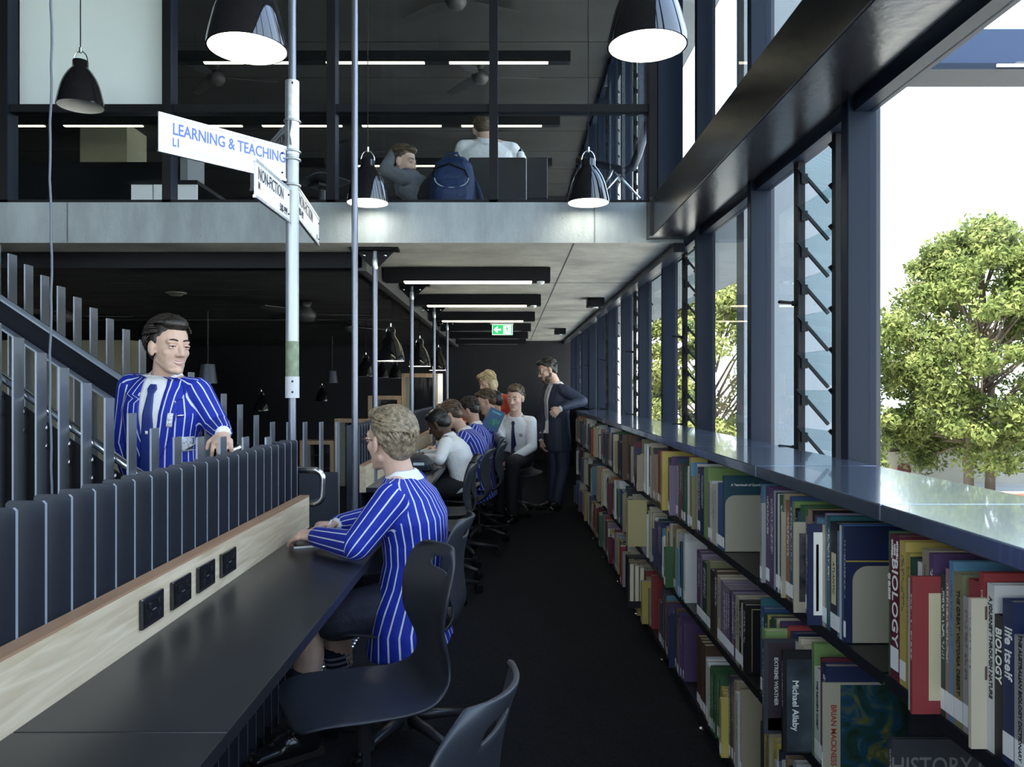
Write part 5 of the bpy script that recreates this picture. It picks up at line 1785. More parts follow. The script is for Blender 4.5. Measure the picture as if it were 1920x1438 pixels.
def hand_shapes(mb, w, d, n_, s, k=1.0, curl=0.5, fist=False):
    """w wrist, d finger direction, n_ palm normal, s thumb side"""
    d = Vector(d).normalized()
    n_ = Vector(n_); n_ = (n_ - d * n_.dot(d)).normalized()
    s = Vector(s); s = (s - d * s.dot(d) - n_ * s.dot(n_)).normalized()
    w = Vector(w)
    mb.capsule(w - d * 0.02 * k, 0.026 * k, w + d * 0.075 * k, 0.036 * k, 12, side=s, sx=1.05, sy=0.5)
    for i in range(4):
        off = (0.030 - 0.0205 * i) * k
        L = (0.072, 0.080, 0.075, 0.058)[i] * k
        p = w + d * (0.080 - 0.004 * abs(i - 1)) * k + s * off * 1.08
        a = 0.25 + curl * 0.6
        dirc = (d * math.cos(a) + n_ * math.sin(a) + s * (0.10 - 0.07 * i)).normalized()
        p1 = p + dirc * L * 0.48
        a += curl * 0.9
        dirc = (d * math.cos(a) + n_ * math.sin(a) + s * (0.06 - 0.04 * i)).normalized()
        p2 = p1 + dirc * L * 0.32
        a += curl * 0.7
        dirc = (d * math.cos(a) + n_ * math.sin(a)).normalized()
        p3 = p2 + dirc * L * 0.22
        mb.capsule(p - d * 0.012 * k, 0.0098 * k, p1, 0.0088 * k, 10)
        mb.capsule(p1, 0.0088 * k, p2, 0.0080 * k, 10)
        mb.capsule(p2, 0.0080 * k, p3, 0.0070 * k, 10)
    tb = w + d * 0.022 * k + s * 0.026 * k
    t1 = tb + (d * 0.62 + s * 0.62 + n_ * 0.35).normalized() * 0.040 * k
    t2 = t1 + (d * 0.9 + s * 0.15 + n_ * 0.35).normalized() * 0.034 * k
    mb.capsule(tb - s * 0.008 * k, 0.014 * k, t1, 0.0105 * k, 10)
    mb.capsule(t1, 0.0105 * k, t2, 0.0085 * k, 10)

def locks(mb, H, R, k, rng, n, flow, region, length=0.05, r=0.0055, lift=0.006):
    """tapered hair locks lying on the scalp ellipsoid"""
    C = Vector((0, -0.016, 0.040))
    rad = Vector((0.081, 0.102, 0.090))
    done = 0
    tries = 0
    while done < n and tries < n * 12:
        tries += 1
        v = Vector((rng.gauss(0, 1), rng.gauss(0, 1), rng.gauss(0, 1))).normalized()
        p = Vector((C.x + v.x * rad.x, C.y + v.y * rad.y, C.z + v.z * rad.z))
        if not region(p): continue
        done += 1
        pts = []
        q = p.copy()
        f0 = flow(p, rng)
        Ls = length * rng.uniform(0.7, 1.25)
        for i in range(5):
            nn = Vector(((q.x - C.x) / rad.x ** 2, (q.y - C.y) / rad.y ** 2, (q.z - C.z) / rad.z ** 2)).normalized()
            pts.append(H + R @ ((q + nn * (lift * math.sin(PI * (i + 0.6) / 5.2))) * k))
            t = f0 - nn * f0.dot(nn)
            t.normalize()
            q = q + t * (Ls / 4)
            u = Vector(((q.x - C.x) / rad.x, (q.y - C.y) / rad.y, (q.z - C.z) / rad.z))
            q = Vector((C.x + u.x / u.length * rad.x, C.y + u.y / u.length * rad.y, C.z + u.z / u.length * rad.z))
            f0 = (f0 + Vector((rng.gauss(0, 0.07), rng.gauss(0, 0.07), rng.gauss(0, 0.07)))).normalized()
        rr = r * k * rng.uniform(0.8, 1.2)
        mb.tube(pts, [rr * 0.5, rr, rr * 1.05, rr * 0.75, rr * 0.15], 6)

HAIRLINE = lambda p: (p.z > 0.058 - max(0, -p.y) * 1.25 + (0.03 if p.y > 0.03 else 0.0)) and not (p.y > 0.045 and p.z < 0.085) and p.z > -0.045

def hair(parent, H, R, k, style, m, seed=1, nl=180, vox=0.006):
    rng = random.Random(seed)
    base = MB()
    def E(c, r): base.ellipsoid(H + R @ (Vector(c) * k), [a * k for a in r], R, 20, 14)
    E((0, -0.022, 0.050), (0.079, 0.093, 0.080))
    E((0, -0.048, 0.010), (0.072, 0.066, 0.072))
    if style == 'short':
        E((0, -0.060, -0.022), (0.060, 0.046, 0.050))
        E((0.066, -0.022, 0.026), (0.014, 0.034, 0.034)); E((-0.066, -0.022, 0.026), (0.014, 0.034, 0.034))
        E((0, 0.040, 0.098), (0.056, 0.050, 0.030))
    elif style == 'crop':
        E((0, -0.058, -0.018), (0.062, 0.046, 0.050))
        E((0, 0.030, 0.085), (0.058, 0.052, 0.034))
        E((0.066, -0.012, 0.028), (0.013, 0.036, 0.036)); E((-0.066, -0.012, 0.028), (0.013, 0.036, 0.036))
    elif style == 'quiff':
        E((0, -0.060, -0.022), (0.060, 0.046, 0.050))
        E((0, 0.030, 0.100), (0.058, 0.056, 0.034)); E((0.010, 0.042, 0.106), (0.046, 0.036, 0.026))
        E((0.067, -0.018, 0.032), (0.013, 0.036, 0.040)); E((-0.067, -0.018, 0.032), (0.013, 0.036, 0.040))
    elif style == 'bob':
        E((0.060, -0.012, -0.020), (0.026, 0.054, 0.088)); E((-0.060, -0.012, -0.020), (0.026, 0.054, 0.088))
        E((0, -0.058, -0.030), (0.080, 0.052, 0.082)); E((0.018, 0.052, 0.088), (0.058, 0.042, 0.030))
    o = addobj('hair', remesh(base, 'hair', m, vox * k, 3), parent)
    if nl:
        lk = MB()
        if style == 'quiff' or style == 'short':
            flow = lambda p, r_: Vector((0.25 + p.x * 3, -1.0 if p.z > 0.05 else -0.55, 0.35 if p.y > 0.05 else (-0.15 if p.z > 0.05 else -0.9)))
        elif style == 'bob':
            flow = lambda p, r_: Vector((p.x * 4, -0.25, -1.0))
        else:
            flow = lambda p, r_: Vector((r_.gauss(0, 1), r_.gauss(0, 1), r_.gauss(0, 1)))
        ln = 0.030 if style == 'crop' else (0.075 if style == 'bob' else 0.066)
        locks(lk, H, R, k, rng, nl, flow, HAIRLINE, ln, (0.0042 if nl > 200 else 0.0058) if style != 'crop' else 0.007, (0.016 if style == 'quiff' else 0.005) if style in ('quiff', 'short') else 0.004)
        addobj('hair_locks', lk.mesh('hair_locks', m, True), o)
    return o

def face_details(parent, H, R, k, hm, glasses=None, beard=None, smile=0.0):
    mo = MB()
    wd = 0.021 + 0.006 * smile
    def arc(dz, dy, curve, n=7):
        out = []
        for i in range(n):
            t = -1 + 2 * i / (n - 1)
            out.append(H + R @ (Vector((t * wd, 0.0855 + dy - 0.013 * t * t, -0.064 + dz + curve * t * t)) * k))
        return out
    mo.tube(arc(0.0035 + 0.0015 * smile, 0.0, 0.001 + 0.008 * smile), [q * k for q in (0.001, 0.0025, 0.0034, 0.003, 0.0034, 0.0025, 0.001)], 8)
    mo.tube(arc(-0.0040 - 0.0035 * smile, 0.0005, 0.004 + 0.012 * smile), [q * k for q in (0.001, 0.003, 0.0042, 0.0046, 0.0042, 0.003, 0.001)], 8)
    lo = addobj('lips', mo.mesh('lips', LIP, True), parent)
    if smile:
        te = MB().tube(arc(0.0, -0.0015, 0.009), 0.0032 * k, 6)
        addobj('teeth', te.mesh('teeth', M_EYEW, True), lo)
    else:
        te = MB().tube(arc(0.0, 0.0012, 0.003), 0.0010 * k, 5)
        addobj('mouth_line', te.mesh('mouth_line', M_IRIS, True), lo)
    for s in (-1, 1):
        e_ = MB()
        c = Vector((s * 0.031, 0.0715, 0.005))
        e_.ellipsoid(H + R @ (c * k), [0.0118 * k] * 3, R, 14, 10)
        e_.ellipsoid(H + R @ ((c + Vector((0, 0.0070, -0.0008))) * k), [0.0066 * k, 0.0060 * k, 0.0066 * k], R, 12, 8, 1)
        addobj('eye', e_.mesh('eye', [M_EYEW, M_IRIS], True), parent)
        l_ = MB()
        pts = [H + R @ (Vector((s * (0.031 + dx), 0.0835 - abs(dx) * 0.30, 0.0105 - dx * dx * 18)) * k) for dx in (-0.015, -0.008, 0, 0.008, 0.015)]
        l_.tube(pts, 0.0046 * k, 6)
        l_.tube([H + R @ (Vector((s * (0.031 + dx), 0.0815 - abs(dx) * 0.30, -0.0035 + dx * dx * 12)) * k) for dx in (-0.014, -0.007, 0, 0.007, 0.014)], 0.0036 * k, 6)
        la = MB().tube([p_ + R @ (Vector((0, 0.0030, -0.0036)) * k) for p_ in pts], 0.0010 * k, 5)
        addobj('lashes', la.mesh('lashes', M_IRIS, True), parent)
        addobj('eyelid', l_.mesh('eyelid', parent['_skin'] and MATS[parent['_skin']], True), parent)
        b = MB()
        pts = [H + R @ (Vector((s * (0.012 + 0.036 * t), 0.0905 - 0.020 * t * t - 0.002, 0.028 + 0.005 * math.sin(PI * t))) * k) for t in (0, 0.25, 0.5, 0.75, 1)]
        b.tube(pts, [0.003 * k, 0.0042 * k, 0.0042 * k, 0.0036 * k, 0.002 * k], 6)
        addobj('eyebrow', b.mesh('eyebrow', hm, True), parent)
    if glasses:
        g = thing_part('glasses', parent)
        for s in (-1, 1):
            pts = [H + R @ (Vector((s * 0.033 + 0.023 * math.copysign(abs(math.cos(a)) ** 0.7, math.cos(a)), 0.101 - 0.006 * abs(math.cos(a)), 0.002 + 0.0165 * math.copysign(abs(math.sin(a)) ** 0.7, math.sin(a)))) * k) for a in [2 * PI * i / 20 for i in range(20)]]
            g.tube(pts, 0.0016 * k, 6, closed=True)
            g.tube([H + R @ (Vector(v) * k) for v in ((s * 0.056, 0.096, 0.008), (s * 0.074, 0.05, 0.008), (s * 0.079, -0.004, 0.010), (s * 0.077, -0.022, -0.006))], 0.0017 * k, 6)
        g.tube([H + R @ (Vector(v) * k) for v in ((-0.011, 0.101, 0.006), (0, 0.104, 0.009), (0.011, 0.101, 0.006))], 0.0016 * k, 6)
        addobj('glasses', g.mesh('glasses', glasses, True), parent)
    if beard:
        b = MB()
        def E(c, r): b.ellipsoid(H + R @ (Vector(c) * k), [a * k for a in r], R, 16, 12)
        E((0, 0.066, -0.100), (0.032, 0.028, 0.024)); E((0.040, 0.030, -0.078), (0.020, 0.040, 0.034)); E((-0.040, 0.030, -0.078), (0.020, 0.040, 0.034))
        E((0, 0.086, -0.050), (0.026, 0.010, 0.006)); E((0.056, 0.0, -0.045), (0.010, 0.02, 0.035)); E((-0.056, 0.0, -0.045), (0.010, 0.02, 0.035))
        addobj('beard', remesh(b, 'beard', beard, 0.005 * k, 2), parent)

def thing_part(name, parent):
    return MB()

def spine_pts(pel, neck, fwd, slouch, n=7):
    mid = (pel + neck) / 2 - fwd * slouch
    out = []
    for i in range(n):
        t = i / (n - 1)
        out.append(pel * (1 - t) ** 2 + mid * 2 * t * (1 - t) + neck * t * t)
    return out

def person(label, pel, neck, side, head, face, up=(0, 0, 1), arms=None, legs=None, top='shirt', bottom=M_TROUSER, skin='skin_fair', hairstyle='short', hairm=None, k=1.0, slouch=0.03,
           vox=0.006, seed=1, glasses=None, beard=None, hems=0.0, shoes=True, shorts=False, hair_n=140, build_legs=True, topm=None, wide=1.0, sleeve_short=False, skirt=1.0, smile=0.0):
    pel, neck, head = Vector(pel), Vector(neck), Vector(head)
    side = Vector(side).normalized()                 # towards his left
    axis = (neck - pel).normalized()
    side = (side - axis * side.dot(axis)).normalized()
    fwd = side.cross(axis).normalized()
    base = V(pel.x, pel.y, min([Vector(q[1]).z for q in legs]) - 0.09 if legs else pel.z)
    root = thing('person', base, label, 'person', 'students and staff')
    root['_skin'] = skin
    sm = MATS[skin]
    Rm = frame(face, up)
    sp = spine_pts(pel, neck, fwd, slouch)
    hw = [0.158, 0.148, 0.142, 0.150, 0.165, 0.158, 0.070]
    hd = [0.112, 0.106, 0.102, 0.108, 0.112, 0.092, 0.058]
    sh = {}
    for nm, sg in (('L', 1), ('R', -1)):
        sh[nm] = neck + side * (sg * 0.152 * wide * k) - axis * 0.066 * k
    # ---- skin body
    b = MB()
    rings = [(sp[i], side * hw[i] * 0.86 * k * wide, fwd * hd[i] * 0.86 * k) for i in range(7)]
    b.loft(rings)
    nb = neck - axis * 0.03 * k
    ht = head + Rm @ V(0, -0.022, -0.045) * k
    b.capsule(nb, 0.058 * k, ht, 0.050 * k)
    head_shapes(b, head, Rm, k)
    for nm in ('L', 'R'):
        el, wr, hd_, pn, ts, curl = arms[nm]
        el, wr = Vector(el), Vector(wr)
        b.capsule(neck + (sh[nm] - neck) * 0.25 - axis * 0.01 * k, 0.040 * k, sh[nm], 0.048 * k)
        b.capsule(sh[nm], 0.050 * k, el, 0.040 * k)
        b.capsule(el, 0.040 * k, wr, 0.027 * k)
        hand_shapes(b, wr, hd_, pn, ts, k, curl)
    if build_legs and legs:
        for i, (kn, an, td) in enumerate(legs):
            kn, an = Vector(kn), Vector(an)
            hp = pel + side * ((0.085 if i == 0 else -0.085) * k)
            b.capsule(hp, 0.078 * k, kn, 0.055 * k)
            b.capsule(kn, 0.053 * k, kn.lerp(an, 0.3) - Vector(td) * 0.01, 0.056 * k)
            b.capsule(kn.lerp(an, 0.3) - Vector(td) * 0.01, 0.056 * k, an, 0.036 * k)
            b.capsule(an, 0.034 * k, an + Vector(td).normalized() * 0.09 * k - V(0, 0, 0.052) * k, 0.020 * k)
    body = remesh(b, 'body', [sm, LIP], vox, 4)
    bo = addobj('body', body, root)
    Hi = Rm.transposed()
    face_details(root, head, Rm, k, hairm, glasses, beard, smile)
    if hairm:
        hair(root, head, Rm, k, hairstyle, hairm, seed, hair_n, max(0.0045, vox))
    # ---- upper garment
    g = MB()
    ex = {'blazer': 1.10, 'suit': 1.10, 'shirt': 1.03, 'jumper': 1.06, 'red': 1.02}[top]
    rg = []
    if top in ('blazer', 'suit'):
        dn = -axis if hems <= 0 else (-axis * 0.4 + V(0, 0, -1)).normalized()
        rg.append((pel + dn * (0.17 + max(0, hems)) * k, side * 0.185 * k * wide * skirt, fwd * (0.128 + 0.10 * (skirt - 1)) * k))
        rg.append((pel + dn * 0.08 * k, side * 0.180 * k * wide * skirt, fwd * 0.130 * k))
    else:
        rg.append((pel - axis * 0.05 * k, side * 0.165 * k * wide, fwd * 0.118 * k))
    for i in range(0, 6):
        rg.append((sp[i], side * hw[i] * ex * k * wide * (1 + (skirt - 1) * (0.75, 0.3, 0.05, 0, 0, 0)[i]), fwd * hd[i] * ex * k))
    rg.append((neck - axis * 0.005 * k, side * 0.075 * k, fwd * 0.066 * k))
    g.loft(rg)
    for nm in ('L', 'R'):
        el, wr = Vector(arms[nm][0]), Vector(arms[nm][1])
        r1 = 0.066 if top in ('blazer', 'suit') else 0.060
        g.capsule(neck + (sh[nm] - neck) * 0.30 - axis * 0.030 * k, 0.052 * k, sh[nm] + axis * 0.004 * k, r1 * 0.92 * k)
        g.capsule(sh[nm], r1 * k, el, r1 * 0.82 * k)
        if sleeve_short:
            continue
        g.capsule(el, r1 * 0.82 * k, el.lerp(wr, 0.93), r1 * 0.60 * k)
        nf = (el - sh[nm]).normalized()
    tm = topm or {'blazer': M_BLAZER, 'suit': M_SUIT, 'shirt': M_SHIRT, 'jumper': M_GREYJ, 'red': M_RED}[top]
    gm = remesh(g, 'garment', tm, max(0.0070, vox), 3)
    if top == 'blazer':
        weave(gm, sp, side, fwd, axis, sh, arms, k, pel)
    go = addobj({'blazer': 'blazer', 'suit': 'suit_jacket', 'shirt': 'shirt', 'jumper': 'jumper', 'red': 'red_top'}[top], gm, root)
    # ---- collar and cuffs
    if top != 'red':
        c = MB()
        cr, ch_ = 0.060 * k, 0.040 * k
        ax2 = (ht - nb).normalized()
        for i in range(24):
            pass
        pr = []
        n_ = 24
        vs, fs = [], []
        for j, (rr, hh) in enumerate(((1.06, -0.008), (1.0, 0.024), (0.98, 0.034), (1.10, 0.029), (1.40, -0.006))):
            for i in range(n_):
                a = 2 * PI * i / n_
                dirv = fwd * math.cos(a) + side * math.sin(a)
                drop = 0.030 * max(0, math.cos(a)) if j >= 1 else 0.016 * max(0, math.cos(a))
                vs.append(neck - axis * 0.012 * k + dirv * cr * rr + ax2 * (hh - drop) * k)
        for j in range(4):
            for i in range(n_):
                q = (i + 1) % n_
                if i == 0 and False: continue
                fs.append((j * n_ + i, j * n_ + q, (j + 1) * n_ + q, (j + 1) * n_ + i))
        c.add(vs, fs)
        addobj('collar', c.mesh('collar', M_SHIRT, True), go)
    for nm in ('L', 'R'):
        el, wr = Vector(arms[nm][0]), Vector(arms[nm][1])
        if top in ('blazer', 'suit') and not sleeve_short:
            c = MB().capsule(el.lerp(wr, 0.90), 0.037 * k, el.lerp(wr, 0.97), 0.034 * k)
            addobj('shirt_cuff', c.mesh('shirt_cuff', M_SHIRT, True), go)
    # ---- trousers
    if build_legs and legs:
        t = MB()
        t.loft([(pel + axis * 0.06 * k, side * 0.150 * k * wide, fwd * 0.108 * k), (pel, side * 0.166 * k * wide, fwd * 0.120 * k), (pel - axis * 0.07 * k, side * 0.150 * k * wide, fwd * 0.105 * k)])
        for i, (kn, an, td) in enumerate(legs):
            kn, an = Vector(kn), Vector(an)
            hp = pel + side * ((0.085 if i == 0 else -0.085) * k)
            if shorts:
                t.capsule(hp, 0.094 * k, hp.lerp(kn, 0.72), 0.084 * k)
            else:
                t.capsule(hp, 0.092 * k, kn, 0.072 * k)
                t.capsule(kn, 0.072 * k, an + (an - kn).normalized() * 0.02, 0.056 * k)
        addobj('shorts' if shorts else 'trousers', remesh(t, 'trousers', bottom, 0.008, 3), root)
        for i, (kn, an, td) in enumerate(legs):
            an, td = Vector(an), Vector(td).normalized()
            if shorts:
                kn = Vector(kn)
                s0 = kn.lerp(an, 0.48)
                so = addobj('sock', MB().capsule(s0, 0.055 * k, an, 0.043 * k, 18).mesh('sock', M_SOCK, True), root)
                for q in (0.50, 0.55, 0.60):
                    pt = kn.lerp(an, q)
                    rr = (0.0565 - 0.012 * (q - 0.48) / 0.52) * k
                    dd = (an - kn).normalized()
                    addobj('sock_stripe', MB().tube([pt, pt + dd * 0.009], rr, 18, caps=False).mesh('sock_stripe', M_STRIPEW, True), so)
            if shoes:
                fl_ = V(0, 0, -1)
                s_ = MB()
                heel = an + V(0, 0, -0.045 * k) - td * 0.03 * k
                toe = an + V(0, 0, -0.058 * k) + td * 0.165 * k
                sd_ = td.cross(V(0, 0, 1))
                s_.capsule(heel, 0.042 * k, an + td * 0.06 * k + V(0, 0, -0.04 * k), 0.048 * k, side=sd_)
                s_.capsule(an + td * 0.05 * k + V(0, 0, -0.045 * k), 0.047 * k, toe, 0.040 * k, side=sd_, sx=1.0, sy=0.72)
                s_.capsule(an, 0.048 * k, heel, 0.044 * k)
                sho = addobj('shoe', remesh(s_, 'shoe', M_SHOE, 0.006, 3), root)
                q = MB()
                zz = an.z - 0.09 * k
                for (a0, a1, w0, w1) in ((-0.075, 0.02, 0.036, 0.036), (0.02, 0.20, 0.042, 0.034)):
                    A = V(an.x, an.y, 0) + td * a0 * k; B = V(an.x, an.y, 0) + td * a1 * k
                    q.prism([A + sd_ * w0 * k + V(0, 0, zz), A - sd_ * w0 * k + V(0, 0, zz), B - sd_ * w1 * k + V(0, 0, zz), B + sd_ * w1 * k + V(0, 0, zz)], (0, 0, 0.022 * k))
                addobj('sole', q.mesh('sole', M_SOLE), sho)
                q = MB()
                for j in range(4):
                    ctr_ = an + td * (0.055 + 0.022 * j) * k + V(0, 0, (0.006 - 0.010 * j) * k)
                    q.capsule(ctr_ + sd_ * 0.022 * k, 0.003, ctr_ - sd_ * 0.022 * k, 0.003, 6)
                addobj('laces', q.mesh('laces', M_BLACK, True), sho)
    del root['_skin']
    return root, go, dict(sp=sp, side=side, fwd=fwd, axis=axis, sh=sh, neck=neck, pel=pel, k=k, R=Rm, head=head)

def weave(gm, sp, side, fwd, axis, sh, arms, k, pel):
    """cloth coordinate: angle about the torso or the sleeve, stored per corner, so stripes run along the cloth"""
    n = len(gm.polygons)
    cen = np.empty(n * 3); gm.polygons.foreach_get('center', cen); cen = cen.reshape(-1, 3)
    nv = len(gm.vertices)
    co = np.empty(nv * 3); gm.vertices.foreach_get('co', co); co = co.reshape(-1, 3)
    nl = len(gm.loops)
    li = np.empty(nl, np.int32); gm.loops.foreach_get('vertex_index', li)
    ls = np.empty(n, np.int32); gm.polygons.foreach_get('loop_start', ls)
    lt = np.empty(n, np.int32); gm.polygons.foreach_get('loop_total', lt)
    def segd(P, a, b):
        a, b = np.array(a), np.array(b)
        ab = b - a
        t = np.clip((P - a) @ ab / (ab @ ab), 0, 1)
        return np.linalg.norm(P - (a + t[:, None] * ab), axis=1), t
    limb = np.zeros(n, np.int32)
    best = np.full(n, 1e9)
    segs = []
    for nm in ('L', 'R'):
        el, wr = Vector(arms[nm][0]), Vector(arms[nm][1])
        segs.append((sh[nm].lerp(el, 0.12), el)); segs.append((el, wr))
    for i, (a, b) in enumerate(segs):
        d, t = segd(cen, a, b)
        ok = (d < 0.080 * k) & (d < best)
        limb[ok] = i + 1
        best[ok] = d[ok]
    # torso keeps faces close to the spine axis
    S = np.array([tuple(p) for p in sp])
    lat = np.abs((cen - S[-1]) @ np.array(side))
    limb[(lat < 0.135 * k) & (best > 0.066 * k)] = 0
    fl = np.repeat(limb, lt)
    P = co[li]
    out = np.zeros((nl, 3))
    # torso angle about interpolated spine
    A = np.array(axis)
    tt = np.clip(((P - S[0]) @ A) / max(1e-6, (S[-1] - S[0]) @ A), -0.5, 1) * (len(sp) - 1)
    i0 = np.clip(np.floor(tt).astype(int), 0, len(sp) - 2)
    fr = np.clip(tt - i0, -1, 1)[:, None]
    C = S[i0] * (1 - fr) + S[i0 + 1] * fr
    a_ = (P - C) @ np.array(side)
    b_ = (P - C) @ np.array(fwd) * 1.35
    r = np.hypot(a_, b_) + 1e-9
    out[:, 0] = -b_ / r; out[:, 1] = a_ / r; out[:, 2] = 28
    refs = {}
    for i, (a, b) in enumerate(segs):
        ax = (Vector(b) - Vector(a)).normalized()
        if i % 2 == 0:
            ref = Vector(side) * (1 if i == 0 else -1)
            ref = (ref - ax * ref.dot(ax))
            if ref.length < 0.1: ref = Vector(fwd) - ax * Vector(fwd).dot(ax)
            ref.normalize()
            prev_ax, prev_ref = ax, ref
        else:
            q = prev_ax.rotation_difference(ax)
            ref = q @ prev_ref
            ref = (ref - ax * ref.dot(ax)).normalized()
        bi = ax.cross(ref)
        m = fl == i + 1
        d = P[m] - np.array(a)
        x = d @ np.array(ref); y = d @ np.array(bi)
        rr = np.hypot(x, y) + 1e-9
        out[m, 0] = x / rr; out[m, 1] = y / rr; out[m, 2] = 11
    at = gm.attributes.new('weave', 'FLOAT_VECTOR', 'CORNER')
    at.data.foreach_set('vector', out.ravel())

def conform(go, info, rows, off, name, m, thick=0.003, parent=None, ustripe=False):
    """cloth panel laid on the garment's front: rows of (lateral left edge, lateral right edge, distance below the neck); rays come from the front"""
    me = go.data
    bvh = BVHTree.FromPolygons([v.co.copy() for v in me.vertices], [tuple(p.vertices) for p in me.polygons])
    neck, axis, side, fwd, k, sp = info['neck'], info['axis'], info['side'], info['fwd'], info['k'], info['sp']
    cols = 9
    vs, us = [], []
    dense = []
    for ra, rb in zip(rows[:-1], rows[1:]):
        m_ = max(1, int((rb[2] - ra[2]) / 0.014))
        dense += [tuple(ra[q] + (rb[q] - ra[q]) * i / m_ for q in range(3)) for i in range(m_)]
    rows = dense + [rows[-1]]
    for (l0, l1, dn) in rows:
        for j in range(cols):
            t = j / (cols - 1)
            lat = l0 + (l1 - l0) * t
            o = neck - axis * dn * k + side * lat * k + fwd * 0.6
            h, nn, ii, dd = bvh.ray_cast(o, -fwd)
            if h is None:
                h = neck - axis * dn * k + side * lat * k + fwd * 0.10 * k
            vs.append(h + fwd * off)
            us.append((t if l1 > l0 else 1 - t) * abs(l1 - l0) * k)
    R_ = len(rows)
    fs = [(i * cols + j, i * cols + j + 1, (i + 1) * cols + j + 1, (i + 1) * cols + j) for i in range(R_ - 1) for j in range(cols - 1)]
    # thickness
    N = len(vs)
    vs2 = vs + [v - fwd * thick for v in vs]
    fs2 = fs + [tuple(N + q for q in f[::-1]) for f in fs]
    bd = [i * cols for i in range(R_)] + [(R_ - 1) * cols + j for j in range(1, cols)] + [i * cols + cols - 1 for i in range(R_ - 2, -1, -1)] + [j for j in range(cols - 2, 0, -1)]
    for a, b_ in zip(bd, bd[1:] + bd[:1]):
        fs2.append((a, b_, N + b_, N + a))
    mb = MB().add(vs2, fs2)
    me2 = mb.mesh(name, m, True)
    if ustripe:
        at = me2.attributes.new('panel_u', 'FLOAT', 'POINT')
        at.data.foreach_set('value', us + us)
    return addobj(name, me2, parent or go)

# ================================================================== the people, one by one
DN = V(0, 0, -1)
# ---- student on the stair landing, leaning on the rail
def rel(px, py, Y): return W(px, py, Y)
r_, g_, inf = person('smiling dark-haired student in blue striped blazer standing behind the stair slats',
    pel=rel(305, 905, 3.70), neck=rel(310, 703, 3.66), side=(0.97, -0.12, 0.06), head=rel(318, 651, 3.60), face=(0.80, -0.62, -0.06), up=(0.04, 0, 1),
    arms={'L': (rel(408, 800, 3.68), rel(418, 812, 3.44), (0.25, -0.85, -0.45), (0.1, -0.35, -0.9), (-1, -0.2, 0), 0.75),
          'R': (rel(232, 832, 3.72), rel(258, 925, 3.62), (0.3, -0.2, -0.9), (0.9, 0.2, 0), (0, -1, 0), 0.4)},
    legs=[((-1.44, 3.66, 0.50), (-1.42, 3.72, 0.09), (0.25, -1, 0)), ((-1.68, 3.68, 0.50), (-1.72, 3.74, 0.09), (-0.1, -1, 0))],
    top='blazer', skin='skin_fair', hairstyle='quiff', hairm=H_DARK, k=1.06, slouch=0.0, vox=0.0048, seed=3, hair_n=420, smile=1.0)
conform(g_, inf, [(-0.052, 0.052, -0.004), (-0.055, 0.055, 0.04), (-0.050, 0.050, 0.12), (-0.042, 0.042, 0.20), (-0.030, 0.030, 0.28), (-0.016, 0.016, 0.36), (-0.010, 0.010, 0.42)], 0.006, 'shirt_front', M_SHIRT)
conform(g_, inf, [(-0.012, 0.012, 0.035), (-0.020, 0.020, 0.055), (-0.012, 0.012, 0.075), (-0.018, 0.018, 0.14), (-0.026, 0.026, 0.24), (-0.034, 0.034, 0.36), (-0.036, 0.036, 0.44), (-0.004, 0.004, 0.48)], 0.017, 'tie', M_TIE, 0.010)
conform(g_, inf, [(-0.006, 0.006, 0.232), (-0.006, 0.006, 0.246)], 0.0185, 'tie_crest', M_INKW, 0.001)
for s in (-1, 1):
    conform(g_, inf, [(s * 0.050, s * 0.085, -0.002), (s * 0.056, s * 0.115, 0.04), (s * 0.054, s * 0.135, 0.085), (s * 0.052, s * 0.098, 0.10), (s * 0.050, s * 0.118, 0.12), (s * 0.045, s * 0.112, 0.18), (s * 0.034, s * 0.090, 0.26), (s * 0.020, s * 0.055, 0.34), (s * 0.010, s * 0.020, 0.41)], 0.010, 'lapel', M_LAPEL, 0.006, ustripe=True)
conform(g_, inf, [(0.088, 0.110, 0.15), (0.082, 0.104, 0.21)], 0.0175, 'lapel_badges', mat('badge_white', (0.7, 0.72, 0.74), 0.4, var=(120, 0.5)), 0.002)
conform(g_, inf, [(0.128, 0.150, 0.155), (0.120, 0.132, 0.165)], 0.0175, 'lapel_pin', M_CHROME, 0.002)
conform(g_, inf, [(0.118, 0.160, 0.255), (0.114, 0.158, 0.31), (0.112, 0.156, 0.32)], 0.006, 'pocket_crest', mat('crest_white', (0.6, 0.63, 0.70), 0.6, var=(90, 0.5)), 0.002)

# ---- blond student writing at the near bench
hB = W(731, 826, 2.99)
r_, g_, inf = person('blond student with glasses in blue striped blazer writing at the near bench',
    pel=(-0.385, 3.02, 0.565), neck=W(752, 889, 3.00), side=(-0.10, -1, 0.02), head=hB, face=(-0.76, 0.64, 0.02), up=(-0.08, 0.0, 1),
    arms={'L': (W(668, 1033, 2.78) + V(0, 0, 0.02), W(592, 1012, 2.98) + V(0, 0, 0.012), (-0.8, 0.55, 0.0), (0.1, 0.2, -1), (0.4, 0.9, 0.1), 0.32),
          'R': ((-0.60, 3.40, 0.80), W(634, 992, 3.22) + V(0, 0, 0.02), (-0.88, -0.45, 0.0), (-0.1, -0.3, -1), (-0.3, -0.9, 0.35), 0.38)},
    legs=[((-0.735, 2.88, 0.50), (-0.765, 2.90, 0.095), (-0.80, -0.60, 0)), ((-0.72, 3.16, 0.50), (-0.655, 3.16, 0.09), (-0.95, 0.1, 0))],
    top='blazer', bottom=M_NAVYTR, skin='skin_fair', hairstyle='short', hairm=H_BLOND, k=1.02, slouch=0.085, vox=0.0048, seed=5, hair_n=700, shorts=True, hems=0.0, skirt=1.28, glasses=mat('glasses_brown', (0.05, 0.03, 0.025), 0.25), wide=1.05)
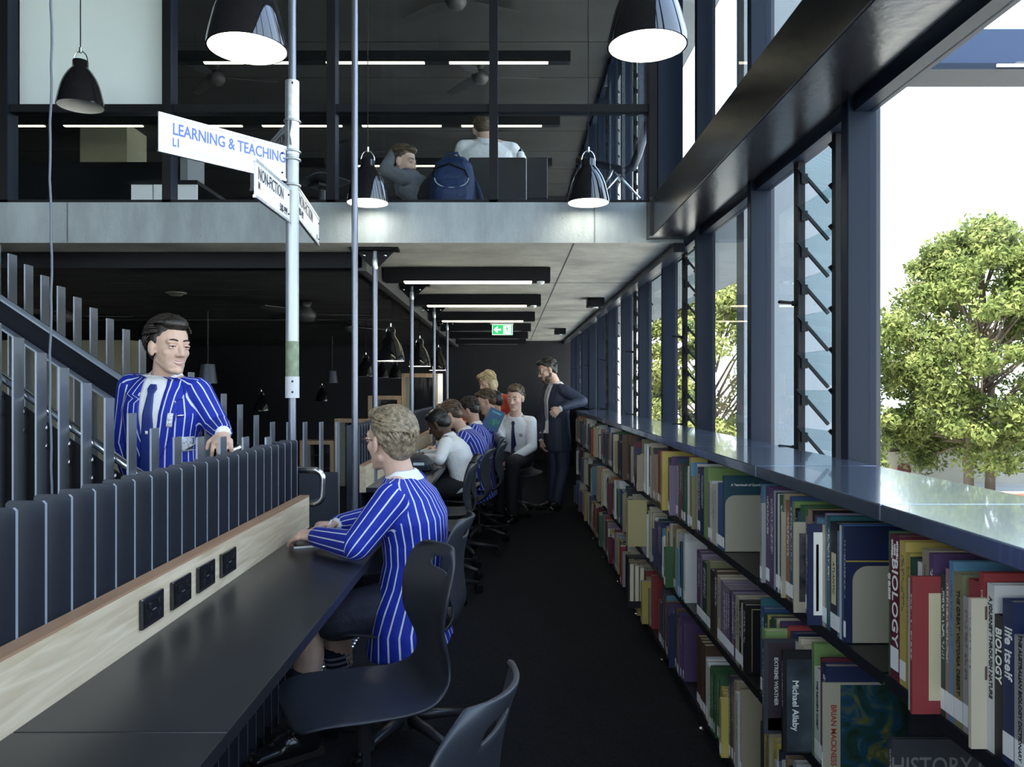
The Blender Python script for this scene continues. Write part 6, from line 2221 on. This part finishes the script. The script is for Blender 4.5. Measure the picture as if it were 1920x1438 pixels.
t = MB().tube([W(606, 1003, 3.14), W(622, 975, 3.18)], 0.0045, 8)
tag(t.build('pen', M_WHITE, None, smooth=True), 'white pen held by the blond student', 'pen')
t = thing('notebook', tuple(W(556, 1022, 3.12)), 'small notebook on the bench under the blond student\'s hand', 'notebook')
c = V(-0.80, 3.12, 0.746)
MB().obox(c + V(0, 0, 0.004), (0.055, 0.02, 0), (-0.03, 0.08, 0), (0, 0, 0.004)).build('pages', M_WHITE, t)
MB().obox(c + V(0, 0, 0.009), (0.056, 0.021, 0), (-0.031, 0.081, 0), (0, 0, 0.0008)).build('cover', M_STEEL, t)

# ---- white-shirted student, head bent over his work
person('student in white shirt with cropped black hair bent over the far bench',
    pel=(-0.36, 6.46, 0.575), neck=W(838, 818, 6.50), side=(-0.12, -1, 0), head=W(822, 795, 6.52), face=(-0.80, 0.30, -0.52), up=(-0.45, 0.1, 0.85),
    arms={'L': ((-0.545, 6.22, 0.805), (-0.68, 6.36, 0.805), (-0.85, 0.5, 0), (0, 0.3, -1), (0.3, 0.9, 0.2), 0.7), 'R': ((-0.56, 6.80, 0.805), (-0.72, 6.70, 0.805), (-0.9, -0.4, 0), (0, -0.3, -1), (-0.2, -0.9, 0.2), 0.5)},
    legs=[((-0.76, 6.36, 0.52), (-0.72, 6.36, 0.09), (-1, 0, 0)), ((-0.76, 6.62, 0.52), (-0.70, 6.62, 0.09), (-1, 0, 0))],
    top='shirt', skin='skin_dark', hairstyle='crop', hairm=H_BLACK, k=1.0, slouch=0.06, vox=0.0065, seed=9, hair_n=0, wide=1.06)
# ---- brown-haired striped student
person('brown-haired student in striped blazer leaning over behind the white-shirted student',
    pel=(-0.25, 7.18, 0.58), neck=W(868, 806, 7.20), side=(-0.15, -1, 0), head=W(845, 778, 7.22), face=(-0.88, 0.10, -0.46), up=(-0.42, 0, 0.9),
    arms={'L': ((-0.46, 6.92, 0.805), (-0.62, 7.08, 0.805), (-0.85, 0.5, 0), (0, 0.3, -1), (0.3, 0.9, 0.2), 0.6), 'R': ((-0.50, 7.50, 0.805), (-0.68, 7.42, 0.805), (-0.9, -0.4, 0), (0, -0.3, -1), (-0.2, -0.9, 0.2), 0.5)},
    legs=[((-0.66, 7.08, 0.52), (-0.62, 7.08, 0.09), (-1, 0, 0)), ((-0.66, 7.34, 0.52), (-0.60, 7.34, 0.09), (-1, 0, 0))],
    top='blazer', skin='skin_fair', hairstyle='short', hairm=H_BROWN, k=1.03, slouch=0.07, vox=0.0065, seed=11, hair_n=150, hems=0.06, wide=1.05)
# ---- curly-haired student, mostly hidden
person('dark curly-haired student in striped blazer hidden behind the brown-haired one',
    pel=(-0.28, 7.88, 0.57), neck=W(890, 794, 7.90), side=(-0.1, -1, 0), head=W(881, 768, 7.92), face=(-0.85, 0.35, -0.4), up=(-0.3, 0, 0.95),
    arms={'L': ((-0.40, 7.62, 0.805), (-0.58, 7.74, 0.805), (-0.85, 0.5, 0), (0, 0.3, -1), (0.3, 0.9, 0.2), 0.6), 'R': ((-0.45, 8.18, 0.805), (-0.62, 8.1, 0.805), (-0.9, -0.4, 0), (0, -0.3, -1), (-0.2, -0.9, 0.2), 0.5)},
    legs=[((-0.64, 7.78, 0.52), (-0.60, 7.78, 0.09), (-1, 0, 0)), ((-0.64, 8.02, 0.52), (-0.60, 8.02, 0.09), (-1, 0, 0))],
    top='blazer', skin='skin_tan', hairstyle='crop', hairm=H_DARK, k=1.0, slouch=0.06, vox=0.009, seed=13, hair_n=220)
# ---- next striped student, facing left
person('brown-haired striped student looking down behind the blue book',
    pel=(-0.26, 8.44, 0.60), neck=W(921, 783, 8.50), side=(0.0, -1, 0), head=W(911, 753, 8.50), face=(-0.92, -0.10, -0.38), up=(-0.3, 0, 0.95),
    arms={'L': ((-0.30, 8.24, 0.82), (-0.46, 8.34, 0.805), (-0.85, 0.5, 0), (0, 0.3, -1), (0.3, 0.9, 0.2), 0.6), 'R': ((-0.34, 8.76, 0.82), (-0.52, 8.7, 0.805), (-0.9, -0.4, 0), (0, -0.3, -1), (-0.2, -0.9, 0.2), 0.5)},
    legs=[((-0.56, 8.40, 0.52), (-0.54, 8.40, 0.09), (-1, 0, 0)), ((-0.56, 8.60, 0.52), (-0.54, 8.60, 0.09), (-1, 0, 0))],
    top='blazer', skin='skin_fair', hairstyle='short', hairm=H_BROWN, k=1.04, slouch=0.03, vox=0.009, seed=17, hair_n=130)
# ---- far student in front of the woman, only the back of a dark head shows
person('black-haired striped student half hidden in front of the woman in red',
    pel=(-0.24, 8.98, 0.58), neck=W(931, 786, 9.0), side=(0.0, -1, 0), head=W(926, 753, 9.02), face=(-0.9, 0.3, -0.2), up=(-0.15, 0, 1),
    arms={'L': ((-0.26, 8.78, 0.80), (-0.44, 8.86, 0.805), (-0.85, 0.5, 0), (0, 0.3, -1), (0.3, 0.9, 0.2), 0.6), 'R': ((-0.30, 9.24, 0.80), (-0.48, 9.2, 0.805), (-0.9, -0.4, 0), (0, -0.3, -1), (-0.2, -0.9, 0.2), 0.5)},
    legs=[((-0.54, 8.90, 0.52), (-0.52, 8.90, 0.09), (-1, 0, 0)), ((-0.54, 9.10, 0.52), (-0.52, 9.10, 0.09), (-1, 0, 0))],
    top='blazer', skin='skin_tan', hairstyle='crop', hairm=H_BLACK, k=1.0, slouch=0.03, vox=0.009, seed=19, hair_n=0)
# ---- woman in red leaning over the bench
person('blonde woman in a coral red top leaning over at the far end of the bench',
    pel=(-0.10, 9.78, 0.86), neck=W(927, 738, 9.62), side=(0.86, -0.50, 0.02), head=W(914, 717, 9.56), face=(-0.72, -0.55, -0.32), up=(-0.2, -0.1, 1),
    arms={'L': (W(962, 796, 9.60), W(925, 815, 9.36), (-0.9, -0.1, -0.4), (0, 0, -1), (0, -1, 0), 0.4), 'R': (W(880, 762, 9.60), W(872, 790, 9.45), (-0.7, -0.3, -0.6), (0.2, 0, -1), (0, -1, 0), 0.4)},
    legs=[((-0.06, 9.80, 0.46), (-0.05, 9.86, 0.09), (-0.8, -0.5, 0)), ((-0.14, 9.98, 0.46), (-0.15, 10.02, 0.09), (-0.8, -0.5, 0))],
    top='red', skin='skin_fair', hairstyle='bob', hairm=H_YELLOW, k=1.12, slouch=0.02, wide=1.1, vox=0.008, seed=23, hair_n=120, bottom=M_TROUSER)
# ---- seated student facing the camera with a tie and a blue book
r_, g_, inf = person('student in white shirt and navy tie sitting and holding a blue book',
    pel=(0.10, 8.50, 0.62), neck=W(966, 778, 8.36), side=(0.95, -0.28, 0.0), head=W(966, 746, 8.30), face=(-0.36, -0.90, -0.22), up=(0, -0.1, 1),
    arms={'R': (W(938, 826, 8.30), W(931, 806, 8.00), (-0.35, -0.2, 0.75), (-0.2, 0.75, 0.1), (0.9, 0.2, 0.4), 0.55), 'L': (W(998, 838, 8.26), W(952, 866, 8.02), (-0.8, -0.3, -0.45), (-0.1, 0, -1), (-0.3, -1, 0.2), 0.4)},
    legs=[(W(961, 868, 7.95), (0.045, 8.02, 0.095), (-0.3, -1, 0)), (W(938, 880, 8.05), (-0.10, 8.15, 0.095), (-0.4, -1, 0))],
    top='shirt', bottom=M_TROUSER, skin='skin_fair', hairstyle='short', hairm=H_BROWN, k=1.10, slouch=0.02, vox=0.0062, seed=29, hair_n=140)
conform(g_, inf, [(-0.010, 0.010, 0.035), (-0.018, 0.018, 0.052), (-0.011, 0.011, 0.075), (-0.020, 0.020, 0.20), (-0.032, 0.032, 0.34), (-0.034, 0.034, 0.40), (-0.004, 0.004, 0.44)], 0.010, 'tie', M_TIENAVY, 0.006)
conform(g_, inf, [(0.060, 0.090, 0.15), (0.060, 0.090, 0.185)], 0.004, 'pocket_crest', mat('crest_grey', (0.35, 0.36, 0.42), 0.6, var=(120, 0.5)), 0.001)
t = thing('book', tuple(W(930, 815, 7.95)), 'blue paperback held open by the student in white shirt and tie', 'book')
c = W(926, 787, 7.94)
q = Matrix.Rotation(0.42, 3, 'Y')
for nm, hx_, hy_, hz_, dy, m in (('cover', 0.082, 0.0025, 0.108, 0.0, mat('blue_cover', (0.010, 0.085, 0.20), 0.4)), ('pages', 0.078, 0.006, 0.104, 0.009, M_PAGE), ('rear_cover', 0.082, 0.0025, 0.108, 0.018, MATS['blue_cover'])):
    MB().obox(c + V(0, dy, 0), q @ V(hx_, 0, 0), V(0, hy_, 0), q @ V(0, 0, hz_)).build(nm, m, t)
MB().obox(c + V(0, -0.0032, 0) + q @ V(0.02, 0, -0.02), q @ V(0.045, 0, 0), V(0, 0.0006, 0), q @ V(0, 0, 0.035)).build('cover_picture', mat('cover_green_print', (0.03, 0.20, 0.16), 0.5, var=(40, 0.6)), t)
MB().obox(c + V(0, -0.0032, 0) + q @ V(0, 0, 0.075), q @ V(0.05, 0, 0), V(0, 0.0006, 0), q @ V(0, 0, 0.008)).build('title_print', mat('cover_pale_print', (0.12, 0.35, 0.5), 0.5), t)
# ---- man in the suit leaning on the counter
hS = W(1026, 694, 8.78)
r_, g_, inf = person('bearded man with glasses in navy suit leaning an elbow on the counter',
    pel=W(1044, 812, 8.90), neck=W(1043, 718, 8.85), side=(0.45, -0.90, -0.10), head=hS, face=(-0.90, -0.22, -0.36), up=(-0.3, 0, 0.95),
    arms={'L': (W(1092, 752, 8.62), W(1052, 766, 8.50), (-0.85, -0.1, -0.5), (0.1, 0.9, -0.3), (-0.2, -0.5, 0.8), 0.7), 'R': (W(1017, 795, 8.98), W(1015, 824, 8.84), (0.05, -0.1, -1), (1, 0.1, 0), (0, -1, 0), 0.5)},
    legs=[(W(1056, 880, 8.86), (0.545, 8.82, 0.095), (-0.35, -0.93, 0)), (W(1040, 880, 8.98), (0.50, 8.98, 0.095), (-0.75, -0.65, 0))],
    top='suit', bottom=M_SUIT, skin='skin_fair', hairstyle='short', hairm=H_DARK, k=1.08, slouch=0.0, vox=0.0062, seed=31, hair_n=150, glasses=mat('glasses_dark', (0.03, 0.03, 0.03), 0.3), beard=H_BROWN, topm=None)
conform(g_, inf, [(-0.05, 0.05, -0.004), (-0.05, 0.05, 0.06), (-0.045, 0.045, 0.16), (-0.035, 0.035, 0.28), (-0.03, 0.03, 0.40), (-0.04, 0.04, 0.52)], 0.006, 'shirt_front', M_SHIRT)
conform(g_, inf, [(-0.012, 0.012, 0.04), (-0.018, 0.018, 0.06), (-0.012, 0.012, 0.08), (-0.022, 0.022, 0.22), (-0.030, 0.030, 0.34), (-0.004, 0.004, 0.39)], 0.015, 'tie', mat('silver_tie', (0.35, 0.36, 0.40), 0.4, var=(80, 0.3)), 0.006)
for s in (-1, 1):
    conform(g_, inf, [(s * 0.050, s * 0.085, 0.0), (s * 0.056, s * 0.12, 0.08), (s * 0.05, s * 0.105, 0.16), (s * 0.04, s * 0.085, 0.28), (s * 0.03, s * 0.05, 0.38)], 0.009, 'lapel', M_SUIT, 0.006)
w_ = W(1052, 766, 8.50)
el_ = W(1092, 752, 8.62)
dd = (w_ - el_).normalized()
tag(MB().tube([w_ - dd * 0.03, w_ - dd * 0.005], 0.035, 16).build('wristwatch', M_CHROME, None, smooth=True), 'silver wristwatch on the suited man\'s wrist', 'watch')

# ---- upstairs: two students, seats, backpack, bottle
ZU = ZS1
person('student in white shirt sitting upstairs with his back to the glazing',
    pel=(-0.17, 6.12, ZU + 0.30), neck=W(915, 262, 5.95), side=(-1, 0.08, 0), head=W(909, 243, 6.02), face=(0.05, 0.95, -0.35), up=(0, 0.3, 0.95),
    arms={'L': (W(862, 300, 6.0), W(880, 330, 6.3), (0.3, 0.9, 0), (0, 0, -1), (1, 0, 0), 0.4), 'R': (W(975, 300, 6.0), W(955, 330, 6.3), (-0.3, 0.9, 0), (0, 0, -1), (-1, 0, 0), 0.4)},
    legs=[((-0.28, 6.55, ZU + 0.38), (-0.28, 6.60, ZU + 0.09), (0, 1, 0)), ((-0.06, 6.55, ZU + 0.38), (-0.06, 6.60, ZU + 0.09), (0, 1, 0))],
    top='shirt', skin='skin_fair', hairstyle='short', hairm=H_BROWN, k=1.08, slouch=0.05, vox=0.0075, seed=37, hair_n=160, wide=1.12)
person('student in grey jumper slouching upstairs with a hand behind his head',
    pel=(-0.62, 6.02, ZU + 0.28), neck=W(750, 322, 5.98), side=(0.30, 0.95, 0.05), head=W(757, 304, 5.96), face=(0.92, -0.32, -0.22), up=(-0.15, 0, 1),
    arms={'R': (W(722, 318, 5.85), W(739, 284, 5.95), (0.9, 0.1, 0.35), (0.2, 0.1, -0.9), (0.2, -1, 0.3), 0.8), 'L': (W(790, 340, 6.05), W(806, 345, 5.90), (1, 0, 0), (0, 0, -1), (0, 1, 0), 0.4)},
    legs=[((-0.40, 5.92, ZU + 0.46), (-0.42, 5.80, ZU + 0.09), (1, 0, 0)), ((-0.42, 5.78, ZU + 0.46), (-0.46, 5.66, ZU + 0.09), (1, 0, 0))],
    top='jumper', skin='skin_fair', hairstyle='short', hairm=H_BROWN, k=1.0, slouch=0.06, vox=0.0075, seed=41, hair_n=150)

# ------------------------------------------------------------------ upstairs furniture and bags
M_SEATBLK = mat('black_upholstery', (0.010, 0.011, 0.014), 0.6, bump=(60, 0.1))
t = thing('lounge_seat', (-0.08, 5.62, ZU), 'black high-backed lounge seat upstairs in front of the white-shirted student', 'seat')
MB().box(-0.28, 0.125, 5.55, 5.63, ZU, 3.005).build('seat_back', M_SEATBLK, t, bevel=0.012)
MB().box(-0.28, 0.125, 5.63, 5.76, ZU + 0.02, ZU + 0.36).build('seat_base', M_SEATBLK, t, bevel=0.01)
MB().box(0.125, 0.131, 5.55, 5.64, ZU, 3.0).build('edge_piping', mat('piping_pale', (0.5, 0.52, 0.55), 0.5), t)
MB().box(-0.20, -0.03, 5.546, 5.55, 2.975, 2.982).build('seam', M_STEEL, t)
t = thing('backpack', tuple(W(850, 380, 5.42)), 'navy blue backpack with pale piping standing upstairs against the glazing', 'backpack')
M_PACK = mat('backpack_blue', (0.010, 0.030, 0.10), 0.6, bump=(30, 0.5))
b = MB()
cx, cy = W(849, 380, 5.42).x, 5.42
b.loft([((cx, cy, ZU + 0.003), V(0.145, 0, 0), V(0, 0.09, 0)), ((cx, cy, ZU + 0.10), V(0.160, 0, 0), V(0, 0.105, 0)), ((cx, cy, ZU + 0.25), V(0.155, 0, 0), V(0, 0.10, 0)), ((cx + 0.005, cy + 0.01, ZU + 0.35), V(0.130, 0, 0), V(0, 0.085, 0)), ((cx + 0.005, cy + 0.02, ZU + 0.405), V(0.08, 0, 0), V(0, 0.05, 0))])
addobj('bag_body', remesh(b, 'bag_body', M_PACK, 0.007, 4), t)
pk = MB().loft([((cx, cy - 0.085, ZU + 0.04), V(0.115, 0, 0), V(0, 0.045, 0)), ((cx, cy - 0.09, ZU + 0.15), V(0.120, 0, 0), V(0, 0.05, 0)), ((cx, cy - 0.08, ZU + 0.23), V(0.09, 0, 0), V(0, 0.03, 0))])
addobj('front_pocket', remesh(pk, 'front_pocket', M_PACK, 0.007, 4), t)
MB().tube([(cx + 0.115 * math.cos(a), cy - 0.135 + 0.02 * abs(math.cos(a)), ZU + 0.23 + 0.07 * math.sin(a)) for a in [PI + PI * i / 14 for i in range(15)]], 0.004, 6).build('pocket_piping', mat('pack_piping', (0.45, 0.5, 0.5), 0.5), t, smooth=True)
MB().tube([(cx - 0.15, cy - 0.02, ZU + 0.22), (cx - 0.12, cy - 0.09, ZU + 0.30), (cx - 0.02, cy - 0.10, ZU + 0.335), (cx + 0.09, cy - 0.09, ZU + 0.29), (cx + 0.14, cy - 0.05, ZU + 0.18)], 0.006, 6).build('zip', M_BLACK, t, smooth=True)
MB().tube([(cx - 0.05, cy + 0.02, ZU + 0.39), (cx - 0.045, cy + 0.02, ZU + 0.435), (cx + 0.03, cy + 0.02, ZU + 0.44), (cx + 0.05, cy + 0.02, ZU + 0.395)], 0.010, 8).build('carry_handle', M_PACK, t, smooth=True)
MB().tube([(cx + 0.13, cy + 0.02, ZU + 0.30), (cx + 0.18, cy - 0.02, ZU + 0.18), (cx + 0.22, cy - 0.06, ZU + 0.05), (cx + 0.26, cy - 0.08, ZU + 0.012)], 0.012, 8).build('shoulder_strap', M_PACK, t, smooth=True)
c = W(978, 296, 5.72)
t = thing('drink_bottle', (c.x, 5.60, 3.006), 'white sports bottle with dark cap standing on the lounge seat back', 'bottle')
MB().lathe([(0, 0), (0.026, 0), (0.028, 0.01), (0.028, 0.035), (0.022, 0.045), (0, 0.045)], 18, c=(c.x - 0.01, 5.59, 3.006)).build('flask', M_WHITE, t, autosmooth=True)
MB().lathe([(0.018, 0.045), (0.016, 0.058), (0.008, 0.06), (0.008, 0.07), (0, 0.07)], 14, c=(c.x - 0.01, 5.59, 3.006)).build('cap', M_GLOSSBLK, t, autosmooth=True)
# dark side chair upstairs to the right of the lounge seat
t = thing('side_chair', (0.26, 6.9, ZU), 'dark upstairs chair right of the lounge seat', 'chair')
for q, nm in (((0.14, 0.34, 6.75, 6.78, ZU + 0.44, ZU + 0.80), 'backrest'), ((0.12, 0.40, 6.78, 7.12, ZU + 0.42, ZU + 0.45), 'seat')):
    MB().box(*q).build(nm, M_SEATBLK, t, bevel=0.01)
for x, y in ((0.14, 6.77), (0.38, 6.77), (0.14, 7.1), (0.38, 7.1)):
    MB().tube([(x, y, ZU), (x, y, ZU + 0.43)], 0.011, 8).build('leg', M_CHROME, t)
# rounded grey shell chairs behind the sign pole
for px, Y, lb in ((604, 6.3, 'grey shell chair upstairs just right of the sign pole'), (650, 7.2, 'grey shell chair upstairs beside the small lit pendant')):
    x = (px - VX) * Y / FPX
    chair(x, Y, 0.9, lb, 0.3, 'upstairs shell chairs', ZU)
# white workstation, screen and square column upstairs left
c = W(330, 358, 6.2)
t = thing('workstation', (c.x, 6.2, ZU), 'white-fronted desk with a computer screen upstairs behind the sign', 'desk')
for i in range(3):
    x = W(246 + 42 * i, 0, 6.2).x
    MB().box(x, x + 0.165, 6.2, 6.22, ZU, ZU + 0.42).build('white_panel', M_WHITE, t)
MB().box(W(240, 0, 6.2).x, W(372, 0, 6.2).x, 6.18, 6.9, ZU + 0.42, ZU + 0.45).build('desk_top', M_BLACK, t)
MB().box(W(338, 0, 6.4).x, W(352, 0, 6.4).x, 6.4, 6.75, ZU + 0.50, ZU + 0.80).build('screen', mat('screen_shell', (0.25, 0.26, 0.28), 0.4), t)
MB().box(W(343, 0, 6.4).x, W(348, 0, 6.4).x, 6.5, 6.6, ZU + 0.45, ZU + 0.55).build('screen_stand', M_STEEL, t)
tag(MB().box(W(150, 0, 11).x, W(238, 0, 11).x, 11.0, 11.6, ZU, ZC).build('square_column', mat('column_beige', (0.34, 0.34, 0.24), 0.7, var=(1.5, 0.15))), 'square beige column upstairs on the far left', 'column')
MB_ = MB().box(-7.4, W(313, 0, 7.0).x, 7.0, 7.05, ZU, ZU + 0.83)
tag(MB_.build('low_partition', M_BLACK), 'low dark partition upstairs behind the left panes', 'partition')
# steel tube rail upstairs at the right-hand end
t = thing('tubular_rail', (0.9, 6.2, ZU), 'curved dark tube rail with thin struts upstairs by the end window', 'rail')
MB().tube([W(1214, 232, 6.2), W(1196, 290, 6.2), W(1186, 314, 6.2), W(1172, 321, 6.2), W(1130, 310, 6.3), W(1085, 300, 6.5)], 0.035, 12).build('tube', M_STEEL, t, smooth=True)
for a, b in (((1150, 318), (1200, 372)), ((1160, 330), (1120, 375)), ((1150, 318), (1136, 344))):
    MB().tube([W(a[0], a[1], 6.1), W(b[0], b[1], 6.1)], 0.009, 8).build('strut', M_CHROME, t, smooth=True)
MB().box(W(1108, 0, 6.15).x, W(1205, 0, 6.15).x, 6.05, 6.25, ZU, ZU + 0.02).build('base_plate', M_STEEL, t)

# ------------------------------------------------------------------ things on the far bench
t = thing('laptop', (-0.80, 6.9, 0.745), 'open black laptop on the far bench before the white-shirted student', 'laptop')
MB().obox((-0.72, 6.78, 0.755), (0.11, 0.02, 0), (-0.02, 0.15, 0), (0, 0, 0.008)).build('keyboard_base', M_BLACK, t)
MB().obox((-0.845, 6.76, 0.855), (0.02, 0.0, -0.10), (-0.02, 0.15, 0), (0.004, 0, 0.001)).build('screen_lid', M_BLACK, t)
t = thing('satchel', (-0.70, 6.05, 0.745), 'dark navy bag with a pale label lying on the far bench', 'bag')
M_SATCH = mat('satchel_navy', (0.010, 0.014, 0.028), 0.6, bump=(30, 0.4))
b = MB().loft([((-0.70, 5.98, 0.752), V(0.125, 0.0, 0), V(0, 0.19, 0)), ((-0.70, 5.98, 0.80), V(0.13, 0, 0), V(0, 0.20, 0)), ((-0.71, 5.98, 0.85), V(0.09, 0, 0), V(0, 0.15, 0)), ((-0.71, 5.98, 0.868), V(0.04, 0, 0), V(0, 0.08, 0))])
addobj('bag_body', remesh(b, 'bag_body', M_SATCH, 0.008, 3), t)
MB().box(-0.70, -0.62, 5.772, 5.778, 0.80, 0.82).build('pale_label', mat('label_blue', (0.45, 0.55, 0.66), 0.5), t)
MB().tube([(-0.58, 5.80, 0.80), (-0.55, 5.72, 0.77), (-0.56, 5.85, 0.757), (-0.54, 6.0, 0.755)], 0.009, 8).build('strap', M_SATCH, t, smooth=True)
t = MB().obox((-0.80, 7.02, 0.80), (0.08, 0.0, 0.03), (0.0, 0.10, 0.0), (-0.0015, 0, 0.004)).build('open_book', M_WHITE)
tag(t, 'white open pages propped up beside the black laptop', 'paper')
t = MB().obox((-0.835, 6.38, 0.75), (0.05, 0, 0), (0, 0.1, 0), (0, 0, 0.004)).build('envelope', mat('manila', (0.40, 0.28, 0.16), 0.7))
tag(t, 'brown paper sheet lying between bag and laptop', 'paper')
t = MB().tube([(-0.735, 6.40, 0.80), (-0.72, 6.39, 0.875)], 0.005, 8).build('pen', mat('pen_blue', (0.08, 0.22, 0.6), 0.4), None, smooth=True)
tag(t, 'blue pen held upright by the white-shirted student', 'pen')
